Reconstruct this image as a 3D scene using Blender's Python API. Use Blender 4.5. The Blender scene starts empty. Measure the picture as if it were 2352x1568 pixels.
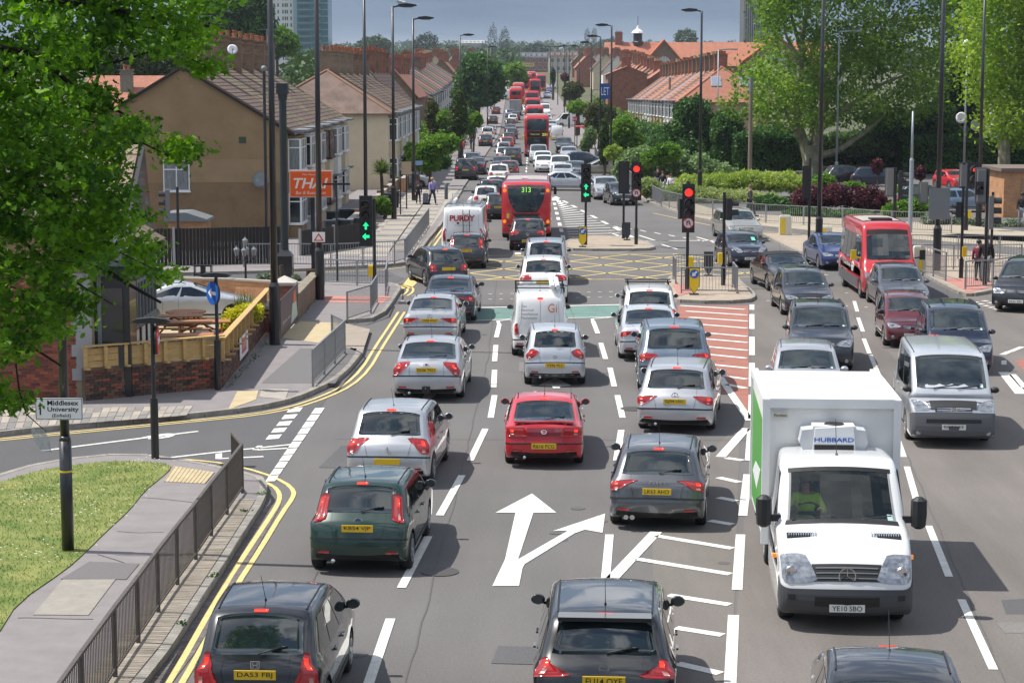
import bpy,math,random
import numpy as np
from mathutils import Vector,Matrix
random.seed(7); rng = np.random.default_rng(11)
SC = bpy.context.scene; COL = SC.collection
R = math.radians
F_,YH,HC,CX,CY = 4730.0,179.0,8.15,1176.0,784.0     # focal length in 2352-wide units, horizon row, camera height
PITCH = math.atan((CY - YH) / F_)
cd = bpy.data.cameras.new('camera'); cam = bpy.data.objects.new('camera',cd); COL.objects.link(cam)
cam.location = (0,0,HC); cam.rotation_euler = (math.pi / 2 - PITCH,0,0)
cd.sensor_width = 36; cd.lens = F_ / 2352 * 36; cd.clip_end = 12000; cd.clip_start = .5
SC.camera = cam
SUN_EL,SUN_AZ = 60.0,-82.0            # azimuth from +Y, clockwise
sdir = Vector((math.sin(R(SUN_AZ)) * math.cos(R(SUN_EL)),math.cos(R(SUN_AZ)) * math.cos(R(SUN_EL)),math.sin(R(SUN_EL))))
sd = bpy.data.lights.new('sun','SUN'); sd.energy = 4.9; sd.angle = R(.53); sd.color = (1,.955,.88)
so = bpy.data.objects.new('sun',sd); COL.objects.link(so); so.rotation_euler = sdir.to_track_quat('Z','Y').to_euler(); so.location = (0,0,60)
W = bpy.data.worlds.new('World'); SC.world = W; W.use_nodes = True
nt = W.node_tree; nt.nodes.clear(); N = nt.nodes.new; LK = nt.links.new
def nd(tree,typ,ins=None,**kw):
 n = tree.nodes.new(typ)
 for k,v in kw.items():setattr(n,k,v)
 for k,v in (ins or {}).items():
  s = n.inputs[k]
  if hasattr(v,'is_output') and v.is_output:tree.links.new(v,s)
  else:s.default_value = v
 return n
def mathn(t,op,a,b=0.0,clamp=False):
 return nd(t,'ShaderNodeMath',{0:a,1:b},operation=op,use_clamp=clamp).outputs[0]
def mixc(t,fac,a,b,mode='MIX'):
 n = t.nodes.new('ShaderNodeMix'); n.data_type = 'RGBA'; n.blend_type = mode
 for i,v in ((0,fac),(6,a),(7,b)):
  s = n.inputs[i]
  if hasattr(v,'is_output'):t.links.new(v,s)
  else:s.default_value = v if i == 0 else (v + (1,) if len(v) == 3 else v)
 return n.outputs[2]
sky = nd(nt,'ShaderNodeTexSky',sky_type='NISHITA',sun_disc=False,sun_elevation=R(SUN_EL),sun_rotation=R(SUN_AZ),altitude=30,air_density=1.1,dust_density=1.2,ozone_density=1.5)
tc = nd(nt,'ShaderNodeTexCoord'); sp = nd(nt,'ShaderNodeSeparateXYZ',{0:tc.outputs['Generated']})
zc = mathn(nt,'ADD',mathn(nt,'MAXIMUM',sp.outputs[2],0.0),.12)
cx = mathn(nt,'DIVIDE',sp.outputs[0],zc); cy = mathn(nt,'DIVIDE',sp.outputs[1],zc)
cv = nd(nt,'ShaderNodeCombineXYZ',{0:cx,1:cy,2:0.0}).outputs[0]
n1 = nd(nt,'ShaderNodeTexNoise',{'Vector':cv,'Scale':3.2,'Detail':9.0,'Roughness':.6,'Distortion':.35})
cm = nd(nt,'ShaderNodeMapRange',{0:n1.outputs[0],1:.45,2:.56}).outputs[0]
n2 = nd(nt,'ShaderNodeTexNoise',{'Vector':cv,'Scale':.6,'Detail':6.0,'Roughness':.55})
shade = nd(nt,'ShaderNodeMapRange',{0:n2.outputs[0],1:.35,2:.68}).outputs[0]
cloud = mixc(nt,shade,(2.6,3.1,3.9),(12.5,12.6,12.8))
skyc = mixc(nt,cm,sky.outputs[0],cloud)
hv = nd(nt,'ShaderNodeTexNoise',{'Vector':nd(nt,'ShaderNodeMapping',{'Vector':tc.outputs['Generated'],'Scale':(5,5,42)}).outputs[0],'Scale':1.0,'Detail':6.0,'Roughness':.55}).outputs[0]
bank = mixc(nt,nd(nt,'ShaderNodeMapRange',{0:hv,1:.32,2:.7}).outputs[0],(.98,1.5,2.35),(2.0,2.7,3.6))
pale = nd(nt,'ShaderNodeMapRange',{0:mathn(nt,'ADD',sp.outputs[2],mathn(nt,'MULTIPLY',hv,-.016)),1:.013,2:.0}).outputs[0]
bank = mixc(nt,pale,bank,(3.2,3.7,4.3))
up = nd(nt,'ShaderNodeMapRange',{0:sp.outputs[2],1:.08,2:.28}).outputs[0]
bg = nd(nt,'ShaderNodeBackground',{'Color':mixc(nt,up,bank,skyc),'Strength':.115})
LK(bg.outputs[0],nd(nt,'ShaderNodeOutputWorld').inputs[0])
vs = SC.view_settings; vs.view_transform = 'Standard'; vs.look = 'None'; vs.exposure = 0.22; vs.gamma = 1; vs.use_curve_mapping = False
SC.cycles.max_bounces = 5; SC.cycles.diffuse_bounces = 2; SC.cycles.glossy_bounces = 3; SC.cycles.transmission_bounces = 4; SC.cycles.transparent_max_bounces = 8
GP = ((0,0),(300,0),(345,.5),(400,1.8),(500,4.1),(600,5.6),(950,10.5),(2000,27),(5000,62),(9000,90))
def gz(y):
 if y <= 300:return 0.0
 for (a,za),(b,zb) in zip(GP,GP[1:]):
  if y <= b:return za + (zb - za) * (y - a) / (b - a)
 return GP[-1][1]
def G(x,y,z=0.0):
 a = (x - CX) / F_; b = -(y - CY) / F_
 t = (z - HC) / (-math.sin(PITCH) + b * math.cos(PITCH))
 return (a * t,(math.cos(PITCH) + b * math.sin(PITCH)) * t)
def XS(px,s):                      # a place on the road at apparent scale s (units per metre)
 y = (F_ / s - HC * math.sin(PITCH)) / math.cos(PITCH)
 return ((px - CX) / s,y)
def GG(pts,z=0.0):return [G(p[0],p[1],z) for p in pts]
MC = {}
def mat(name,col,rough=.6,metal=0.0,var=0.0,vs_=8.0,bump=0.0,bs=40.0,emis=None,es=1.0,coat=0.0,spec=.5,trans=0.0,col2=None,island=0.0,stretch=None,alpha=1.0,fine=0.0):
 if name in MC:return MC[name]
 m = bpy.data.materials.new(name); m.use_nodes = True; t = m.node_tree; p = t.nodes['Principled BSDF']
 p.inputs['Roughness'].default_value = rough; p.inputs['Metallic'].default_value = metal
 p.inputs['Specular IOR Level'].default_value = spec; p.inputs['Coat Weight'].default_value = coat; p.inputs['Coat Roughness'].default_value = .03
 if trans:p.inputs['Transmission Weight'].default_value = trans
 if alpha < 1:p.inputs['Alpha'].default_value = alpha
 c = tuple(col) + (1,)
 out = None
 if var or col2 or bump or fine:
  co = nd(t,'ShaderNodeTexCoord').outputs['Object']
  if stretch:co = nd(t,'ShaderNodeMapping',{'Vector':co,'Scale':stretch}).outputs[0]
 if var or col2:
  nz = nd(t,'ShaderNodeTexNoise',{'Vector':co,'Scale':vs_,'Detail':5.0,'Roughness':.6}).outputs[0]
  fac = nd(t,'ShaderNodeMapRange',{0:nz,1:.3,2:.7}).outputs[0]
  lo = tuple(max(0,v * (1 - var)) for v in col); hi = tuple(col2) if col2 else tuple(v * (1 + var) for v in col)
  out = mixc(t,fac,lo,hi)
 if fine:
  nf = nd(t,'ShaderNodeTexNoise',{'Vector':co,'Scale':bs,'Detail':3.0,'Roughness':.7}).outputs[0]
  g = nd(t,'ShaderNodeMapRange',{0:nf,1:.25,2:.75,3:1 - fine,4:1 + fine}).outputs[0]
  out = mixc(t,1.0,out if out is not None else c,nd(t,'ShaderNodeCombineXYZ',{0:g,1:g,2:g}).outputs[0],'MULTIPLY')
 if island:
  rp = nd(t,'ShaderNodeNewGeometry').outputs['Random Per Island']
  g = nd(t,'ShaderNodeMapRange',{0:rp,3:1 - island,4:1 + island}).outputs[0]
  out = mixc(t,1.0,out if out is not None else c,nd(t,'ShaderNodeCombineXYZ',{0:g,1:g,2:g}).outputs[0],'MULTIPLY')
 if out is not None:t.links.new(out,p.inputs['Base Color'])
 else:p.inputs['Base Color'].default_value = c
 if bump:
  nb = nd(t,'ShaderNodeTexNoise',{'Vector':co,'Scale':bs,'Detail':4.0}).outputs[0]
  t.links.new(nd(t,'ShaderNodeBump',{'Height':nb,'Strength':bump,'Distance':.02}).outputs[0],p.inputs['Normal'])
 if emis:p.inputs['Emission Color'].default_value = tuple(emis) + (1,); p.inputs['Emission Strength'].default_value = es
 MC[name] = m; return m
def asphalt(name,col,patch=.18,tint=(1,1,1)):
 m = mat(name,col,rough=.88,bump=.25,bs=60,spec=.3)
 t = m.node_tree; p = t.nodes['Principled BSDF']; co = nd(t,'ShaderNodeTexCoord').outputs['Object']
 a = nd(t,'ShaderNodeTexNoise',{'Vector':nd(t,'ShaderNodeMapping',{'Vector':co,'Scale':(.55,.06,1)}).outputs[0],'Scale':1.0,'Detail':5.0,'Roughness':.65}).outputs[0]
 b = nd(t,'ShaderNodeTexNoise',{'Vector':co,'Scale':22.0,'Detail':4.0,'Roughness':.85}).outputs[0]
 v = nd(t,'ShaderNodeTexVoronoi',{'Vector':co,'Scale':14.0},feature='F1').outputs['Distance']
 c = nd(t,'ShaderNodeTexNoise',{'Vector':co,'Scale':.22,'Detail':3.0}).outputs[0]
 f = mathn(t,'MULTIPLY',nd(t,'ShaderNodeMapRange',{0:a,1:.3,2:.7,3:1 - patch,4:1 + patch}).outputs[0],nd(t,'ShaderNodeMapRange',{0:b,1:.3,2:.7,3:.80,4:1.2}).outputs[0])
 f = mathn(t,'MULTIPLY',f,nd(t,'ShaderNodeMapRange',{0:c,1:.35,2:.65,3:.94,4:1.08}).outputs[0])
 s_ = nd(t,'ShaderNodeMapRange',{0:v,1:.03,2:.07,3:1.35,4:1.0}).outputs[0]
 f = mathn(t,'MULTIPLY',f,s_)
 t.links.new(mixc(t,1.0,tuple(col),nd(t,'ShaderNodeCombineXYZ',{0:f,1:f,2:f}).outputs[0],'MULTIPLY'),p.inputs['Base Color'])
 return m
def tilemat(name,c1,c2,mortar,sx,sy,rough=.85,ang=None,scale=1.0,vert=True,off=.5,msz=.06,bias=0.0):
 """brick / tile pattern for surfaces too far to tell the pieces apart; vert: uses (x+y, z)"""
 if name in MC:return MC[name]
 m = bpy.data.materials.new(name); m.use_nodes = True; t = m.node_tree; p = t.nodes['Principled BSDF']; p.inputs['Roughness'].default_value = rough
 co = nd(t,'ShaderNodeTexCoord').outputs['Object']; s = nd(t,'ShaderNodeSeparateXYZ',{0:co})
 if vert:co = nd(t,'ShaderNodeCombineXYZ',{0:mathn(t,'ADD',s.outputs[0],s.outputs[1]),1:s.outputs[2],2:0.0}).outputs[0]
 b = nd(t,'ShaderNodeTexBrick',{'Vector':co,'Color1':c1 + (1,),'Color2':c2 + (1,),'Mortar':mortar + (1,),'Scale':scale,'Mortar Size':msz * sy,'Brick Width':sx,'Row Height':sy,'Bias':bias},offset=off)
 nz = nd(t,'ShaderNodeTexNoise',{'Vector':co,'Scale':1.3,'Detail':6.0,'Roughness':.65}).outputs[0]
 g = nd(t,'ShaderNodeMapRange',{0:nz,1:.3,2:.7,3:.75,4:1.25}).outputs[0]
 t.links.new(mixc(t,1.0,b.outputs[0],nd(t,'ShaderNodeCombineXYZ',{0:g,1:g,2:g}).outputs[0],'MULTIPLY'),p.inputs['Base Color'])
 t.links.new(nd(t,'ShaderNodeBump',{'Height':b.outputs[1],'Strength':.4,'Distance':.02},invert=True).outputs[0],p.inputs['Normal'])
 MC[name] = m; return m
class MB:
 def __init__(s):s.v = []; s.f = []
 def add(s,vs,fs):
  o = len(s.v); s.v += [tuple(v) for v in vs]; s.f += [tuple(i + o for i in f) for f in fs]; return s
 def box(s,c,d,rz=0.0,rx=0.0,ry=0.0,taper=1.0):
  x,y,z = d[0] / 2,d[1] / 2,d[2] / 2
  vs = [Vector((sx * x * (taper if sz > 0 else 1),sy * y * (taper if sz > 0 else 1),sz * z)) for sz in (-1,1) for sy in (-1,1) for sx in (-1,1)]
  if rz or rx or ry:
   m = Matrix.Rotation(rz,3,'Z') @ Matrix.Rotation(ry,3,'Y') @ Matrix.Rotation(rx,3,'X'); vs = [m @ v for v in vs]
  c = Vector(c); vs = [v + c for v in vs]
  return s.add(vs,[(0,2,3,1),(4,5,7,6),(0,1,5,4),(1,3,7,5),(3,2,6,7),(2,0,4,6)])
 def tube(s,a,b,r1,r2=None,n=8,cap=True):
  a = Vector(a); b = Vector(b); r2 = r1 if r2 is None else r2; d = (b - a)
  if d.length < 1e-6:return s
  d.normalize(); u = d.orthogonal().normalized(); w = d.cross(u); o = []
  for p,r in ((a,r1),(b,r2)):
   for i in range(n):t = 2 * math.pi * i / n; o.append(p + (u * math.cos(t) + w * math.sin(t)) * r)
  fs = [(i,(i + 1) % n,n + (i + 1) % n,n + i) for i in range(n)]
  if cap:fs += [tuple(range(n - 1,-1,-1)),tuple(range(n,2 * n))]
  return s.add(o,fs)
 def path(s,pts,r,n=6,r2=None):
  for i in range(len(pts) - 1):
   k = len(pts) - 1; ra = r if r2 is None else r + (r2 - r) * i / k; rb = r if r2 is None else r + (r2 - r) * (i + 1) / k
   s.tube(pts[i],pts[i + 1],ra,rb,n)
  return s
 def lathe(s,prof,c=(0,0,0),ax='z',n=16,a0=0.0):
  o = []
  for (r,h) in prof:
   for i in range(n):
    t = 2 * math.pi * i / n + a0; x,y = r * math.cos(t),r * math.sin(t)
    p = (x,y,h) if ax == 'z' else ((h,x,y) if ax == 'x' else (x,h,y))
    o.append((p[0] + c[0],p[1] + c[1],p[2] + c[2]))
  fs = [(k * n + i,k * n + (i + 1) % n,(k + 1) * n + (i + 1) % n,(k + 1) * n + i) for k in range(len(prof) - 1) for i in range(n)]
  fs += [tuple(range(n - 1,-1,-1)),tuple((len(prof) - 1) * n + i for i in range(n))]
  return s.add(o,fs)
 def prism(s,pts,z0,z1,hole=None):
  n = len(pts); a = sum(pts[i][0] * pts[(i + 1) % n][1] - pts[(i + 1) % n][0] * pts[i][1] for i in range(n))
  if a < 0:pts = pts[::-1]
  return s.add([(x,y,z0) for x,y in pts] + [(x,y,z1) for x,y in pts],[tuple(range(n - 1,-1,-1)),tuple(range(n,2 * n))] + [(i,(i + 1) % n,n + (i + 1) % n,n + i) for i in range(n)])
 def flat(s,pts,z):
  n = len(pts); a = sum(pts[i][0] * pts[(i + 1) % n][1] - pts[(i + 1) % n][0] * pts[i][1] for i in range(n))
  if a < 0:pts = pts[::-1]
  return s.add([(x,y,z) for x,y in pts],[tuple(range(n))])
 def extr(s,poly,d,org=(0,0,0),ex=(1,0,0),ey=(0,0,1)):
  """polygon in plane (ex, ey) at org, extruded by vector d"""
  ex = Vector(ex); ey = Vector(ey); org = Vector(org); d = Vector(d); n = len(poly)
  p = [org + ex * a + ey * b for a,b in poly]
  return s.add(p + [q + d for q in p],[tuple(range(n - 1,-1,-1)),tuple(range(n,2 * n))] + [(i,(i + 1) % n,n + (i + 1) % n,n + i) for i in range(n)])
 def strip(s,pts,w,z,off=0.0):
  """flat painted line of width w along pts"""
  L = offset(pts,off - w / 2); Q = offset(pts,off + w / 2)
  n = len(pts); return s.add([(x,y,z) for x,y in L] + [(x,y,z) for x,y in Q],[(i,i + 1,n + i + 1,n + i)[::-1] for i in range(n - 1)])
 def mesh(s,name='m',smooth=False):
  m = bpy.data.meshes.new(name); m.from_pydata(s.v,[],s.f)
  if smooth:m.polygons.foreach_set('use_smooth',[True] * len(m.polygons))
  m.update(); return m
def offset(pts,d):
 o = []
 for i,p in enumerate(pts):
  a = pts[max(i - 1,0)]; b = pts[min(i + 1,len(pts) - 1)]; dx,dy = b[0] - a[0],b[1] - a[1]; l = math.hypot(dx,dy) or 1
  o.append((p[0] + dy / l * d,p[1] - dx / l * d))
 return o
def smoothline(pts,it=2):
 for _ in range(it):
  o = [pts[0]]
  for a,b in zip(pts,pts[1:]):
   o += [(a[0] * .75 + b[0] * .25,a[1] * .75 + b[1] * .25),(a[0] * .25 + b[0] * .75,a[1] * .25 + b[1] * .75)]
  pts = o + [pts[-1]]
 return pts
def resamp(pts,step):
 o = [pts[0]]; need = step
 for a,b in zip(pts,pts[1:]):
  l = math.hypot(b[0] - a[0],b[1] - a[1]); pos = 0.0
  while l - pos >= need:
   pos += need; o.append((a[0] + (b[0] - a[0]) * pos / l,a[1] + (b[1] - a[1]) * pos / l)); need = step
  need -= l - pos
 return o
def link(name,mesh,m=None,parent=None,loc=None,rz=None,**props):
 o = bpy.data.objects.new(name,mesh); COL.objects.link(o)
 if m is not None:
  if mesh is not None and len(mesh.materials) == 0:mesh.materials.append(m)
  elif mesh is not None and mesh.materials[0] != m:o.material_slots[0].link = 'OBJECT'; o.material_slots[0].material = m
 if parent:o.parent = parent
 if loc:o.location = loc
 if rz is not None:o.rotation_euler = (0,0,rz)
 for k,v in props.items():o[k] = v
 return o
def thing(name,label,cat,loc=(0,0,0),rz=0.0,group=None,mesh=None,m=None):
 o = link(name,mesh,m,None,loc,rz); o['label'] = label; o['category'] = cat
 if group:o['group'] = group
 return o
def part(name,mb,m,parent,smooth=False,**kw):
 return link(name,mb.mesh(name,smooth) if isinstance(mb,MB) else mb,m,parent,**kw)
def struct(name,mb,m,smooth=False,kind='structure'):
 o = link(name,mb.mesh(name,smooth) if isinstance(mb,MB) else mb,m); o['kind'] = kind; return o
def npmesh(name,V,Fs,smooth=False):
 """V (n,3), Fs (m,k) arrays -> mesh"""
 m = bpy.data.meshes.new(name); k = Fs.shape[1]; m.vertices.add(len(V)); m.vertices.foreach_set('co',V.astype(np.float32).ravel())
 m.loops.add(Fs.size); m.loops.foreach_set('vertex_index',Fs.astype(np.int32).ravel())
 m.polygons.add(len(Fs)); m.polygons.foreach_set('loop_start',np.arange(0,Fs.size,k,dtype=np.int32)); m.polygons.foreach_set('loop_total',np.full(len(Fs),k,dtype=np.int32))
 if smooth:m.polygons.foreach_set('use_smooth',np.ones(len(Fs),dtype=bool))
 m.update(calc_edges=True); return m
TXT = {}
def textmesh(s,shear=0.0,bold=0.0):
 k = (s,shear,bold)
 if k not in TXT:
  c = bpy.data.curves.new('t','FONT'); c.body = s; c.align_x = 'CENTER'; c.align_y = 'CENTER'; c.size = 1; c.shear = shear; c.offset = bold; c.resolution_u = 3
  o = bpy.data.objects.new('t',c); m = evalmesh([o],o)
  co = np.empty(len(m.vertices) * 3,dtype=np.float32); m.vertices.foreach_get('co',co); co = co.reshape(-1,3)
  if len(co):co[:,0] -= (co[:,0].min() + co[:,0].max()) / 2; co[:,1] -= (co[:,1].min() + co[:,1].max()) / 2; TXT[k] = (co.copy(),[tuple(p.vertices) for p in m.polygons])
  bpy.data.meshes.remove(m)
 return TXT[k]
def text(s,w,h,org,ex,ey,m,parent,name='lettering',shear=0.0,bold=0.0,**kw):
 """lettering fitted in w x h in the plane (ex, ey)"""
 co,fs = textmesh(s,shear,bold); sx = w / max(1e-6,np.ptp(co[:,0])); sy = h / max(1e-6,np.ptp(co[:,1]))
 ex = np.array(ex,float); ey = np.array(ey,float); V = np.array(org,float) + co[:,:1] * sx * ex + co[:,1:2] * sy * ey
 b = MB(); b.add([tuple(v) for v in V],fs); return part(name,b,m,parent,**kw)
ASPH = asphalt('asphalt_road',(.130,.124,.122),.10)
ASPHD = asphalt('asphalt_dark',(.096,.096,.1),.10)
PAVE = mat('pavement_tarmac',(.215,.195,.195),.9,var=.1,vs_=2,bump=.15,bs=80,fine=.14)
SLAB = mat('concrete_slab',(.34,.31,.27),.9,var=.12,vs_=4,bump=.1,bs=60,fine=.1)
SLABY = mat('buff_paving',(.44,.36,.22),.9,var=.12,vs_=3,bump=.1,bs=60,fine=.1)
KERB = mat('kerb_granite',(.27,.25,.22),.85,var=.22,vs_=5,bump=.2,bs=50,fine=.15)
PAVERB = mat('brick_pavers',(.33,.27,.21),.9,var=.18,vs_=3,island=.18,fine=.12)
WHITE = mat('road_paint_white',(.66,.65,.61),.8,var=.12,vs_=3,fine=.2,bs=30)
YEL = mat('road_paint_yellow',(.62,.48,.19),.75,var=.12,vs_=5,fine=.15,bs=25)
REDS = mat('red_surfacing',(.30,.125,.095),.92,var=.12,vs_=1.5,fine=.2,bs=25)
GREENS = mat('green_surfacing',(.12,.21,.185),.92,var=.14,vs_=1.5,fine=.15,bs=25)
REDT = mat('red_tactile',(.42,.19,.16),.9,var=.1,vs_=3,fine=.15)
STEEL = mat('galvanised_steel',(.30,.31,.32),.5,.55,var=.12,vs_=6)
BROWNST = mat('brown_painted_steel',(.105,.09,.08),.6,.2,var=.18,vs_=6)
BLACK = mat('black_paint',(.012,.013,.016),.35,coat=.3)
BLACKM = mat('black_plastic',(.018,.018,.02),.55)
RUBBER = mat('tyre_rubber',(.017,.017,.018),.8)
GREYM = mat('grey_metal_pole',(.33,.37,.41),.5,.35,var=.06)
WOODP = mat('weathered_pole',(.20,.16,.12),.9,var=.25,vs_=5,stretch=(1,1,.1))
TIMBER = mat('pale_timber',(.50,.33,.13),.75,var=.15,vs_=5,stretch=(1,1,4),fine=.1)
PICNIC = mat('stained_wood',(.40,.165,.06),.6,var=.2,vs_=6,fine=.1)
DARKW = mat('black_fence_wood',(.016,.014,.013),.75,var=.3,vs_=6,stretch=(1,1,.1))
CREAM = mat('cream_render',(.60,.51,.36),.9,var=.08,vs_=1,fine=.07)
WHITER = mat('white_render',(.70,.68,.64),.85,var=.07,vs_=1,fine=.05)
BUFF = mat('brown_pebbledash',(.30,.20,.105),.95,var=.16,vs_=.7,bump=.4,bs=60,fine=.3)
UPVC = mat('white_window_frame',(.80,.80,.80),.35)
BRICKR = tilemat('red_brickwork',(.235,.085,.055),(.30,.115,.07),(.34,.24,.17),.225,.075)
BRICKB = tilemat('brown_brickwork',(.14,.085,.05),(.22,.13,.08),(.30,.25,.19),.225,.075,bias=.1)
BRICKO = tilemat('orange_brickwork',(.40,.19,.08),(.50,.25,.12),(.42,.34,.25),.225,.075)
TILEBR = mat('brown_roof_tile',(.125,.085,.068),.85,var=.3,vs_=1.1,island=.22,fine=.2)
TILEBR2 = mat('grey_brown_roof_tile',(.125,.10,.078),.85,var=.32,vs_=1.3,island=.2,col2=(.19,.15,.09),fine=.2)
TILERED = tilemat('red_clay_tiles',(.34,.135,.08),(.40,.18,.11),(.12,.055,.04),.33,.30,vert=True,msz=.16)
TILEOR = tilemat('orange_clay_tiles',(.40,.16,.08),(.46,.21,.11),(.15,.06,.04),.33,.30,vert=True,msz=.16)
TILEPL = mat('plain_red_tiles',(.34,.145,.095),.9,var=.14,vs_=2.5,fine=.15,bs=10)
TILEDK = tilemat('dark_brown_tiles',(.15,.085,.06),(.2,.115,.08),(.05,.035,.03),.33,.34,vert=True,msz=.14)
TERRA = mat('terracotta_pot',(.32,.12,.06),.8,var=.2,vs_=3)
POTCREAM = mat('cream_pot',(.52,.40,.24),.8,var=.1)
LEAD = mat('lead_flashing',(.20,.21,.23),.6,.2,var=.2)
WIN = mat('window_glass',(.03,.04,.045),.06,spec=.8,var=.6,vs_=.9)
CURT = mat('net_curtain_glass',(.20,.22,.22),.12,spec=.7,var=.35,vs_=6,stretch=(3,3,.4))
GLASS = mat('vehicle_glass',(.010,.017,.019),.03,spec=.9,var=.5,vs_=1.8,coat=.4)
GLASSF = mat('windscreen_glass',(.018,.026,.028),.03,spec=.85,var=.55,vs_=2.2,coat=.4)
CHROME = mat('chrome',(.75,.76,.78),.12,1.0)
ALLOY = mat('alloy_rim',(.45,.46,.48),.32,.8)
REDL = mat('red_lamp_glass',(.27,.006,.008),.10,coat=1,emis=(1,.02,.01),es=.04)
REDON = mat('lit_brake_lamp',(.8,.02,.01),.2,emis=(1,.05,.02),es=.9)
AMBER = mat('amber_lamp',(.8,.25,.02),.2,emis=(1,.3,.02),es=.5)
CLEARL = mat('clear_lamp_glass',(.30,.32,.35),.08,.5,coat=1,var=.4,vs_=14)
PLATY = mat('yellow_number_plate',(.78,.50,.02),.4)
PLATW = mat('white_number_plate',(.72,.72,.68),.4)
INK = mat('black_ink',(.01,.01,.01),.5)
BLUE = mat('sign_blue',(.02,.12,.48),.4)
WSIGN = mat('sign_white',(.78,.79,.8),.4)
RSIGN = mat('sign_red',(.60,.03,.03),.4)
YSIGN = mat('sign_yellow',(.80,.55,.01),.4)
GSIGN = mat('sign_back_grey',(.20,.22,.23),.6,.3)
HIVIS = mat('hivis_yellow',(.45,.85,.03),.6)
SKIN = mat('skin',(.45,.25,.17),.55)
SKIND = mat('skin_dark',(.16,.08,.05),.55)
# ================================================================ vehicles
def paint(n,c,metal=.0,rough=.28):
 return mat('paint_' + n,c,rough,metal,coat=1.0,spec=.5,fine=.03,bs=400)
PT = dict(silver=paint('silver',(.50,.51,.53),.6,.33),silverw=paint('silver_pale',(.60,.62,.65),.5,.33),white=paint('white',(.80,.80,.79)),black=paint('black',(.010,.011,.014)),
  navy=paint('navy',(.012,.018,.04),.2),dgrey=paint('dark_grey',(.035,.038,.045),.5),grey=paint('grey',(.11,.115,.13),.6),green=paint('dark_green',(.008,.035,.026),.2),
  red=paint('red',(.50,.018,.028)),maroon=paint('maroon',(.13,.022,.03),.4),blue=paint('blue',(.02,.04,.15),.4),gold=paint('pale_gold',(.42,.40,.34),.6,.33),
  bluegrey=paint('blue_grey',(.16,.21,.27),.5),bus=paint('bus_red',(.52,.012,.02),rough=.32),brown=paint('brown',(.10,.075,.06),.5),lblue=paint('light_blue',(.22,.32,.45),.5),busw=paint('bus_grey',(.30,.29,.27),rough=.6))
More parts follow.
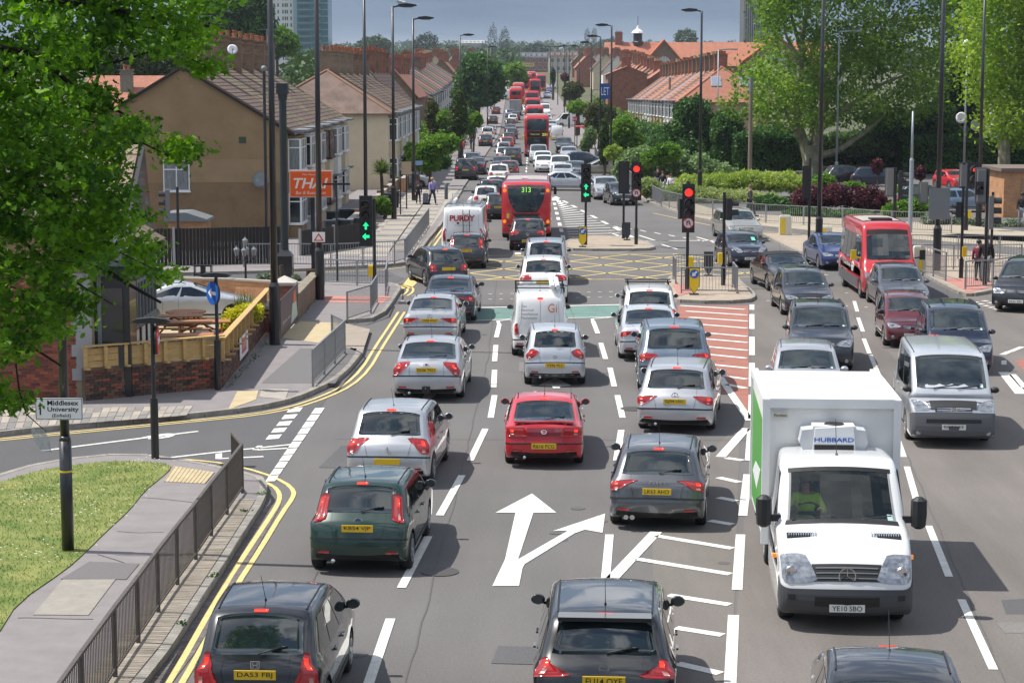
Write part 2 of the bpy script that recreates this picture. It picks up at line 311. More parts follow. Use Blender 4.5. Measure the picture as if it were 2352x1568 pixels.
class Body:
 """closed silhouette (y, z) with a width law; P(t, q) gives the surface"""
 def __init__(s,L,Wd,H,pts,zb,tum=.17,rt=.10,re=.17,bow=.07,crown=.035,spine=.28,N=88,it=2,sz=.5,endt=.05):
  s.L,s.W,s.H,s.zb,s.tum,s.rt,s.re,s.bow,s.crown,s.sp,s.sz,s.endt = L,Wd,H,zb,tum,rt,re,bow,crown,spine,sz,endt
  P = [Vector(p) for p in pts]
  for _ in range(it):
   o = []
   for a,b in zip(P,P[1:] + P[:1]):o += [a * .78 + b * .22,a * .22 + b * .78]
   P = o
  cum = [0.0]
  for a,b in zip(P,P[1:] + P[:1]):cum.append(cum[-1] + (b - a).length)
  T = cum[-1]; Q = P + [P[0]]; E = []; k = 0
  for i in range(N):
   d = T * i / N
   while cum[k + 1] < d:k += 1
   f = (d - cum[k]) / max(1e-9,cum[k + 1] - cum[k]); E.append(Q[k].lerp(Q[k + 1],f))
  s.E = E; s.N = N
  s.imax = max(range(N),key=lambda i:E[i].y if True else 0)
 def e(s,t):
  x = (t % 1.0) * s.N; i = int(x); f = x - i; return s.E[i % s.N].lerp(s.E[(i + 1) % s.N],f)
 def n(s,t):
  d = s.e(t + .5 / s.N) - s.e(t - .5 / s.N); v = Vector((-d.y,d.x)); return v.normalized()
 def w(s,y,z):
  w = s.W / 2
  if z < .5:w -= .045 * ((.5 - z) / .5) ** 2
  k = max(0.0,(z - s.zb) / (s.H - s.zb)); u = min(1,abs(y) / (s.L / 2))
  sm = min(1,max(0,(z - s.zb + .06) / .10)); sm = sm * sm * (3 - 2 * sm)
  return w - sm * .025 * (s.tum > .05) - s.tum * k - s.endt * u ** 4 - (.05 * u * u * sm if s.tum > .05 else 0)
 def P(s,t,q,off=0.0):
  sg = -1 if q < 0 else 1; q = abs(q); E = s.e(t); n = s.n(t); v = min(1,abs(n.x)) ** 2
  r = s.rt * (1 - v) + s.re * v
  if E.y < .3:r = min(r,.06)
  c = s.crown * (1 - v) + s.bow * v
  if E.y < .3 and n.y < -.6:c = 0
  S = Vector((max(-s.sp * s.L,min(s.sp * s.L,E.x)),s.sz)); d = (S - E); D = d.length; d = d / D
  if q <= 1:
   p = E + n * (off + c * (1 - q * q)); x = q * (s.w(E.x,E.y) - r)
  elif q <= 2:
   a = (q - 1) * math.pi / 2; p = E + d * r * (1 - math.cos(a)) + n * off * math.cos(a); x = s.w(p.x,p.y) - r + r * math.sin(a) + off * math.sin(a)
  else:
   p = E + d * (r + (D * .88 - r) * (q - 2)); x = s.w(p.x,p.y) + off
  return (sg * x,p.x,p.y)
 def find(s,val,where):
  """t at height val on the rear / front, or at length val on top"""
  E = s.E; N = s.N
  tops = [i for i in range(N)]
  if where == 'rear':
   for i in range(N):
    if E[i].y <= val <= E[(i + 1) % N].y and E[i].x < s.L * .25:return (i + (val - E[i].y) / max(1e-6,E[(i + 1) % N].y - E[i].y)) / N
  if where == 'front':
   for i in range(N):
    if E[i].y >= val > E[(i + 1) % N].y and E[i].x > -s.L * .1:return (i + (E[i].y - val) / max(1e-6,E[i].y - E[(i + 1) % N].y)) / N
  if where == 'top':
   for i in range(N):
    a,b = E[i],E[(i + 1) % N]
    if a.x <= val <= b.x and a.y > s.zb * .6:return (i + (val - a.x) / max(1e-6,b.x - a.x)) / N
  return 0.3
 def body_mb(s,Q=(0,.35,.7,1,1.34,1.67,2,2.12,2.3,2.55,2.8,3.0)):
  qs = [-q for q in reversed(Q) if q > 0] + list(Q); b = MB(); n = len(qs)
  vs = [s.P(i / s.N,q) for i in range(s.N) for q in qs]
  fs = [(i * n + j,((i + 1) % s.N) * n + j,((i + 1) % s.N) * n + j + 1,i * n + j + 1)[::-1] for i in range(s.N) for j in range(n - 1)]
  fs.append(tuple(i * n for i in range(s.N))[::-1]); fs.append(tuple(i * n + n - 1 for i in range(s.N)))
  return b.add(vs,fs)
 def patch(s,t0,t1,q0,q1,off=.006,nt=7,nq=9,rnd=0.0,skew=(0,0),th=.012):
  """panel over the skin; skew changes q extents from bottom to top"""
  if t1 < t0:t1 += 1
  vs = []
  for i in range(nt):
   u = i / (nt - 1)
   for j in range(nq):
    v = j / (nq - 1); a,c = q0(u) if callable(q0) else (q0 + skew[0] * u,q1 + skew[1] * u); q = a + (c - a) * v
    uu = u
    if rnd:e = abs(2 * v - 1) ** 6 * rnd; uu = u + (e if u < .5 else -e) * (abs(2 * u - 1))
    vs.append(s.P(t0 + (t1 - t0) * uu,q,off))
  fs = [(i * nq + j,(i + 1) * nq + j,(i + 1) * nq + j + 1,i * nq + j + 1)[::-1] for i in range(nt - 1) for j in range(nq - 1)]
  b = MB(); b.add(vs,fs); rim = [j for j in range(nq)] + [i * nq + nq - 1 for i in range(1,nt)] + [(nt - 1) * nq + j for j in range(nq - 2,-1,-1)] + [i * nq for i in range(nt - 2,0,-1)]
  m = len(vs); low = []
  c = Vector(vs[len(vs) // 2])
  for k in rim:
   i,j = divmod(k,nq); u,v = i / (nt - 1),j / (nq - 1); a,cc = q0(u) if callable(q0) else (q0 + skew[0] * u,q1 + skew[1] * u)
   uu = u
   if rnd:e = abs(2 * v - 1) ** 6 * rnd; uu = u + (e if u < .5 else -e) * (abs(2 * u - 1))
   low.append(s.P(t0 + (t1 - t0) * uu,a + (cc - a) * v,off - th))
  k = len(rim); b.v += low; b.f += [(rim[i],rim[(i + 1) % k],m + (i + 1) % k,m + i) for i in range(k)]
  return b
 def side(s,quad,sgn,off=.005,nu=5,nv=4,xlim=9):
  """pane on the flank: quad (y,z) bottom-rear, bottom-front, top-front, top-rear"""
  q = [Vector(p) for p in quad]; vs = []
  for i in range(nv):
   for j in range(nu):
    u,v = j / (nu - 1),i / (nv - 1); p = q[0].lerp(q[1],u).lerp(q[3].lerp(q[2],u),v); vs.append((sgn * (s.w(p.x,p.y) + off),p.x,p.y))
  return MB().add(vs,[(i * nu + j,i * nu + j + 1,(i + 1) * nu + j + 1,(i + 1) * nu + j)[::sgn] for i in range(nv - 1) for j in range(nu - 1)])
def wheel_mesh(r,w,spokes=5):
 t = MB(); t.lathe([(r * .62,-w / 2),(r * .93,-w / 2),(r,-w / 2 + .03),(r,w / 2 - .03),(r * .93,w / 2),(r * .62,w / 2)],ax='x',n=24)
 m = MB(); m.lathe([(r * .64,w / 2 - .02),(r * .64,w / 2 + .008),(r * .58,w / 2 + .008),(r * .56,w / 2 - .02)],ax='x',n=24)
 for k in range(spokes):
  a = 2 * math.pi * k / spokes; c,s_ = math.cos(a),math.sin(a); d = Vector((0,c,s_)); p = Vector((0,-s_,c)) * r * .10
  base = Vector((w / 2 - .012,0,0)); o = []
  for rr,f in ((.08,1.0),(.6,.8)):
   for sg in (-1,1):o.append(base + d * r * rr + p * sg * f);
  for v in list(o):o.append(v + Vector((.018,0,0)))
  m.add(o,[(4,6,7,5),(0,2,6,4),(1,5,7,3),(0,4,5,1),(2,3,7,6)])
 m.lathe([(r * .16,w / 2 - .01),(r * .14,w / 2 + .012)],ax='x',n=10)
 return t.mesh('tyre',True),m.mesh('rim'),None
TMP = bpy.data.scenes.new('tmp')
def evalmesh(objs_,o):
 for q in objs_:TMP.collection.objects.link(q)
 vl = TMP.view_layers[0]; vl.update(); m = bpy.data.meshes.new_from_object(o.evaluated_get(vl.depsgraph))
 for q in objs_:bpy.data.objects.remove(q)
 return m
def boolcut(me,wells,r):
 o = bpy.data.objects.new('b',me); cs = [o]
 for (y,x,wd) in wells:
  co = bpy.data.objects.new('c',MB().lathe([(r,-.28),(r,.28)],(x,y,r * .86),'x',22).mesh('c')); cs.append(co)
  md = o.modifiers.new('b','BOOLEAN'); md.object = co; md.operation = 'DIFFERENCE'; md.solver = 'EXACT'
 m = evalmesh(cs,o); m.name = 'body'; return m
def car_outline(L,H,g):
 r,f = -L / 2,L / 2; zb = g['bump']; dk = g['deck']
 p = [(r + .22,.20),(r + .05,.26),(r,.40),(r,zb),(r + .035,zb + .03)]
 if g.get('boot'):p += [(r + .05,dk - .08),(r + .10,dk),(r + g['rg0'] - .02,dk + .025)]
 else:p += [(r + .06,dk - .12),(r + g['rg0'],dk)]
 p += [(r + g['rg1'],H - .055),(r + g['rg1'] + .30,H - .012),(0 - .2,H),(f - g['ws1'] - .35,H - .025),(f - g['ws1'],H - .085),(f - g['ws0'],g['cowl']),(f - .62,g['nose'] + .07),(f - .22,g['nose'] - .01),(f - .07,g['nose'] - .12),(f,.50),(f - .01,.34),(f - .10,.24),(f - .3,.20)]
 return p
BT = {}
def G_(L,W,H,**k):
 g = dict(bump=.58,deck=.92,rg0=.16,rg1=.55,ws1=1.75,ws0=1.02,cowl=.98,nose=.78,wb=L * .61,wr=.31,zb=.90,tum=.17,rov=.62,tl=(.62,.88,.70,1.35),hl=(.62,.76,.55,1.5),plz=.72,plf=.42)
 g.update(k); g.update(L=L,W=W,H=H); g['tum'] *= .72; return g
SPEC = dict(
 jazz=G_(3.85,1.675,1.52,rg0=.10,rg1=.50,ws0=.75,ws1=1.6,cowl=1.02,wr=.29,deck=.98,bump=.60,tl=(.64,1.06,.74,1.6),plz=.82,tum=.20,tls='tall'),
 qq=G_(4.38,1.806,1.59,rg0=.24,rg1=.55,ws0=1.0,ws1=1.75,cowl=1.08,nose=.9,deck=1.10,bump=.72,zb=1.0,wb=2.64,wr=.36,tl=(.92,1.12,.56,1.75),plz=.90,tum=.26,tls='boom'),
 p307=G_(4.2,1.75,1.51,rg0=.26,rg1=.62,deck=.98,bump=.62,tl=(.70,.98,.58,1.7),plz=.56,tum=.21,tls='wedge'),
 a3=G_(4.3,1.785,1.42,rg0=.20,rg1=.66,deck=.95,bump=.58,tl=(.74,.90,.50,1.7),plz=.74,tum=.27,tls='blade',wb=2.63,rov=.75),
 mondeo=G_(4.73,1.81,1.43,boot=1,deck=1.0,rg0=.62,rg1=1.40,ws0=1.15,ws1=1.95,wb=2.75,tl=(.70,1.0,.60,1.6),plz=.84,tum=.24,rov=1.0,bump=.66,tls='wedge'),
 yaris=G_(3.64,1.66,1.50,rg0=.10,rg1=.36,ws0=.80,ws1=1.5,cowl=1.02,wr=.29,deck=.99,bump=.62,tl=(.74,1.0,.72,1.6),plz=.58,tum=.19,tls='round'),
 merc=G_(4.85,1.82,1.48,rg0=.26,rg1=.70,ws0=1.2,ws1=1.95,wb=2.85,deck=.98,tl=(.70,.88,.56,1.75),plz=.78,tum=.23,rov=1.0,tls='wedge'),
 clc=G_(4.45,1.73,1.40,boot=1,deck=1.0,rg0=.50,rg1=1.45,ws0=1.15,ws1=2.0,wb=2.7,tl=(.72,.87,.48,1.7),plz=.80,tum=.28,rov=.9,tls='wedge'),
 touareg=G_(4.75,1.93,1.70,rg0=.18,rg1=.62,ws0=1.1,ws1=1.85,cowl=1.12,nose=.93,deck=1.10,bump=.70,zb=1.04,wb=2.85,wr=.38,tl=(.86,1.06,.56,1.7),plz=.72,hl=(.74,.92,.52,1.5),tum=.22,rov=.9,tls='round'),
 golf=G_(4.2,1.76,1.48,rg0=.18,rg1=.52,deck=.98,bump=.60,tl=(.74,.96,.60,1.65),plz=.48,tum=.22,tls='round'),
 a4=G_(4.7,1.83,1.43,boot=1,deck=.99,rg0=.62,rg1=1.45,ws0=1.15,ws1=2.0,wb=2.8,tl=(.74,.89,.46,1.7),plz=.74,tum=.26,rov=1.0,tls='blade'),
 hatch=G_(4.1,1.70,1.46),small=G_(3.7,1.62,1.48,rg0=.10,rg1=.42,ws0=.85,ws1=1.5,cowl=1.0,wr=.29,tl=(.66,.92,.72,1.4),tum=.19),
 tallh=G_(3.85,1.69,1.52,rg0=.10,rg1=.55,ws0=.75,ws1=1.6,cowl=1.02,wr=.29,deck=.98,tl=(.66,1.02,.80,1.4),plz=.84,tum=.16),
 focus=G_(4.17,1.70,1.45,rg0=.22,rg1=.62,deck=.96,tl=(.88,1.28,.86,1.55),plz=.80,tum=.19,bump=.60),
 saloon=G_(4.6,1.80,1.43,boot=1,deck=.98,rg0=.72,rg1=1.35,ws0=1.15,ws1=1.95,wb=2.72,tl=(.68,.92,.66,1.5),plz=.80,tum=.21,rov=.95),
 coupe=G_(4.35,1.73,1.38,boot=1,deck=.97,rg0=.62,rg1=1.5,ws0=1.15,ws1=2.0,wb=2.7,tl=(.66,.86,.60,1.5),plz=.77,tum=.25,rov=.9),
 lift=G_(4.2,1.695,1.34,boot=1,deck=.92,rg0=.32,rg1=1.15,ws0=1.15,ws1=1.95,wb=2.6,tl=(.70,.86,.54,1.55),plz=.50,tum=.23,bump=.52,rov=.85),
 estate=G_(4.8,1.82,1.48,rg0=.18,rg1=.62,ws0=1.2,ws1=1.95,wb=2.8,deck=.98,tl=(.68,.92,.62,1.45),plz=.80,tum=.2,rov=1.0),
 suv=G_(4.6,1.84,1.70,rg0=.14,rg1=.62,ws0=1.1,ws1=1.85,cowl=1.12,nose=.93,deck=1.08,bump=.68,zb=1.02,wb=2.7,wr=.36,tl=(.80,1.02,.64,1.45),plz=.92,hl=(.74,.92,.52,1.5),plf=.55,tum=.19,rov=.9),
 cross=G_(4.38,1.81,1.60,rg0=.20,rg1=.52,ws0=1.0,ws1=1.75,cowl=1.08,nose=.9,deck=1.08,bump=.66,zb=.98,wb=2.64,wr=.35,tl=(.86,1.04,.60,1.6),plz=.82,hl=(.74,.90,.55,1.5),tum=.2),
 mpv=G_(4.6,1.84,1.72,rg0=.10,rg1=.38,ws0=.75,ws1=1.7,cowl=1.1,nose=.88,deck=1.05,bump=.62,zb=1.0,wb=2.9,wr=.32,tl=(.80,1.15,.80,1.4),plz=.85,hl=(.66,.84,.52,1.5),tum=.17),
 cabrio=G_(4.55,1.78,1.38,boot=1,deck=.97,rg0=.55,rg1=1.35,ws0=1.35,ws1=2.0,wb=2.65,tl=(.7,.9,.66,1.5),tum=.22),
 mini=G_(3.7,1.69,1.41,rg0=.12,rg1=.36,ws0=1.1,ws1=1.55,cowl=1.0,nose=.86,deck=.95,tum=.13,wr=.31,hl=(.66,.86,.50,1.1),tl=(.66,.86,.72,1.3)),
 t5=G_(4.9,1.90,1.99,rg0=.06,rg1=.28,ws0=.42,ws1=1.35,cowl=1.22,nose=1.0,deck=1.15,bump=.6,zb=1.12,wb=3.0,wr=.34,tl=(.8,1.2,.85,1.4),hl=(.84,1.03,.60,1.5),plf=.50,tum=.13,van=1),
 nv=G_(4.4,1.695,1.88,rg0=.04,rg1=.16,ws0=.65,ws1=1.35,cowl=1.15,nose=.95,deck=1.1,bump=.5,zb=1.0,wb=2.7,wr=.31,tl=(.66,1.0,.90,1.3),plz=.72,tum=.10,van=2),
 ducato=G_(5.6,2.05,2.30,rg0=.04,rg1=.14,ws0=.5,ws1=1.3,cowl=1.35,nose=1.1,deck=1.2,bump=.5,zb=1.25,wb=3.6,wr=.34,tl=(.75,1.35,.90,1.25),plz=.62,tum=.07,van=2),
 transit=G_(5.2,1.97,2.25,rg0=.04,rg1=.14,ws0=.8,ws1=1.5,cowl=1.3,nose=1.05,deck=1.2,bump=.5,zb=1.2,wb=3.3,wr=.34,tl=(.75,1.3,.90,1.25),tum=.08,van=2))
def build_type(k,far):
 key = (k,far)
 if key in BT:return BT[key]
 g = SPEC[k]; L,Wd,H = g['L'],g['W'],g['H']; r,f = -L / 2,L / 2; van = g.get('van',0)
 B = Body(L,Wd,H,car_outline(L,H,g),g['zb'],g['tum'],rt=.085,re=.15 if not van else .10,N=52 if far else 96)
 ra = r + g['rov'] * (1.0 if 'rov' in g else 1); fa = ra + g['wb']; parts = []; A = parts.append
 me = B.body_mb((0,.5,1,1.5,2,2.3,3.0) if far else (0,.35,.7,1,1.34,1.67,2,2.12,2.3,2.55,2.8,3.0)).mesh('body',True)
 try:me = boolcut(me,[(y,sx * (Wd / 2 - .05),0) for y in (ra,fa) for sx in (-1,1)],g['wr'] + .055)
 except Exception as e:print('bool',k,e)
 me.polygons.foreach_set('use_smooth',[True] * len(me.polygons))
 try:me.set_sharp_from_angle(angle=R(35))
 except Exception:pass
 A(('body',me,'PAINT',None))
 tr0 = B.find(g['deck'] + .035,'rear'); tr1 = B.find(H - .085,'rear'); tw0 = B.find(g['cowl'] + .035,'front'); tw1 = B.find(H - .10,'front')
 P = lambda n,mb,m,par=None,smooth=True:A((n,mb.mesh(n,smooth),m,par))
 if k == 'cabrio':
  roof = B.patch(B.find(H - .06,'rear') - .10,B.find(f - g['ws1'] - .1,'top'),-1.9,1.9,.012,9,15); P('fabric_roof',roof,mat('black_canvas',(.015,.015,.017),.9))
 if van != 2:
  P('rear_window',B.patch(tr0,tr1,-1.04,1.04,.004,rnd=.07,nq=13),GLASS)
  if not far:
   P('wiper',MB().path([B.P(tr0,.05,.03),B.P(tr0 + (tr1 - tr0) * .18,.55,.02),B.P(tr0 + (tr1 - tr0) * .2,.68,.02)],.011,5),BLACKM)
 P('windscreen',B.patch(tw1,tw0,-1.02,1.02,.004,rnd=.05,nq=13),GLASSF)
 if not far:
  wp = MB()
  for q0,q1 in ((.55,-.15),(-.15,-.8)):wp.path([B.P(tw0,q0,.02),B.P(tw0 - (tw0 - tw1) * .08,q1,.018)],.011,5)
  P('wiper',wp,BLACKM)
  P('tax_disc',B.patch(tw0 - (tw0 - tw1) * .14,tw0 - (tw0 - tw1) * .04,-.90,-.82,.008,2,2),mat('paper_disc',(.45,.62,.6),.6))
 zw = g['zb'] + .035; zt = H - .135; yA0 = f - g['ws0'] - .16; yA1 = f - g['ws1'] - .10; yC0 = r + g['rg0'] + .30; yC1 = r + g['rg1'] + .22
 if g.get('boot'):yC0 = r + g['rg0'] + .22
 def seg(a,b): # a..b fraction of the daylight opening
  y0b = yC0 + (yA0 - yC0) * a; y1b = yC0 + (yA0 - yC0) * b; y0t = yC1 + (yA1 - yC1) * a; y1t = yC1 + (yA1 - yC1) * b; return [(y0b,zw),(y1b,zw),(y1t,zt),(y0t,zt)]
 panes = ((.0,.42),(.47,1.0)) if (k in ('hatch','small','mini','coupe','cabrio','focus','lift')) else ((.0,.25),(.28,.58),(.61,1.0))
 if van == 2:panes = ((.72,1.0),)
 if k == 'focus':panes = ((0,.14),(.17,.52),(.56,1.0))
 for sg in (-1,1):
  for a,b in panes:P('side_window',B.side(seg(a,b),sg),GLASS)
  fr = -1 if sg < 0 else 1
  mm = MB(); mx,my,mz = fr * (B.w(yA0,zw) + .095),yA0 - .12,zw + .075
  mm.lathe([(.02,.085),(.065,.075),(.085,.03),(.088,-.04),(.08,-.05)],(0,0,0),'y',12,math.pi / 12)
  mm.v = [(mx + a * 1.12,my + b * .8,mz + c * .80) for a,b,c in mm.v]; mm.tube((fr * (B.w(yA0,zw) - .03),yA0 - .09,zw + .0),(mx - fr * .03,my,mz - .03),.022)
  P('wing_mirror',mm,'PAINT' if k not in ('hatch','nv','ducato','transit','t5','small') else BLACKM,None,True)
  if not far:A(('mirror_glass',MB().lathe([(.070,0),(.070,.004)],(0,0,0),'y',12).mesh('mirror_glass'),WIN,len(parts) - 1,(mx,my - .043,mz),0))
  for (y,nm) in ((ra,'w'),(fa,'w')):
   A(('wheel',(k,'tyre'),RUBBER,None,(fr * (Wd / 2 - .115),y,g['wr']),0 if fr > 0 else math.pi)); A(('rim',(k,'rim'),ALLOY,len(parts) - 1))
  z0,z1,q0,q1 = g['tl']; ts = g.get('tls','box'); wq = q1 - q0
  fi = {'box':lambda u:(q0 + .06 * u,q1),'tall':lambda u:(q0 + wq * .38 * u ** 1.3,q1 - .15 * u),'wedge':lambda u:(q0 + wq * .34 * (1 - u) ** 1.2,q1),'round':lambda u:(q0 + wq * .30 * abs(2 * u - 1) ** 2.5,q1 - wq * .1 * abs(2 * u - 1) ** 2),'blade':lambda u:(q0 + wq * .42 * (1 - u),q1 - .1 * u),'boom':lambda u:(q0 + wq * .5 * u ** .8,q1 - .05 * (1 - u))}[ts]
  qf = (lambda u:fi(u)) if sg > 0 else (lambda u:(-fi(u)[1],-fi(u)[0]))
  P('tail_light',B.patch(B.find(z0,'rear'),B.find(z1,'rear'),qf,0,.012,4 if far else 9,4 if far else 9,rnd=.08),'TAIL')
  ti = len(parts) - 1
  if not far:
   zz = z0 + (z1 - z0) * .28; a0 = q0 + (q1 - q0) * .42; a1 = q0 + (q1 - q0) * .66
   P('lamp_lens',B.patch(B.find(z0 + .03,'rear'),B.find(zz + .02,'rear'),min(sg * a0,sg * a1),max(sg * a0,sg * a1),.018,3,4),mat('pale_lens',(.55,.25,.22),.2,coat=1),ti)
   P('brake_lamp',B.patch(B.find(z0 + (z1 - z0) * .55,'rear'),B.find(z0 + (z1 - z0) * .85,'rear'),min(sg * a0,sg * a1),max(sg * a0,sg * a1),.018,3,4),REDON,ti)
  z0,z1,q0,q1 = g['hl']; fh = lambda u:(q0 + (q1 - q0) * .36 * (1 - u) ** 1.5,q1 - .2 * u); hf = (lambda u:fh(u)) if sg > 0 else (lambda u:(-fh(u)[1],-fh(u)[0]))
  P('headlight',B.patch(B.find(z1,'front'),B.find(z0,'front'),hf,0,.010,4 if far else 7,5 if far else 9,rnd=.12),CLEARL)
  hi = len(parts) - 1
  if not far:
   h = Vector(B.P(B.find((z0 + z1) / 2,'front'),sg * (q0 + .35),.012)); P('reflector',MB().lathe([(.055,.0),(.05,.018),(.02,.01)],tuple(h),'y',14),CHROME,hi)
 if far:
  P('number_plate',MB().box((0,r - B.bow - .01,g['plz']),(.5,.03,.12)),PLATY,None,False); return BT.setdefault(key,(parts,g,B,ra,fa))
 gp = MB(); tb = B.find(g['bump'] + .0,'rear')
 for a,c in ((B.patch(tb,tb + .0035,-2.0,2.0,.004,2,21,th=.004)),0),:gp.add(a.v,a.f)
 for sg in (-1,1):
  q = .60 if van != 2 else .9; h = B.patch(B.find(g['bump'] + .02,'rear'),tr0 if van != 2 else B.find(H - .12,'rear'),sg * q - .004,sg * q + .004,.004,8,2,skew=(sg * .14 if van != 2 else 0,) * 2,th=.004); gp.add(h.v,h.f)
  for yy in ((yC0 + (yA0 - yC0) * .45),yA0 + .04,ra + .42):
   b_ = B.side([(yy - .004,.32),(yy + .004,.32),(yy + .004,zw - .03),(yy - .004,zw - .03)],sg,.003,2,6); gp.add(b_.v,b_.f)
  b_ = B.side([(ra + .4,.30),(fa - .38,.30),(fa - .38,.36),(ra + .4,.36)],sg,.004,6,2); gp.add(b_.v,b_.f)
 if van == 2:
  h = B.patch(B.find(g['bump'] + .02,'rear'),B.find(H - .1,'rear'),-.006,.006,.004,10,2,th=.004); gp.add(h.v,h.f)
 tf = B.find(g['nose'] - .02,'front'); h = B.patch(tf - .004,tf,-1.0,1.0,.004,2,15,th=.004); gp.add(h.v,h.f)
 P('panel_gap',gp,INK,None,False); parts[-1] = parts[-1] + ((0,0,0),0)
 for sg in (-1,1):
  dh = MB()
  for yy in (yC0 + (yA0 - yC0) * (.36),yC0 + (yA0 - yC0) * .62):dh.box((sg * (B.w(yy,.84) + .012),yy,g['zb'] - .09),(.03,.17,.028))
  P('door_handle',dh,'PAINT',None,False)
 for sg in (-1,1):P('rear_reflector',B.patch(B.find(.385,'rear'),B.find(.425,'rear'),.72 if sg > 0 else -1.0,1.0 if sg > 0 else -.72,.008,2,3),REDL)
 P('lower_bumper',B.patch(B.find(.25,'rear'),B.find(.37,'rear'),-1.15,1.15,.006,3,11),BLACKM)
 P('exhaust',MB().tube((-Wd * .24,r + .22,.27),(-Wd * .24,r - .03,.25),.035,n=10),CHROME)
 gr = MB(); t0,t1 = B.find(g['nose'] - .11,'front'),B.find(g['nose'] - .20,'front')
 P('grille',B.patch(t0,t1,-.5,.5,.008,3,7),BLACKM); gi = len(parts) - 1
 sl = MB()
 for i in range(3):
  t = t0 + (t1 - t0) * (.2 + .3 * i); h = B.patch(t,t + (t1 - t0) * .1,-.46,.46,.016,2,7); sl.add(h.v,h.f)
 P('grille_bar',sl,CHROME,gi,False)
 P('air_intake',B.patch(B.find(.40,'front'),B.find(.28,'front'),-.7,.7,.007,3,9),BLACKM)
 for sg in (-1,1):
  c = B.P(B.find(.36,'front'),sg * .95,.01); P('fog_lamp',MB().lathe([(.055,-.01),(.05,.012),(.02,.008)],c,'y',12),CLEARL)
 if van != 2:P('high_brake_light',B.patch(tr1 + .002,tr1 + .008,-.16,.16,.008,2,5),'HBL')
 yt = r + g['rg1'] + .5
 P('aerial',MB().tube((0,yt - .1,H - .02),(0,yt - .12,H + .04),.025,.012).tube((0,yt - .12,H + .03),(0,yt - .45,H + .42),.0055,.003,5),BLACKM,None,False)
 rs = MB()
 for sg in (-1,1):
  pt = [B.P(B.find(y,'top'),sg * 1.02,.006) for y in np.linspace(yt - .35,f - g['ws1'] - .25,8)]; rs.path(pt,.012 if k not in ('suv','estate','mpv') else .03,5)
 P('roof_rail' if k in ('suv','estate','mpv') else 'roof_seam',rs,BLACKM if k != 'estate' else STEEL,None,False)
 return BT.setdefault(key,(parts,g,B,ra,fa))
def add_parts(root,parts,wheels,pm,extra):
 objs = []
 for p in parts:
  name,me,m,par = p[:4]
  if isinstance(me,tuple):me = wheels[0] if me[1] == 'tyre' else wheels[1]
  if isinstance(m,str):m = pm if m == 'PAINT' else extra.get(m)
  o = link(name,me,m,objs[par] if par is not None else root)
  if len(p) > 4:o.location = p[4]; o.rotation_euler = (0,0,p[5])
  if name in ('panel_gap','roof_seam','roof_rail'):o['kind'] = 'stuff'
  objs.append(o)
 return objs
WH = {}
def plate(root,txt,y,z,front,B=None,sc=1.0,tilt=0.0):
 d = 1 if front else -1; pl = part('number_plate',MB().box((0,y + d * .005,z),(.52 * sc,.02,.115 * sc)),PLATW if front else PLATY,root)
 if txt:text(txt,.44 * sc,.075 * sc,(0,y + d * .018,z),(-d,0,0) if front else (1,0,0),(0,0,1),INK,pl,'plate_lettering',bold=.006)
 return pl
def badge(root,kind,y,z,front,s=1.0):
 d = 1 if front else -1; c = (0,y + d * .01,z); b = MB()
 def ring(cx,cz,r,w=.008,sx=1.0,n=18):
  o = []
  for k in range(n):
   a = 2 * math.pi * k / n
   for rr,yy in ((r + w,0),(r - w,0),(r - w,d * .012),(r + w,d * .012)):o.append((cx + rr * sx * math.cos(a),y + yy + d * .01,cz + rr * math.sin(a)))
  b.add(o,[(4 * k + j,4 * k + (j + 1) % 4,4 * ((k + 1) % n) + (j + 1) % 4,4 * ((k + 1) % n) + j) for k in range(n) for j in range(4)])
 r = .055 * s; bar = lambda x0,z0,x1,z1,w=.008:b.tube((x0,y + d * .016,z0),(x1,y + d * .016,z1),w,n=4)
 if kind == 'rings':
  for i in range(4):ring((i - 1.5) * .062 * s,z,.042 * s,.006)
 elif kind == 'oval':ring(0,z,.035 * s,.005,2.0); part('badge_field',MB().lathe([(.034 * s,0),(.034 * s,.004)],(0,y + d * .01,z),'y',16),BLUE,root)
 elif kind == 'H':
  for sx in (-1,1):bar(sx * r * .9,z - r * .8,sx * r,z + r * .8); bar(sx * r * .45,z - r * .6,sx * r * .5,z + r * .6)
  bar(-r,z + r * .85,r,z + r * .85); bar(-r * .9,z - r * .85,r * .9,z - r * .85); bar(-r * .5,z,r * .5,z)
 elif kind == 'bar':ring(0,z,r,.008); b.box((0,y + d * .02,z),(r * 2.6,.01,r * .45))
 elif kind == 'star':
  ring(0,z,r * 1.3,.008)
  for a in (90,210,330):bar(0,z,r * 1.25 * math.cos(R(a)),z + r * 1.25 * math.sin(R(a)),.009)
 elif kind == 'vw':
  ring(0,z,r * 1.25,.008)
  for sx in (-1,1):bar(sx * r * .45,z + r * 1.0,0,z + r * .15,.008); bar(sx * r * 1.1,z + r * .4,sx * r * .5,z - r * .95,.008); bar(0,z + r * .05,sx * r * .5,z - r * .95,.008)
 elif kind == 'lion':
  b.extr([(-.3,-1),(-.05,-.1),(-.7,.1),(-.55,.35),(0,.3),(-.3,.9),(.25,1),(.5,.5),(.3,.1),(.7,-.2),(.5,-1),(.25,-1),(.2,-.4),(.05,-1)],(0,d * .012,0),(0,y + d * .008,z),(r * .9,0,0),(0,0,r * .9))
 elif kind == 'wing':ring(0,z,.04 * s,.006,1.3); bar(-.04 * s,z + .01,0,z - .008,.006); bar(.04 * s,z + .01,0,z - .008,.006)
 elif kind == 'L':ring(0,z,.045 * s,.006,1.4); bar(.0,z + .03,-.02,z - .02,.006); bar(-.02,z - .02,.03,z - .02,.006)
 elif kind == 'dots':ring(0,z,.034 * s,.006,1.5); ring(0,z,.034 * s,.005,.6)
 part('badge',b,CHROME,root)
CARN = [0]
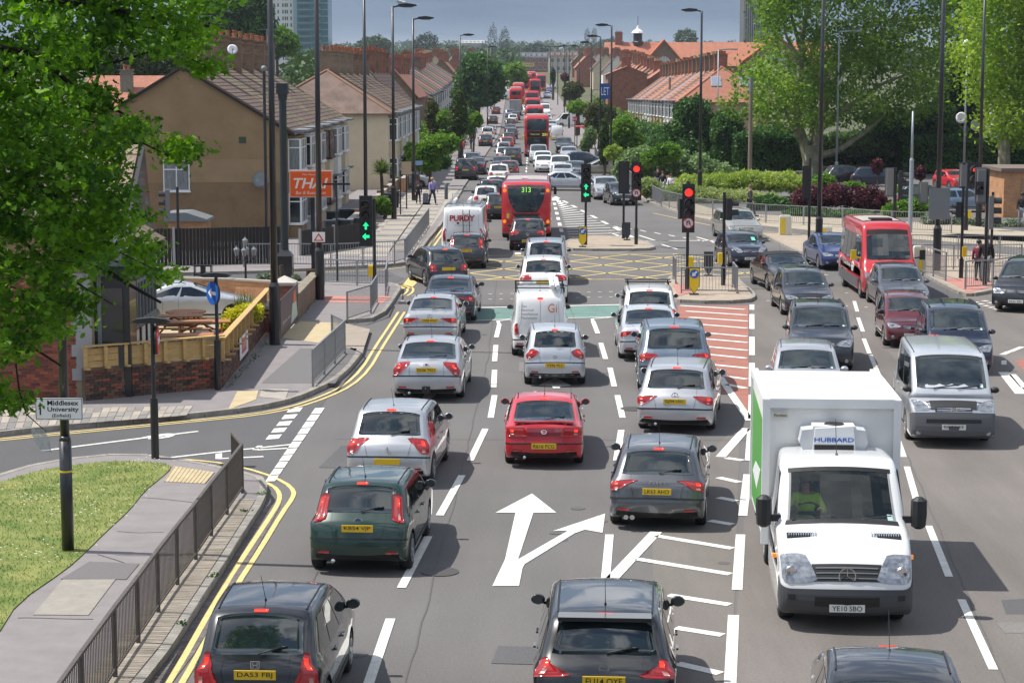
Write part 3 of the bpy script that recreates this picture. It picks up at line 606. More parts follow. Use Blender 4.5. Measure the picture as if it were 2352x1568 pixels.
def car(k,col,x,y,head,label,group=None,axle=None,txt=None,bad=None,far=False,lit=True,z=None,extra=None,mirror=None):
 """x, y: world place of the middle of the near axle (axle 'r' rear / 'f' front / 'c' centre)"""
 parts,g,B,ra,fa = build_type(k,far)
 if k not in WH:WH[k] = wheel_mesh(g['wr'],.20,5 + len(WH) % 3)
 h = R(head); ay = {'r':ra,'f':fa,'c':0}[axle or 'r']
 ox,oy = x - ay * math.sin(h),y - ay * math.cos(h)
 nm = {'nv':'van','ducato':'van','transit':'van','t5':'van'}.get(k,'car')
 root = thing(nm,label,nm,(ox,oy,gz(oy) if z is None else z),-h,group)
 if gz(oy + 3) > gz(oy - 3) and z is None:
  root.rotation_euler = (math.atan2(gz(oy + 3) - gz(oy - 3),6) * math.cos(h),0,-h)
 add_parts(root,parts,WH[k],PT[col],{'TAIL':REDL,'HBL':REDON if lit else REDL})
 if not far:
  rearf = B.L / 2 + B.bow
  e = B.e(B.find(g['plz'],'rear')); yr = e.x - B.bow * .9
  if (axle or 'r') == 'r':plate(root,txt,yr - .01,g['plz'],False)
  e = B.e(B.find(g['plf'],'front')); plate(root,txt if axle == 'f' else None,e.x + B.bow * .95,g['plf'],True)
  if bad:
   if axle == 'f':e = B.e(B.find(g['nose'] - .15,'front')); badge(root,bad,e.x + B.bow,g['nose'] - .15,True)
   else:zz = g['plz'] + .14 if g['plz'] + .2 < g['deck'] else g['plz'] + .12; zz = min(zz,g['deck'] - .02) if g['plz'] > .6 else .8; e = B.e(B.find(zz,'rear')); badge(root,bad,e.x - B.bow,zz,False)
 if extra:extra(root,B,g)
 return root
# ================================================================ ground, road, pavements, markings
def grid_ground():
 ys = [-30,0,300,345,400,500,600,950,2000,5000,9000]; xs = [-6000,-500,-60,60,500,6000]
 b = MB(); b.add([(x,y,gz(y) - .02 - (0 if y < 300 else .05)) for y in ys for x in xs],[(i * 6 + j,i * 6 + j + 1,(i + 1) * 6 + j + 1,(i + 1) * 6 + j) for i in range(len(ys) - 1) for j in range(5)])
 struct('ground',b,mat('earth_and_grass',(.07,.085,.035),.95,col2=(.12,.12,.06),var=.3,vs_=.15,fine=.25))
grid_ground()
def ribbon(name,xl,xr,ys,dz,m):
 b = MB(); n = len(ys); b.add([(xl(y),y,gz(y) + dz) for y in ys] + [(xr(y),y,gz(y) + dz) for y in ys],[(i,n + i,n + i + 1,i + 1) for i in range(n - 1)]); return struct(name,b,m)
struct('road',MB().flat([(-60,5),(70,5),(70,150),(-60,150)],.0),ASPH)
yf = [150,200,250,300,345,400,450,500,600,780,950]
lx = lambda y:-4.4 + (y - 90) * .0125 if y < 300 else -1.8 + (y - 300) * .002
rx = lambda y:8.6 if y < 200 else 8.6 - (y - 200) * .018 if y < 300 else 6.8
ribbon('road',lx,rx,yf,.004,ASPH)
ribbon('pavement',lambda y:-9.0 if y < 300 else -7.5,lambda y:lx(y),yf[0:],.10,PAVE)
ribbon('pavement',rx,lambda y:12.5 if y < 300 else 11,yf,.10,PAVE)
ZP = .12
def kerbed(name,pts,m,kerbpts=None,z=ZP,kw=.14,step=.915,stones=True,label=None):
 """raised surface with a run of kerb stones along kerbpts (world coordinates)"""
 o = struct(name,MB().prism(pts,-.05,z),m)
 if kerbpts:
  L = resamp(kerbpts,step if stones else 2.5); A = offset(L,-.0);
  for i in range(len(L) - 1):
   a,b = L[i],L[i + 1]; c = ((a[0] + b[0]) / 2,(a[1] + b[1]) / 2); d = (b[0] - a[0],b[1] - a[1]); l = math.hypot(*d); rz = math.atan2(d[1],d[0])
   if stones:
    k = link('kerb_stone',KST,KERB,o,(c[0],c[1],z / 2 - .01 + random.uniform(0,.006)),rz); k.scale = (l * .985,1,1)
   else:k = MB().box((0,0,0),(l,kw,z + .06),0)
  if not stones:
   b = MB(); n = len(kerbpts); Q = [offset(kerbpts,-kw / 2),offset(kerbpts,kw / 2)]
   b.add([(x,y,zz) for q in Q for zz in (-.05,z + .008) for x,y in q],[(i,i + 1,n + i + 1,n + i) for i in range(n - 1)] + [(n + i,n + i + 1,3 * n + i + 1,3 * n + i) for i in range(n - 1)] + [(2 * n + i,3 * n + i,3 * n + i + 1,2 * n + i + 1) for i in range(n - 1)])
   part('kerb',b,KERB,o)
 return o
KST = MB().box((0,0,0),(1,.15,.15)).mesh('kerb_stone')
kl = smoothline(GG([(200,1700),(340,1568),(493,1331),(560,1225),(605,1150),(606,1118),(591,1104),(557,1097),(480,1080),(394,1064),(316,1054),(240,1056),(163,1064),(75,1079),(0,1103),(-160,1160),(-400,1260)]),1)
kerbed('pavement',kl + [(-16,25),(-16,18),(-6.6,18)],PAVE,kl)
grass_edge = smoothline(GG([(0,1450),(40,1385),(150,1310),(190,1275),(240,1225),(300,1170),(330,1130),(370,1098),(395,1075),(385,1066),(316,1060),(240,1061),(163,1069),(75,1084),(0,1109)],ZP),1)
struct('lawn',MB().prism(grass_edge + [(-13,37),(-13,28)],ZP - .02,ZP + .02),mat('mown_grass',(.12,.20,.03),.95,col2=(.23,.24,.07),var=.3,vs_=1.6,fine=.35,bs=60))
def blades():
 P = np.array(grass_edge + [(-13,37),(-13,28)]); n = 60000
 xy = np.stack([rng.uniform(-13,-4.6,n),rng.uniform(27,45,n)],1)
 ins = np.zeros(n,bool); j = len(P) - 1
 for i in range(len(P)):
  xi,yi,xj,yj = *P[i],*P[j]; c = ((yi > xy[:,1]) != (yj > xy[:,1])) & (xy[:,0] < (xj - xi) * (xy[:,1] - yi) / (yj - yi + 1e-9) + xi); ins ^= c; j = i
 xy = xy[ins]; n = len(xy); a = rng.uniform(0,6.28,n); h = rng.uniform(.02,.06,n); w = .008
 b0 = np.stack([xy[:,0] - w * np.cos(a),xy[:,1] - w * np.sin(a),np.full(n,ZP + .015)],1); b1 = np.stack([xy[:,0] + w * np.cos(a),xy[:,1] + w * np.sin(a),np.full(n,ZP + .015)],1)
 tp = np.stack([xy[:,0] + rng.normal(0,.025,n),xy[:,1] + rng.normal(0,.025,n),ZP + .015 + h],1)
 V = np.concatenate([b0,b1,tp]); Fs = np.stack([np.arange(n),np.arange(n) + n,np.arange(n) + 2 * n],1)
 o = link('grass',npmesh('grass',V,Fs),mat('grass_blade',(.19,.30,.045),.8,col2=(.34,.35,.11),var=.35,vs_=1.6,island=.35)); o['kind'] = 'stuff'
 k = 900; c = np.array([(-7.7,37.5),(-8.3,34),(-7.0,42.5),(-9,39)])[rng.integers(0,4,k)] + rng.normal(0,.75,(k,2)); r = .017
 ok = (c[:,0] < -6.4) ; c = c[ok & (c[:,1] < 43.2) & (c[:,0] < -7.0)][:170]; k = len(c); ang = np.arange(5) * 2 * math.pi / 5
 V = np.stack([c[:,:1] + r * np.cos(ang),c[:,1:] + r * np.sin(ang),np.full((k,5),ZP + .075)],2).reshape(-1,3)
 o = link('daisies',npmesh('daisies',V,np.arange(5 * k).reshape(k,5)),mat('daisy_white',(.8,.8,.74),.7)); o['kind'] = 'stuff'
blades()
def quadslab(name,pts,m,z=ZP,h=.012,parent=None,kind='structure'):
 b = MB().prism(GG(pts,z),z,z + h)
 return part(name,b,m,parent) if parent else struct(name,b,m,kind=kind)
quadslab('manhole_cover',[(145,1331),(265,1331),(203,1413),(76,1412)],mat('cover_concrete',(.27,.25,.22),.9,var=.12,vs_=4,fine=.12))
quadslab('pavement_repair',[(205,1290),(320,1295),(290,1331),(140,1330)],mat('tarmac_patch',(.14,.13,.13),.9,fine=.2))
tp = quadslab('tactile_paving',[(402,1071),(492,1085),(470,1111),(378,1106)],SLABY)
rb = MB()
for i in range(11):
 u = i / 10; a = (402 + (492 - 402) * u,1071 + 14 * u); c = (378 + 92 * u,1106 + 5 * u); A_,C_ = G(*a,ZP),G(*c,ZP); rb.tube((A_[0],A_[1],ZP + .012),(C_[0],C_[1],ZP + .012),.012,n=5)
rbo = part('tactile_ribs',rb,SLABY,tp); rbo['kind'] = 'stuff'
for a,c in (((210,1388 - 1035 + 1035),(0,0)),):
 pass
cracks = MB()
for pts in ([(320,1142),(370,1145),(445,1154)],[(268,1220),(310,1224),(375,1221)],[(222,1273),(255,1282),(283,1292)],[(40,1418),(110,1420),(215,1421)]):
 P_ = GG(pts,ZP); P_ = [(x + random.uniform(-.02,.02),y + random.uniform(-.02,.02)) for x,y in smoothline(P_,1)]; cracks.strip(P_,.02,ZP + .006)
struct('pavement_crack',cracks,mat('crack_dark',(.05,.045,.04),.95))
kline = resamp(smoothline(GG([(230,1650),(340,1568),(493,1331),(560,1225),(600,1158)]),1),.075)
mb_,gb_ = MB(),MB()
for i in range(len(kline) - 1):
 (x0,y0),(x1,y1) = kline[i],kline[i + 1]; rz = math.atan2(y1 - y0,x1 - x0); nx,ny = -math.sin(rz),math.cos(rz)
 mb_.box((x0 + nx * .40,y0 + ny * .40,ZP + .004),(.066,.62,.02 + random.uniform(0,.006)),rz)
 gb_.box((x0 - nx * .24,y0 - ny * .24,.004),(.066,.30,.014),rz)
struct('brick_margin',mb_,mat('margin_brick',(.27,.235,.19),.9,island=.2,var=.2,vs_=2),kind='stuff'); struct('brick_gutter',gb_,mat('gutter_brick',(.15,.13,.125),.9,island=.2,var=.25,vs_=2),kind='stuff')
kp = smoothline(GG([(-300,1040),(0,1001),(140,987),(272,975),(370,966),(459,958),(578,944),(663,927),(714,906),(765,882),(800,852),(828,815),(834,800)]),1)
kp2 = GG([(834,800),(815,770),(790,745)]) + smoothline(GG([(796,742),(851,738),(881,722),(896,702),(918,668),(910,658),(894,656)]),1) + GG([(800,654),(745,652),(650,652),(390,652),(200,655)])
kerbed('pavement',kp + kp2 + [(-22,82),(-22,48)],PAVE,kp)
KB = GG([(796,742),(851,738),(881,722),(896,702),(918,668),(910,659),(894,656),(800,654),(745,652),(600,652)])
for i,(a,b_) in enumerate(zip(KB,KB[1:])):pass
b = MB()
for q in [KB]:
 n = len(q); Q = [offset(q,-.07),offset(q,.07)]
 b.add([(x,y,zz) for r_ in Q for zz in (-.05,ZP + .008) for x,y in r_],[(i,i + 1,n + i + 1,n + i) for i in range(n - 1)] + [(n + i,n + i + 1,3 * n + i + 1,3 * n + i) for i in range(n - 1)] + [(2 * n + i,3 * n + i,3 * n + i + 1,2 * n + i + 1) for i in range(n - 1)])
struct('kerb',b,KERB)
slabs = struct('slab_paving',MB().flat(GG([(0,985),(430,950),(420,935),(0,950)],ZP),ZP + .002),SLAB)
SLM = [mat('slab_grey%d' % i,c,.9,var=.12,vs_=5,fine=.1,bs=50) for i,c in enumerate([(.30,.27,.24),(.25,.235,.215),(.36,.32,.27),(.20,.19,.185)])]
for r_ in range(3):
 for i in range(26):
  u0,u1 = i / 26,(i + 1) / 26; f = lambda u,k:(-60 + 490 * u + k * 5,(992 - 38 * u) * (1 - k / 3) + (942 - 10 * u) * (k / 3)); pts = [f(u0,r_),f(u1 - .003,r_),f(u1 - .003,r_ + .94),f(u0,r_ + .94)]
  part('paving_slab',MB().prism(GG(pts,ZP),ZP,ZP + random.uniform(.010,.018)),random.choice(SLM),slabs)
quadslab('tactile_paving',[(545,899),(594,897),(588,918),(524,941)],SLABY)
quadslab('manhole_cover',[(600,893),(664,894),(655,917),(596,912)],SLAB)
quadslab('buff_paving',[(640,775),(690,738),(780,742),(740,788)],SLABY,h=.005); quadslab('driveway',[(690,738),(800,744),(850,756),(832,812),(735,775),(640,772)],mat('driveway_tarmac',(.29,.245,.20),.9,var=.1,vs_=2,fine=.12),h=.004)
quadslab('red_tactile',[(745,680),(900,680),(878,697),(745,694)],REDT,h=.006); quadslab('footway_patch',[(690,800),(820,800),(770,880),(600,880)],mat('tarmac_dk',(.135,.13,.13),.9,fine=.15),h=.004)
struct('side_street',MB().flat(GG([(200,654),(900,655),(930,640),(880,618),(744,622),(200,630)]),.004),ASPHD)
struct('side_street',MB().flat([G(-500,1230),G(0,1108),G(163,1070),G(316,1058),G(400,1068),G(480,1082),G(560,1100),G(606,1112),G(636,1086),G(735,940),G(760,900),G(560,952),G(270,982),G(0,1008),G(-500,1072)],.004),ASPHD)
kt = GG([(200,637),(600,628),(744,620),(878,614),(950,606),(958,596)]) + [(-4.40,95),(-4.25,104),(-4.0,113),(-3.85,130),(-3.65,150)]
kerbed('pavement',kt + [(-11.2,150),(-11.4,93),(-22,88)],PAVE,kt,stones=False)
TS = struct('slab_paving',MB().flat([(-8.6,92),(-4.6,96),(-3.9,150),(-8.6,150)],ZP + .003),SLAB)
for i in range(46):
 y0 = 93 + i * 1.22
 for j,x0 in enumerate((-8.2,-6.9,-5.7)):
  if i < 2 and j == 2:continue
  part('paving_slab',MB().box((x0 + .6,y0 + .6,ZP + .008),(1.26,1.18,.016)),mat('slab_lit_cream',(.33,.30,.25),.9,fine=.1,var=.15,vs_=.4) if (i + j * 2) % 3 else PAVE,TS)  # alternating pale and dark slab tones stand in for light and shadow here
struct('grass_verge',MB().flat([(-60,154),(-9.1,154),(-9.1,300),(-60,300)],.05),MC['earth_and_grass'])
kr = smoothline(GG([(1400,408),(1440,440),(1519,479),(1632,512),(1737,522),(1935,541),(2120,556),(2420,580)]),1)
kerbed('pavement',kr + [G(2420,545),G(2200,520),G(1900,505),G(1740,497),G(1640,485),G(1530,452),G(1440,405),G(1405,385)][:],mat('buff_footway',(.34,.29,.22),.9,var=.1,vs_=1,fine=.12),kr,stones=False)
struct('car_park',MB().flat([G(1880,440),G(2600,470),G(2700,372),G(1820,385)],.006),ASPH)
def island(name,px,m=PAVERB,stones=True):
 p = smoothline(GG(px),1); return kerbed(name,p,m,p + [p[0]],stones=stones)
i1 = island('traffic_island',[(1540,690),(1560,696),(1640,698),(1714,696),(1733,689),(1728,676),(1700,655),(1690,640),(1600,632),(1548,634),(1530,655),(1532,680)])
i2 = island('traffic_island',[(1300,573),(1320,577),(1450,577),(1500,575),(1502,570),(1480,558),(1420,547),(1330,545),(1300,560)])
i3 = island('traffic_island',[(1752,540),(1765,549),(1850,590),(1960,606),(2105,616),(2122,632),(2170,660),(2214,681),(2235,681),(2300,668),(2380,650),(2420,600),(2300,590),(2100,570),(1935,556),(1800,541)])
quadslab('red_tactile',[(1545,655),(1580,650),(1600,668),(1560,680)],REDT,parent=i1); quadslab('red_tactile',[(2165,640),(2240,638),(2290,655),(2225,672)],REDT,parent=i3)
island('traffic_island',[(2130,548),(2180,552),(2420,565),(2420,550),(2200,542)],stones=False)
struct('road_patch',MB().flat(GG([(2105,635),(2180,640),(2215,683),(2120,700)]),.006),ASPHD); struct('road_patch',MB().flat(GG([(2300,1378),(2420,1370),(2420,1410),(2310,1410)]),.006),ASPHD)
mk = MB()
def line(px,w=.10,tgt=None,z=.012):(tgt or mk).strip(GG(px),w,z)
def dashes(px,w=.12):
 for a,b_ in px:line([a,b_],w)
dashes([((840,1590),(897,1421)),((922,1350),(984,1232)),((1010,1184),(1061,1092)),((1080,1058),(1115,985)),((1127,960),(1136,908)),((1134,890),(1136,850)),((1136,830),(1139,793)),((1140,775),(1147,745)),
  ((1391,1328),(1400,1228)),((1416,1058),(1427,988)),((1430,960),(1418,908)),((1411,888),(1401,845)),((1391,825),(1380,788)),((1373,766),(1362,738))],.15)
dashes([((1676,1590),(1685,1413)),((1693,1355),(1701,1228)),((1706,1185),(1717,1090)),((1720,1058),(1725,985)),((1726,962),(1727,907)),((1727,888),(1727,834)),((1727,816),(1727,774)),((1727,756),(1727,722)),((1727,712),(1727,700))],.17)
dashes([((2282,1538),(2208,1377)),((2180,1325),(2133,1208)),((2108,1160),(2083,1072)),((2076,1050),(2050,975)),((2030,890),(1999,815)),((1997,812),(1984,778)),((1982,762),(1971,730)),((1969,716),(1962,692))],.13)
line([(1147,745),(1143,738),(1180,733)],.12); line([(1362,738),(1360,733),(1415,728)],.12)
for i in range(20):mk.box((1.25 + i * .06,181 + i * 6.0,gz(181 + i * 6) + .014),(.12,3.6,.004))
for i in range(60):y_ = 305 + i * 9.0; mk.box((2.2,y_,gz(y_) + .03),(.12,4,.004),rx=math.atan2(gz(y_ + 2) - gz(y_ - 2),4))
A0,A1,B0,B1 = G(1270,455),G(1300,572),G(1272,450),G(1500,570)
for i in range(22):
 u = (i + 1) / 23; a = [A0[k] + (A1[k] - A0[k]) * u for k in (0,1)]; c = [B0[k] + (B1[k] - B0[k]) * u for k in (0,1)]; mk.strip([(a[0] + .3,a[1] + .1),(c[0] - .25,c[1])],.26,.012)
for i in range(0,9):
 u0,u1 = i / 9 + .02,i / 9 + .075; mk.strip([tuple(B0[k] + (B1[k] - B0[k]) * (u0 if q == 0 else u1) for k in (0,1)) for q in (0,1)],.22,.012)
 mk.strip([tuple(A0[k] + (A1[k] - A0[k]) * (u0 if q == 0 else u1) for k in (0,1)) for q in (0,1)],.2,.012)
for a in (((1401,535),(1440,548)),((1520,562),(1556,573)),((1600,545),(1640,556)),((1404,518),(1440,530)),((1468,541),(1505,553))):line(a,.14)
line([(1470,554),(1770,552)],.25); line([(1360,533 + 40),(1360,574)],.01)
for i in range(9):line([(1404 + i * 33,518 + i * 5.5),(1418 + i * 33,521.5 + i * 5.5)],.12)
for i in range(7):line([(1225 - 5,560 + i * 17 - 40),(1225 - 5,566 + i * 17 - 40)],.4)
for i in range(5):mk.box((.28,96 + i * 6.2,.013),(.28,.9,.004))
line([(955,712),(1062,708),(1430,700)],.22); line([(920,744),(1180,733)],.12); line([(1180,733),(1420,728)],.12)
for r_,yy in ((0,672),(0,684)):
 for i in range(26):u = i / 25; line([(895 + 630 * u,yy + 8 - 12 * u),(903 + 630 * u,yy + 8 - 12 * u)],.10)
for i in range(6):
 for yy in (690,660):line([(1760 + i * 45,yy + 1 + i * 3),(1768 + i * 45,yy + 1 + i * 3)],.1)
arrow = [(1131,1346),(1192,1346),(1200,1305),(1205,1296),(1320,1225),(1343,1217),(1384,1224),(1390,1180),(1270,1220),(1305,1219),(1190,1285),(1225,1178),(1278,1178),(1222,1134),(1138,1178),(1184,1178),(1160,1285)]
mk.flat(GG(arrow),.012)
mk.flat(GG([(1275,867),(1312,886),(1287,888),(1286,892),(1270,892),(1268,887),(1237,886)]),.012)
mk.flat(GG([(965,930),(1003,908),(1000,905),(975,905)]),.012);
line([(95,1036),(158,1028),(300,1010),(455,991)],.12); mk.strip(smoothline(GG([(330,1006),(360,1000),(395,996),(395,1001),(375,1006),(340,1008)]),1),.14,.013)
line([(350,1056),(490,1040),(680,1020)],.11);
for a in (((590,1032),(590,1032)),):pass
for r_ in range(2):
 for i in range(5):
  x0,y0 = 688 - i * 12 + r_ * 0,938 + i * 15.5
  if r_ == 0:mk.flat(GG([(x0 - 22,y0),(x0 + 8,y0 - 2),(x0 + 0,y0 + 8),(x0 - 30,y0 + 10)]),.013)
for i in range(11):
 x0,y0 = 740 - i * 10.5,938 + i * 15.5; mk.flat(GG([(x0 - 16,y0),(x0 + 6,y0 - 1),(x0 - 3,y0 + 12.5),(x0 - 26,y0 + 13.5)]),.014)
for q in ([(495,1043),(510,1041),(510,1054),(495,1055)],):mk.flat(GG(q),.013)
line([(500,1054),(605,1049)],.12); line([(585,1034),(660,1030)],.12); line([(585,1034),(598,1024)],.12)
struct('red_surface',MB().flat(GG([(1545,702),(1719,702),(1719,966),(1700,935),(1680,905),(1640,905),(1560,860),(1545,740)]),.006),REDS)
for (x0,x1,y) in ((1562,1710,702),(1576,1716,715),(1583,1718,729),(1605,1716,745),(1612,1715,764),(1612,1717,778),(1622,1717,796),(1625,1714,814),(1630,1717,837),(1652,1715,862),(1668,1713,883)):
 line([(x0,y),(x1,y + 9)],.22)
line([(1642,848),(1680,905),(1722,966)],.2)
line([(1655,1050),(1714,984)],.22); line([(1403,1332),(1507,1222)],.22); line([(1380,1370),(1403,1332)],.2)
for (a,c) in (((1508,1231),(1683,1260)),((1463,1284),(1678,1319)),((1535,1367),(1676,1389)),((1552,1442),(1660,1459)),((1555,1524),(1655,1547)),((1650,1143),(1692,1151)),((1650,1097),(1699,1108)),((1630,1196),(1683,1205)),((1668,1052),(1707,1058))):line([a,c],.2)
line([(2305,855),(2345,905)],.3); line([(2325,860),(2352,890)],.2);
for q in ([(2300,838),(2312,838),(2312,828),(2300,829)],[(2302,815),(2318,808)],[(2320,808),(2348,797)]):
 (mk.flat(GG(q),.013) if len(q) == 4 else line(q,.18))
for r_ in range(2):
 for i in range(5):line([(2236 + i * 12 + r_ * 22,694 + i * 4 - r_ * 3),(2246 + i * 12 + r_ * 22,695 + i * 4 - r_ * 3)],.3)
struct('red_surface',MB().flat(GG([(2330,830),(2460,790),(2460,900),(2370,870)]),.006),REDS)
for i in range(14):line([(1945 + i * 0,0 + 0 + 430),(1946,430)],.001)
for px_ in ((2100,384),(2155,384),(2215,396),(2330,384),(1910,398),(2262,388)):line([(px_[0],px_[1]),(px_[0] + 22,px_[1] + 12)],.12)
struct('white_road_markings',mk,WHITE)
struct('road',MB().flat([G(1680,1568),G(1727,962),G(1727,700),G(1740,660),G(2700,660),G(2900,1568),(9,14),(3,14)],.003),asphalt('asphalt_brownish',(.160,.142,.130),.10))
struct('road',MB().flat([G(1500,1600),G(1500,1230),G(1600,1060),G(1700,975),G(1680,1600)],.0045),asphalt('asphalt_brownish',(.155,.14,.13)))
tar = MB()
for L in ([(-4,46.2),(8,46.0),(9,46.1)],[(-1.9,10),(-1.1,40),(-.7,60),(-.6,90)],[(5.9,20),(8.7,45),(12,72)],[(-4,71.5),(0,71.2),(6,71.6)],[(1.2,46),(2.1,66),(2.1,76)],[(-3.3,30),(-2.9,60)]):tar.strip([(x + random.uniform(-.02,.02),y) for x,y in resamp(L,.7)],.025,.008)
struct('tar_joints',tar,mat('tar',(.095,.09,.088),.8,fine=.3)); pt = MB(); pl_ = MB()
for (x,y,w,l,a) in ((-3.5,44,.9,2.6,.1),(-2.6,36.5,.5,1.2,0),(.3,28.5,1.1,.9,.1),(3.2,41,.7,2.2,.1),(6.8,36.5,.9,1.6,.12),(8.9,52,1.2,3.2,.12),(11.6,60,.8,2.4,.1),(-2.8,66,1.0,3,0),(.6,58,.8,2,0),(7.6,30,.6,.6,0),(5.2,100,3,8,.4)):(pt if int(x * 10) % 2 else pl_).box((x,y,.0065),(w,l,.003),-a)
struct('road_patches',pt,ASPHD); struct('road_patches',pl_,asphalt('asphalt_pale',(.165,.158,.152)))
cv_ = MB()
for (x,y) in ((-1.2,33.5),(3.0,50.5),(7.9,44.5),(-2.7,57.5),(10.2,70),(1.2,88)):cv_.lathe([(.32,.004),(.32,.014)],(x,y,0),n=18)
struct('manhole_covers',cv_,mat('cast_iron',(.085,.078,.075),.6,.4))
st_ = MB()
for i in range(90):
 x,y,r = random.choice((-2.6,.9,4.0,6.6,9.2)) + random.gauss(0,.35) + (0 if 1 else 0),random.uniform(24,110),random.uniform(.04,.16); x += (y - 40) * (.0 if x < 3 else .09); st_.lathe([(r,.0085),(r * .9,.0088)],(x,y,0),n=9)
struct('oil_stains',st_,mat('oil',(.098,.093,.091),.6,fine=.2))
yl = MB()
o_ = smoothline(GG([(300,1760),(420,1568),(540,1350),(600,1258),(650,1175),(672,1145),(676,1128),(655,1108),(600,1085),(520,1065),(440,1056),(372,1052)]),1)
i_ = smoothline(GG([(260,1760),(390,1568),(515,1345),(578,1250),(628,1175),(642,1150),(642,1132),(628,1116),(590,1100),(520,1078),(440,1066),(365,1058)]),1)
yl.strip(o_,.095,.012); yl.strip(i_,.095,.012)
for off in (.28,.50):
 yl.strip(offset(smoothline(GG([(-60,1016),(0,1008),(272,982),(459,964),(578,952),(663,936),(735,912),(790,886),(830,850),(860,800),(890,755),(915,717)]),1),off - .28),.09,.013)
for d in (0,.22):yl.strip(offset(smoothline(GG([(905,653),(932,656),(950,662),(948,672),(935,680)]),1),d),.09,.013)
yl.strip(GG([(395,660),(745,660),(800,658)]),.1,.013); yl.strip(GG([(200,628),(744,626),(878,621),(945,612)]),.1,.013)
for d in (.22,.45):yl.strip(offset([(-4.35,96),(-4.15,106),(-3.8,120)],d),.10,.013)
yl.strip(GG([(1500,490),(1640,520),(1737,530),(1935,549)]),.1,.013)
BOXP = GG([(1045,643),(1110,588),(1545,583),(1900,632),(1560,642)])
def clipseg(p,d,poly):
 ts = []
 for a,b_ in zip(poly,poly[1:] + poly[:1]):
  ex,ey = b_[0] - a[0],b_[1] - a[1]; den = d[0] * ey - d[1] * ex
  if abs(den) < 1e-9:continue
  t = ((a[0] - p[0]) * ey - (a[1] - p[1]) * ex) / den; u = ((a[0] - p[0]) * d[1] - (a[1] - p[1]) * d[0]) / den
  if 0 <= u <= 1:ts.append(t)
 return sorted(ts)
for s_ in (-1,1):
 for k in range(-14,15):
  d = (math.sin(R(38 * s_)),math.cos(R(38))); p = (k * 2.9 + 4,90); ts = clipseg(p,d,BOXP)
  if len(ts) >= 2:yl.strip([(p[0] + d[0] * ts[0],p[1] + d[1] * ts[0]),(p[0] + d[0] * ts[-1],p[1] + d[1] * ts[-1])],.15,.012)
yl.strip(BOXP + [BOXP[0]],.16,.013); yl.flat(GG([(918,664),(940,636),(958,650),(945,662)]),.013)
struct('yellow_road_markings',yl,YEL)
struct('green_cycle_box',MB().flat(GG([(915,745),(952,713),(1430,701),(1405,730),(1180,734)]),.006),GREENS)
for q in ([(690,1035),(800,1030),(780,1065),(680,1062)],[(1050,1300),(1180,1296),(1190,1304),(1050,1308)],[(840,560),(1000,556),(1000,545),(860,545)]):pass
# ================================================================ buildings
V3 = Vector
def window(parent,org,ex,w,h,cols=2,transom=.3,fm=None,gm=None,depth=.06,fw=.055,name='window',sill=True,rows=None):
 """framed window standing in the plane (ex, z); org = lower left corner; normal = ex x z outward"""
 fm = fm or UPVC; gm = gm or WIN; ex = V3(ex).normalized(); n = ex.cross(V3((0,0,1))); org = V3(org); b = MB()
 def bar(x0,z0,x1,z1,d=depth):b.extr([(x0,z0),(x1,z0),(x1,z1),(x0,z1)],n * (d + .02),org - n * .02,ex)
 bar(0,0,w,fw); bar(0,h - fw,w,h); bar(0,fw,fw,h - fw); bar(w - fw,fw,w,h - fw)
 for i in range(1,cols):bar(w * i / cols - fw / 2,fw,w * i / cols + fw / 2,h - fw,depth * .9)
 tr = rows or ([1 - transom] if transom else [])
 for t_ in tr:bar(fw,h * t_ - fw / 2,w - fw,h * t_ + fw / 2,depth * .8)
 if sill:b.extr([(-.05,-.07),(w + .05,-.07),(w + .05,0),(-.05,0)],n * (depth + .08),org - n * .02,ex)
 f = part(name,b,fm,parent); zs = [fw] + [h * t_ for t_ in tr] + [h - fw]
 for i in range(cols):
  for j in range(len(zs) - 1):
   p = MB(); x0,x1 = w * i / cols + fw / 3,w * (i + 1) / cols - fw / 3; p.extr([(x0,zs[j]),(x1,zs[j]),(x1,zs[j + 1]),(x0,zs[j + 1])],n * .012,org + n * .012,ex); part('pane',p,gm,f)
 return f
def chimney(parent,x,y,z,w,d,h,pots,bm,pm=None,name='chimney',det=True):
 b = MB().box((x,y,z + h / 2),(w,d,h)).box((x,y,z + h - .22),(w + .12,d + .12,.12)).box((x,y,z + h + .04),(w + .16,d + .16,.10))
 c = part(name,b,bm,parent)
 for i in range(pots):
  px_ = x + (w - .35) * ((i + .5) / pots - .5) if w >= d else x; py_ = y + (d - .35) * ((i + .5) / pots - .5) if d > w else y
  hh = random.choice((.32,.4,.45)); part('chimney_pot',MB().lathe([(.15,0),(.12,.05),(.115,hh - .06),(.15,hh - .05),(.14,hh),(.09,hh),(.09,hh - .1)],(px_,py_,z + h + .08),n=10 if det else 7),pm or TERRA,c)
 return c
def slope_tiles(x0,z0,x1,z1,y0,y1,tw=.31,tc=.34,th=.05,tiles=None):
 """yield centre, pitch, size for courses of tiles from eave (x0,z0) to ridge (x1,z1)"""
 L = math.hypot(x1 - x0,z1 - z0); n = int(L / tc); a = math.atan2(z1 - z0,x1 - x0); nw = max(1,round((y1 - y0) / tw)); w = (y1 - y0) / nw
 for i in range(n):
  u = (i + .5) / n
  for j in range(nw):yield (x0 + (x1 - x0) * u,y0 + w * (j + .5),z0 + (z1 - z0) * u),a,(L / n + .05,w * .97,th)
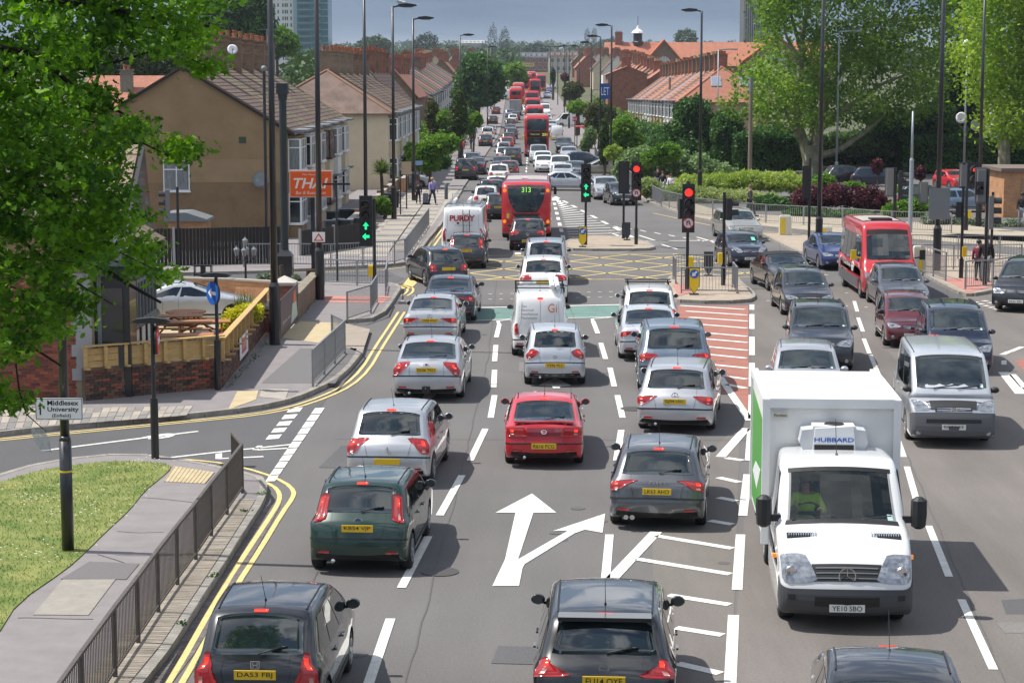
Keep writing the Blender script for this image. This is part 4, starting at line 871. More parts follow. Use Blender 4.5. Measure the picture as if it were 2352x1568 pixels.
def terrace_house(X,y0,w,depth,eave,apex,face,wallm,roofm,bay='box',z=0.0,label='',group=None,doorm=None,near=False,first=False,last=False,pots=3,baym=None,chim=BRICKB,framem=None,upper=None,stack_h=1.5,hip=False,tiles=False,chy=None,dormer=False):
 """face +1: facade looks to +x at X; -1: looks to -x"""
 root = thing('terraced_house',label,'house',(X,y0,z),0,group); s = face; xb = -s * depth; xm = -s * depth / 2
 prof = [(0,0),(0,eave),(xm,apex),(xb,eave),(xb,0)]
 part('wall',MB().extr(prof if not hip else [(0,0),(0,eave),(xb,eave),(xb,0)],(0,w - .004,0)),wallm,root)
 hy = 4.2 if hip else 0
 r = MB(); th = .10; ov = .35; k = (apex - eave) / abs(xm);
 for sg,xe in ((s,0),(-s,xb)):
  a = [(xe + sg * ov,eave - ov * k + .02),(xm,apex + .02),(xm,apex + th + .02),(xe + sg * ov,eave - ov * k + th)]
  if hip:
   r.add([(a[0][0],-ov,a[0][1]),(a[0][0],w,a[0][1]),(xm,w,a[1][1]),(xm,hy,a[1][1]),(a[3][0],-ov,a[3][1]),(a[3][0],w,a[3][1]),(xm,w,a[2][1]),(xm,hy,a[2][1])],[(0,1,2,3),(4,7,6,5),(0,4,5,1),(1,5,6,2),(0,3,7,4)])
  else:r.extr(a,(0,w + (.16 if first else 0) + (.1 if last else 0),0),(0,-.16 if first else 0,0))
 if hip:
  e = eave - ov * k; r.add([(s * ov,-ov,e + th),(xb - s * ov,-ov,e + th),(xm,hy,apex + th + .02),(s * ov,-ov,e),(xb - s * ov,-ov,e)],[(0,1,2),(0,3,4,1)])
 ro = part('roof',r,roofm,root)
 if tiles:
  if tiles == 'one':
   i = 0; T0 = None; rest = MB()
   for c,a,d in slope_tiles(s * ov,eave - ov * k + th,xm,apex + th,-.14,w):
    if T0 is None:T0 = MB().box((0,0,0),(d[0],d[1],d[2])).mesh('roof_tile')
    i += 1
    if i > 300:rest.box((c[0],c[1],c[2] + .03),d,ry=-a + math.pi * (abs(a) > 1.6) - .07 * s); continue
    t = link('roof_tile',T0,TILEBR,ro,(c[0],c[1],c[2] + .03 + random.uniform(0,.006))); t.rotation_euler = (random.uniform(-.01,.01),-a + math.pi * (abs(a) > 1.6) - .07 * s,0)
   if rest.v:q = part('roof_tiles',rest,TILEBR,ro); q['kind'] = 'stuff'
  else:
   rest = MB()
   for c,a,d in slope_tiles(s * ov,eave - ov * k + th,xm,apex + th,0,w):
    rest.box((c[0],c[1],c[2] + .03 + random.uniform(0,.008)),d,ry=-a + math.pi * (abs(a) > 1.6) - .07 * s)
   q = part('roof_tiles',rest,roofm,ro); q['kind'] = 'stuff'
 rd = MB()
 if not hip:rd.tube((xm,0,apex + th + .03),(xm,w,apex + th + .03),.13,n=8)
 else:rd.tube((xm,hy,apex + th + .03),(xm,w,apex + th + .03),.13,n=8); rd.tube((s * ov,-ov,eave - ov * k + th),(xm,hy,apex + th),.12,n=6); rd.tube((xb - s * ov,-ov,eave - ov * k + th),(xm,hy,apex + th),.12,n=6)
 part('ridge_tiles',rd,roofm if not near else mat('ridge_clay',(.22,.12,.075),.85,var=.2),ro)
 if near:part('party_flashing',MB().tube((s * (ov - .05),w,eave - ov * k + th + .06),(xm,w,apex + th + .05),.06,n=5),mat('verge_brown',(.16,.08,.06),.8),ro)
 if stack_h:
  cy = w if chy is None else chy; chimney(root,xm + s * .0,cy,apex - .7,1.55,.62,stack_h + .7,pots,chim,random.choice((TERRA,TERRA,POTCREAM)) if not near else TERRA)
 part('gutter',MB().tube((s * (ov + .05),0,eave - ov * k + .03),(s * (ov + .05),w - .02,eave - ov * k + .03),.06,n=6).tube((s * .06,w - .1,0),(s * .06,w - .1,eave),.045,n=6),BLACKM if not near else GREYM,root)
 fm = framem or UPVC; bw = w * .46; by = .35 if face > 0 else w - bw - .35; pj = .62; bm = baym or wallm
 nx = V3((0,s,0)); sgn = s
 def faces(zb,hh,upm,gm):
  x1 = s * pj; f0 = (x1 + s * .005,by if s > 0 else by + bw,zb); window(bayp,f0,(0,s,0),bw,hh,3,.28,fm,gm,.05)
  for yy,e,o in ((by,(-s,0,0) if True else 0,None),(by + bw,(s,0,0),None)):
   pass
  ya = by - .005; window(bayp,(0 if s > 0 else s * pj,ya,zb),(1,0,0),pj,hh,1,.28,fm,gm,.04)
 bayp = part('bay',MB().box((s * pj / 2,by + bw / 2,.4),(pj,bw,.8)).box((s * pj / 2,by + bw / 2,1.6 + .8 + .5),(pj,bw,.95)).box((s * pj / 2 * .94,by + bw / 2,2.9),(pj * .94,bw * .97,4.7)),bm,root)
 b = MB().box((s * (pj / 2 + .12),by + bw / 2,eave - .05),(pj + .5,bw + .3,.12)); part('bay_roof',b,LEAD,bayp)
 faces(.82,1.55,None,CURT if random.random() < .6 else WIN); faces(eave - 2.05,1.6,None,CURT if random.random() < .6 else WIN)
 dy = by + bw + .35 if s > 0 else .35; dw = 1.0
 d = part('door',MB().box((s * .03,dy + dw / 2,1.05),(.08,dw,2.1)),doorm or random.choice((BLACKM,mat('door_red',(.25,.03,.02),.4),UPVC,mat('door_brown',(.12,.05,.02),.5))),root); part('handle',MB().box((s * .09,dy + dw * .85,1.05),(.04,.04,.12)),CHROME,d)
 part('porch_canopy',MB().box((s * .4,dy + dw / 2,2.35),(.9,dw + .5,.1)),LEAD,root)
 window(root,(s * .005,dy + .05 if s > 0 else dy + dw,eave - 1.75),(0,s,0),.95,1.2,1,.3,fm,WIN)
 return root
DARKF = mat('dark_brown_window_frame',(.09,.02,.015),.4)
R1 = ['end terraced house with brown pebbledash gable wall facing the crossroads','terraced house second from the pebbledash gable, white upstairs bay','terraced house third along from the brown gable, with white bay shutters',
 'terraced house with dark brown window frames in its upstairs bay','terraced house fifth from the brown gable, beside the dark framed bay','far end house of the first brown roofed terrace on the left']
for i in range(6):
 h = terrace_house(-11.3,104 + i * 5.6,5.6,10.4,5.55,8.65,1,BUFF if i == 0 else (CREAM if i % 3 else WHITER),TILEBR if i % 2 == 0 else TILEBR2,label=R1[i],group='left terrace with brown tiled roofs',near=True,first=i == 0,last=i == 5,tiles='one' if i == 0 else 'all',baym=[BUFF,WHITER,CREAM,CREAM,WHITER,CREAM][i],framem=DARKF if i == 3 else None,stack_h=1.75,pots=3,doorm=BLACKM)
 if i == 0:H1 = h
window(H1,(-17.57 + 11.3,-.01,2.49),(1,0,0),1.33,1.55,2,.30,UPVC,CURT,.05)
part('air_vent',MB().box((-2.25,-.012,5.05),(.36,.03,.32)),mat('vent_green',(.05,.07,.04),.8),H1)
part('lower_render',MB().box((-5.2,-.004,1.45),(10.3,.012,2.9)),mat('render_darker',(.235,.15,.08),.95,var=.16,vs_=.8,bump=.3,bs=60,fine=.3),H1)
part('render_patch',MB().box((-3.0,-.010,3.5),(4.6,.010,1.15)),mat('render_patch',(.33,.225,.125),.95,var=.1,vs_=1,fine=.25,bump=.3,bs=60),H1)
part('bargeboard',MB().extr([(.4,5.35),(-5.2,8.72),(-5.2,8.6),(.4,5.2)],(0,.12,0),(0,-.17,0)).extr([(-10.8,5.35),(-5.2,8.72),(-5.2,8.6),(-10.8,5.2)],(0,.12,0),(0,-.17,0)),DARKW,H1)
def dish(label,x,y,z,r,aim,m=WSIGN,group=None):
 o = thing('satellite_dish',label,'satellite dish',(x,y,z),0,group); a = V3(aim).normalized(); q = a.to_track_quat('Z','Y').to_matrix()
 b = MB(); b.lathe([(.02,0),(r * .5,r * .07),(r,r * .25),(r,r * .27),(r * .5,r * .1),(.02,.03)],n=18); b.v = [tuple(q @ V3(v)) for v in b.v]; part('reflector',b,m,o,True)
 part('feed_arm',MB().tube(q @ V3((0,-r * .9,r * .2)),q @ V3((0,-r * .3,r * 1.0)),.02,n=5).box(tuple(q @ V3((0,-r * .3,r))),(.08,.08,.1)),GREYM,o)
 part('bracket',MB().tube((0,0,0),tuple(-a * .3),.025,n=5).tube(tuple(-a * .3),tuple(-a * .3 + V3((0,0,-.3))),.025,n=5),GREYM,o)
dish('grey satellite dish on the brown pebbledash gable wall',-12.6,103.6,3.05,.42,(-.3,-1,.4),GSIGN)
dish('pale satellite dish fixed to the second brick chimney stack',-14.6,108.6,9.6,.27,(.2,-1,.35),WSIGN)
def aerial(label,x,y,z,h=1.2,group=None):
 o = thing('tv_aerial',label,'tv aerial',(x,y,z),0,group); b = MB().tube((0,0,0),(0,0,h),.02,n=5).tube((-.6,0,h),(.7,.1,h),.015,n=4)
 for i in range(8):b.tube((-.5 + i * .15,-.18,h),(-.5 + i * .15,.18,h),.008,n=4)
 part('mast_and_elements',b,GREYM,o)
aerial('leaning tv aerial on the first chimney of the left terrace',-16.6,110.4,10.1,1.3); aerial('tv aerial on the farther chimneys of the left terrace',-15.6,132.5,10.2,1.0); aerial('tv aerial beside the concrete chimney of the red roofed house',-29.4,150,9.5,1.8)
for i in range(6):
 terrace_house(-8.95,150 + i * 6.5,6.5,9.6,5.7,8.6,1,CREAM if i % 3 < 2 else WHITER,TILEBR2 if i % 2 else TILEBR,label='cream terraced house ' + ('with hipped roof end nearest the palm','second along in the cream terrace','in the middle of the cream terrace','fourth along in the cream terrace','fifth along in the cream terrace','at the far end of the cream terrace')[i],group='cream terrace beyond the palm',last=i == 5,chim=mat('rendered_chimney',(.24,.18,.12),.9,var=.2,vs_=2) if i < 3 else BRICKB,stack_h=1.5,hip=i == 0,pots=4,tiles='all' if i else False,near=True)
for i in range(14):
 h = terrace_house(-12.4 + i * .05,305 + i * 9.4,9.4,11.4,5.7,9.3,1,BRICKR if i == 0 else WHITER,[TILEBR,TILEBR2,TILEPL][i % 3],z=gz(305 + i * 9.4),label='terraced house with plain red brick gable beyond the cream row' if i == 0 else 'white fronted terraced house, number %s past the red brick gable' % ('one two three four five six seven eight nine ten eleven twelve thirteen'.split()[i - 1]),group='far left terrace',first=i == 0,stack_h=1.7,pots=5,chim=BRICKR)
 if i == 0:part('bargeboard',MB().extr([(.5,5.3),(-5.7,9.42),(-5.7,9.15),(.5,5.0)],(0,.15,0),(0,-.22,0)).extr([(-11.9,5.3),(-5.7,9.42),(-5.7,9.15),(-11.9,5.0)],(0,.15,0),(0,-.22,0)),mat('cream_bargeboard',(.6,.5,.36),.7),h)
for i in range(16):
 zz = -.05 * min(i,14)
 terrace_house(19.5,241 + i * 6.0,6.0,10.6,5.5,9.3,-1,WHITER if i in (1,2,7,8,9) else mat('tan_render',(.38,.27,.17),.9,var=.15,vs_=1),[TILEPL,TILERED,TILEDK,TILEOR,mat('mauve_tiles',(.25,.17,.17),.85,var=.2,vs_=1),TILEDK,TILEOR,TILEBR][i % 8],z=zz,label='terraced house ' + ('with hipped orange roof and skylights, nearest on the right','second from the hipped corner on the right, with white bays','third from the hipped corner on the right, with white bays')[i] if i < 3 else 'orange or brown roofed terraced house, %s from the skylight corner' % ('fourth fifth sixth seventh eighth ninth tenth eleventh twelfth thirteenth fourteenth fifteenth sixteenth'.split()[i - 3]),group='right terrace with orange roofs',hip=i == 0,chim=BRICKB if i % 3 else BRICKR,stack_h=1.6,pots=5)
hk = COL.objects['terraced_house.026'] if 'terraced_house.026' in COL.objects else None
for i in range(9):
 terrace_house(20.2,350 + i * 9,9,10,5.6,9.2,-1,[BRICKR,WHITER,BRICKB][i % 3],[TILEPL,TILEOR,TILEDK][i % 3],z=gz(350) * .3 + .3 * i,label='distant right hand house behind the blue sign, %s from its red brick gable' % 'first second third fourth fifth sixth seventh eighth ninth'.split()[i],group='distant right terrace',first=i == 0,chim=BRICKR,stack_h=1.6,pots=5)
sk = thing('skylight','left skylight in the hipped orange roof on the right','skylight',(0,0,0));
def skylight(o,cx_,cz_,w,h,y0,eave,apex,hy,z0):
 k = (apex - eave) / (hy + .35); n = V3((0,-k,1)).normalized(); up_ = V3((0,1,k)).normalized(); yb = (cz_ - eave) / k - .35; c = V3((cx_,y0 + yb,z0 + cz_ + .12))
 f = MB().extr([(-w / 2,-h / 2),(w / 2,-h / 2),(w / 2,h / 2),(-w / 2,h / 2)],n * .08,c,(1,0,0),up_); part('frame',f,GREYM,o)
 part('pane',MB().extr([(-w / 2 + .09,-h / 2 + .1),(w / 2 - .09,-h / 2 + .1),(w / 2 - .09,h / 2 - .1),(-w / 2 + .09,h / 2 - .1)],n * .02,c + n * .08,(1,0,0),up_),mat('bright_glass',(.5,.53,.57),.08,.6),o)
skylight(sk,23.9,7.6,1.2,1.7,241,5.3,9.3,4.2,0)
sk2 = thing('skylight','right skylight in the hipped orange roof, half behind leaves','skylight'); skylight(sk2,27.2,7.6,1.2,1.7,241,5.3,9.3,4.2,0)
def simple_house(X,Y,w,d,eave,apex,wm,rm,label,ridge='x',z=None,group=None,chims=1,name='house',cat='house',win=0,pots=4):
 z = gz(Y) if z is None else z; o = thing(name,label,cat,(X,Y,z),0,group)
 if ridge == 'x':
  part('wall',MB().extr([(0,0),(d,0),(d,eave),(d / 2,apex),(0,eave)],(w,0,0),(-w / 2,0,0),(0,1,0)),wm,o)
  k = (apex - eave) / (d / 2); r = MB()
  for a in ([(-.4,eave - .4 * k),(d / 2,apex),(d / 2,apex + .12),(-.4,eave - .4 * k + .12)],[(d + .4,eave - .4 * k),(d / 2,apex),(d / 2,apex + .12),(d + .4,eave - .4 * k + .12)]):r.extr(a,(w + .4,0,0),(-w / 2 - .2,0,0),(0,1,0))
  ro = part('roof',r,rm,o); cpos = [(-w / 2 + w * (i + .5) / max(1,chims),d / 2) for i in range(chims)]
 else:
  part('wall',MB().extr([(-w / 2,0),(w / 2,0),(w / 2,eave),(0,apex),(-w / 2,eave)],(0,d,0)),wm,o)
  k = (apex - eave) / (w / 2); r = MB()
  for a in ([(-w / 2 - .4,eave - .4 * k),(0,apex),(0,apex + .12),(-w / 2 - .4,eave - .4 * k + .12)],[(w / 2 + .4,eave - .4 * k),(0,apex),(0,apex + .12),(w / 2 + .4,eave - .4 * k + .12)]):r.extr(a,(0,d + .4,0),(0,-.2,0))
  ro = part('roof',r,rm,o); cpos = [(0,d * (i + .5) / max(1,chims)) for i in range(chims)]
 for (a,b_) in cpos:chimney(o,a,b_,apex - .6,1.6 if ridge == 'y' else .7,.7 if ridge == 'y' else 1.6,2.1,pots,random.choice((BRICKR,BRICKB)),det=False,name='chimney')
 for i in range(win):
  x = -w / 2 + w * (i + .5) / win
  for zz in (1.0,eave - 1.9):window(o,(x - .55,-.02,zz),(1,0,0),1.1,1.3,2,.3)
 return o
h = simple_house(-28.5,157,8.5,9,5.8,8.2,BRICKB,TILEPL,'house with salmon red tiled roof behind the brown gable',chims=0,win=0)
chimney(h,-1.1,2.5,6.5,.9,.7,2.2,2,mat('concrete_chimney',(.2,.19,.15),.9,var=.2)); s3 = thing('skylight','skylight in the salmon red roof behind the brown gable','skylight'); skylight(s3,-26.0,6.9,1.1,1.2,157,5.8,8.2,4.5,0)
def school():
 X0,X1,Y,zg = 25.6,86.0,560,3.0; s_ = F_ / 560; zt = lambda py:HC - (py - YH) / s_
 o = thing('school','long school building with bright orange roof and arched gable windows','school',(0,Y,0)); ri,ea = zt(98),zt(150)
 part('wall',MB().box(((X0 + X1) / 2,6,(ea + zg) / 2),(X1 - X0,12,ea - zg)),BRICKR,o)
 part('roof',MB().extr([(-.5,ea - .3),(6,ri),(12.5,ea - .3)],(X1 - X0 + 1,0,0),(X0 - .5,0,0),(0,1,0)),mat('orange_plain_tiles',(.42,.17,.105),.9,var=.14,vs_=.7,fine=.12,bs=6),o)
 gx = lambda px_:(px_ - CX) / s_
 for (a,b_,ap,el) in ((1375 + 105,1375 + 185 - 0,97,143),(1700,1852,88,142)):
  xa,xb,xc = gx(a),gx(b_),gx((a + b_) / 2); za,ze = zt(ap),zt(el)
  g = part('gable',MB().extr([(xa,zg),(xb,zg),(xb,ze),(xc,za),(xa,ze)],(0,6,0),(0,-3,0)),BRICKB,o)
  part('gable_roof',MB().extr([(xa - .5,ze - .5),(xc,za),(xc,za + .5),(xa - .5,ze)],(0,9,0),(0,-3.4,0)).extr([(xb + .5,ze - .5),(xc,za),(xc,za + .5),(xb + .5,ze)],(0,9,0),(0,-3.4,0)),mat('gable_clay',(.42,.11,.05),.9),o)
  r_ = (xb - xa) * .17; zc_ = ze - .2; arc = [(xc + r_ * math.cos(t),zc_ + r_ * math.sin(t)) for t in np.linspace(0,math.pi,14)]
  part('brick_arch',MB().extr([(xc + (r_ + .5) * math.cos(t),zc_ + (r_ + .5) * math.sin(t)) for t in np.linspace(0,math.pi,14)] + [(xc - r_ - .5,zc_ - 4),(xc + r_ + .5,zc_ - 4)],(0,-.05,0),(0,-3,0)),BRICKR,g)
  w_ = part('arched_window',MB().extr(arc + [(xc - r_,zc_ - 4),(xc + r_,zc_ - 4)],(0,-.06,0),(0,-3.06,0)),mat('pale_glazing',(.4,.42,.42),.3),g); bb = MB()
  for i in range(1,5):x = xc - r_ + 2 * r_ * i / 5; hh = math.sqrt(max(0,r_ * r_ - (x - xc) ** 2)); bb.box((x,-3.16,zc_ - 2 + hh / 2),(.12,.08,4 + hh))
  for i in range(5):bb.box((xc,-3.16,zc_ - 3.4 + i * 1.0),(2 * r_,.08,.1))
  part('glazing_bars',bb,UPVC,w_)
 cu = thing('roof_cupola','dark ventilation cupola with pale cap and spike on the school roof','cupola',(gx(1465),Y + 6,ri))
 part('louvred_drum',MB().lathe([(1.5,-1),(1.5,0),(1.2,.3),(1.2,2.2),(1.6,2.4)],n=8),BLACKM,cu); part('cap',MB().lathe([(1.8,2.4),(1.5,2.9),(.5,3.6),(.12,4.6)],n=8),WSIGN,cu); part('spike',MB().tube((0,0,4.5),(0,0,7),.08,n=5),BLACKM,cu)
 chimney(o,gx(1411) + 1.2,6,ri - 2,2,1.5,4.6,4,BRICKR)
school()
def tower_left():
 y = 890; s_ = F_ / y; X = lambda p:(p - CX) / s_; g = gz(y)
 o = thing('tower_block','white panelled tower block with paired windows, left of the teal tower','tower block',(0,y,g)); x0,x1 = X(626),X(680); top = 41
 part('wall',MB().box(((x0 + x1) / 2,8,top / 2),(x1 - x0,16,top)),mat('white_cladding',(.72,.72,.70),.6),o); part('glass_crown',MB().box(((x0 + x1) / 2 + 1.5,8,top + 3),(x1 - x0 + 3,14,6)),mat('pale_blue_glazing',(.25,.38,.42),.2),o)
 part('stair_tower',MB().box((X(688),7.5,24),(3.2,15,48)),mat('pale_blue_panel',(.36,.47,.52),.4),o)
 for k in range(12):
  for i,u in enumerate((.12,.2,.36,.45 + .0,.56,.66,.74,.90)):
   if i == 3:continue
   w_ = part('window',MB().box((x0 + (x1 - x0) * u,-.05,top - 3.4 - k * 2.8),(.55,.12,1.5)),WIN,o);
 t = thing('glass_tower','tall teal glass tower with balconies rising out of frame','tower block',(0,y - 4,g)); x0,x1 = X(690),X(760); tm = mat('teal_glass',(.02,.14,.17),.15,var=.25,vs_=.3);
 part('core',MB().box(((x0 + x1) / 2,10,32),(x1 - x0,20,64)),tm,t)
 for k in range(22):
  part('floor_band',MB().box(((x0 + x1) / 2,-.06,2 + k * 2.8),(x1 - x0 + .1,.2,.5)),mat('pale_teal',(.12,.30,.34),.4),t)
  part('dark_glazing',MB().box((x0 + 3.2,-.12,3.4 + k * 2.8),(4.5,.1,1.0)),WIN,t);
  part('balcony',MB().box((x0 + (x1 - x0) * .66,-.9,2.0 + k * 2.8),(3.0,1.8,.15)).box((x0 + (x1 - x0) * .66,-1.75,2.6 + k * 2.8),(3.0,.06,1.0)),GSIGN,t)
 l = thing('office_block','low pale office block just left of the white tower','office block',(0,y + 60,g)); x0,x1 = X(585),X(634)
 part('wall',MB().box(((x0 + x1) / 2,5,17),(x1 - x0,10,34)),mat('grey_panel',(.42,.44,.46),.7),l)
 for k in range(4):
  for i in range(6):part('window',MB().box((x0 + (x1 - x0) * (i + .5) / 6,-.06,31 - k * 3.2),(.9,.12,1.8)),WIN,l)
 y = 820; s_ = F_ / y; r = thing('grey_tower','grey ribbed concrete tower rising behind the plane tree','tower block',((1742 - CX) / s_,y,gz(y))); part('core',MB().box((0,8,33),(13.5,16,66)),mat('dark_concrete',(.10,.105,.11),.8),r)
 for i in range(16):part('rib',MB().box((-6.4 + i * .85,-.15,33),(.34,.3,66)),mat('pale_concrete',(.30,.30,.31),.8),r)
tower_left()
def farblock(px0,px1,s_,h,label,wm,rm,n,z0=None):
 x0,y = XS(px0,s_); x1,_ = XS(px1,s_); w = x1 - x0; o = thing('shop_building',label,'building',((x0 + x1) / 2,y,gz(y) if z0 is None else z0))
 part('wall',MB().box((0,5,h / 2),(w,10,h)),wm,o); part('roof',MB().extr([(-.3,h),(2,h + 2.6),(8,h + 2.6),(10.3,h)],(w + .4,0,0),(-w / 2 - .2,0,0),(0,1,0)),rm,o)
 for r_ in range(2):
  for i in range(n):window(o,(-w / 2 + w * (i + .5) / n - .7,-.03,1.2 + r_ * (h / 2)),(1,0,0),1.4,1.7,2,.4)
 for i in range(n):part('dormer',MB().box((-w / 2 + w * (i + .5) / n,1.2,h + 1.1),(1.5,1.6,1.6)),UPVC,o)
 return o
farblock(1196,1258,4.9,6.6,'brick shops with grey mansard roof closing the far end of the road',BRICKR,mat('slate',(.08,.085,.10),.7),5); farblock(1262,1342,5.1,7.2,'cream parade of shops closing the far end behind the lamp posts',mat('pale_stucco',(.5,.46,.4),.9),TILEDK,6)
farblock(1058,1112,2.6,14,'flat roofed grey works building on the far ridge',mat('works_grey',(.34,.33,.30),.8),mat('works_roof',(.5,.5,.5),.8),6)
wm_ = [BRICKR,BRICKB,WHITER,CREAM]; rm_ = [TILEDK,TILEPL,TILEOR,TILEDK]
k = 0
for (px_,s_,zr) in [(x,s_,0) for s_,xs in ((13,(905,955)),(10.5,(930,975,1015)),(9,(960,1000,1045)),(8,(1000,1040)),(7,(1045,1080)),(24,(780,840)),(18,(800,860,905))) for x in xs]:
 x,y = XS(px_,s_); k += 1; simple_house(x,y,5.6,28,6.0,9.2,wm_[k % 4],rm_[k % 2],'brown roofed house with a row of chimneys, %s among the roofs behind the left terrace' % 'first second third fourth fifth sixth seventh eighth ninth tenth eleventh twelfth thirteenth fourteenth fifteenth sixteenth seventeenth eighteenth'.split()[k - 1],'y',group='roofs behind the left terrace',chims=5,pots=5)
k = 0
for (px_,s_) in ((1352,6.5),(1375,7.5),(1392,8.5),(1352,8.0),(1335,6),(1418,9.5),(1440,10.5),(1475,12)):
 x,y = XS(px_,s_); k += 1; simple_house(x,y,7,20,5.8,9.4,wm_[k % 4],rm_[(k + 1) % 4],'small orange roofed house, %s among the roofs beside the right hand lamps' % 'first second third fourth fifth sixth seventh eighth'.split()[k - 1],'y',group='roofs beside the right hand lamps',chims=4,pots=4)
simple_house(19.2,345,6.5,9,8.2,9.5,BRICKR,TILEPL,'tall plain red brick house side between the right hand terraces','y',chims=1)
# ================================================================ the pub
BRK = [mat('brick_red%d' % i,c,.85,fine=.15) for i,c in enumerate([(.30,.075,.045),(.22,.06,.04),(.36,.11,.06),(.14,.05,.04),(.26,.09,.055)])]
MORT = mat('mortar',(.36,.27,.18),.95,fine=.1)
def brickface(parent,org,ex,w,h,off,mats,cap=300,bw=.225,bh=.075,seed=3):
 """bricks standing proud of a mortar bed, one object each up to cap"""
 ex = V3(ex).normalized(); n = ex.cross(V3((0,0,1))); org = V3(org); rr = random.Random(seed); ang = math.atan2(ex.y,ex.x); me = {}; cnt = 0; rest = [MB() for _ in mats]; rows = int(h / bh)
 for r_ in range(rows):
  x = -bw / 2 if r_ % 2 else 0.0
  while x < w - .02:
   a,b_ = max(0,x),min(w,x + bw); x += bw
   if b_ - a < .05:continue
   m = rr.randrange(len(mats)); c = org + ex * ((a + b_) / 2) + V3((0,0,(r_ + .5) * bh)) + n * (off + rr.uniform(0,.004)); l = round(b_ - a - .012,3)
   if cnt < cap:
    if l not in me:me[l] = MB().box((0,0,0),(l,.03,bh - .012)).mesh('brick')
    link('brick',me[l],mats[m],parent,c,ang); cnt += 1
   else:rest[m].box(tuple(c),(l,.03,bh - .012),ang)
 for m,b_ in zip(mats,rest):
  if b_.v:q = part('brickwork',b_,m,parent); q['kind'] = 'stuff'
def pub():
 gy = G(0,930)[1]; xr = (198 - CX) / ((930 - YH) / HC)
 o = thing('pub_building','red brick corner pub with half timbered side, behind the oak','pub',(0,0,0))
 x_r,y_f,y_b = -10.55,gy + .25,gy + 9.2
 part('wall',MB().box(((x_r - 24) / 2,(y_f + y_b) / 2,1.65),(x_r + 24,y_b - y_f,3.3)),MORT,o)
 w = 3.6; wf = part('brick_front',MB().box((x_r - w / 2,y_f - .008,1.7),(w,.016,3.4)),MORT,o); brickface(wf,(x_r - w,y_f - .01,0),(1,0,0),w - .42,3.3,.008,BRK)
 q = MB();
 for i in range(9):q.box((x_r - (.20 if i % 2 else .26),y_f - .03,.75 + i * .3),(.40 if i % 2 else .52,.08,.30))
 part('stone_quoins',q,mat('grey_quoin',(.33,.33,.33),.8,fine=.1),o)
 s_ = part('side_wall',MB().box((x_r + .02,(y_f + 1.5 + y_b) / 2,1.7),(.04,y_b - y_f - 1.5,3.4)),WHITER,o)
 for i in range(2):window(o,(x_r + .05,y_f + 2.3 + i * 3.3,1.35),(0,1,0),3.1,1.75,6,.33,GSIGN,WIN,.08,.09)
 t_ = MB()
 for i in range(8):t_.box((x_r + .06,y_f + 1.6 + i * .95,.9),(.06,.12,1.7))
 for z_ in (1.25,3.2,.1):t_.box((x_r + .065,(y_f + y_b) / 2 + .7,z_),(.06,y_b - y_f - 1.6,.14))
 tf = part('timber_frame',t_,BLACK,o); tf['kind'] = 'stuff'
 p = part('porch',MB().box((x_r + .45,y_f + .75,1.7),(.9,.9,3.4)),BLACK,o); part('porch_door',MB().box((x_r + .45,y_f + .28,1.55),(.55,.06,2.7)),mat('door_gloss_black',(.02,.02,.022),.15,coat=1),p)
 part('porch_column',MB().box((x_r + .14,y_f + .27,1.65),(.10,.08,3.1)),GSIGN,p); part('porch_cornice',MB().box((x_r + .45,y_f + .7,3.35),(1.25,1.25,.16)),BLACK,p)
 part('porch_hood',MB().extr([(-.55,0),(.55,0),(0,.75)],(0,1.0,0),(x_r + .45,y_f + .2,3.45)),LEAD,p)
 r = MB(); x_e = x_r + .35; r.extr([(x_e,3.25),(x_r - 6,7.6),(x_r - 6,7.72),(x_e,3.38)],(0,y_b - y_f + .8,0),(0,y_f - .4,0)); rf = part('roof',r,TILEBR2,o); T0 = MB().box((0,0,0),(.40,.55,.035)).mesh('roof_tile'); n = 0
 a = math.atan2(4.4,-6.35)
 for i in range(12):
  for j in range(17):
   u = (i + .5) / 19; t = link('roof_tile',T0,TILEBR2,rf,(x_e - 6.35 * u,y_f - .1 + j * .56,3.45 + 4.35 * u + random.uniform(0,.01))); t.rotation_euler = (0,-a + math.pi - .09,0)
 gate = part('gable_wall',MB().extr([(x_r,3.2),(x_r - 6,7.5),(x_r - 12,3.2)],(0,.2,0),(0,y_f,0)),BUFF,o)
 rb = part('rear_roof',MB().extr([(y_b - .2,3.3),(y_b + 3.4,5.95),(y_b + 4.6,3.3)],(7,0,0),(x_r - 7.9,0,0),(0,1,0)),TILEBR2,o); part('verge_board',MB().extr([(y_b - .3,3.2),(y_b + 3.4,6.05),(y_b + 4.7,3.2)],(.12,0,0),(x_r - .9,0,0),(0,1,0)),BLACK,o)
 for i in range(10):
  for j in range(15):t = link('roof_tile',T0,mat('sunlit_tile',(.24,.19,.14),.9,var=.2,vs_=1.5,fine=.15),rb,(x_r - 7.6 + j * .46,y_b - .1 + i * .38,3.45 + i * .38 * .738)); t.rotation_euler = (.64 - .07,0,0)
 return x_r,y_f
PX,PY = pub()
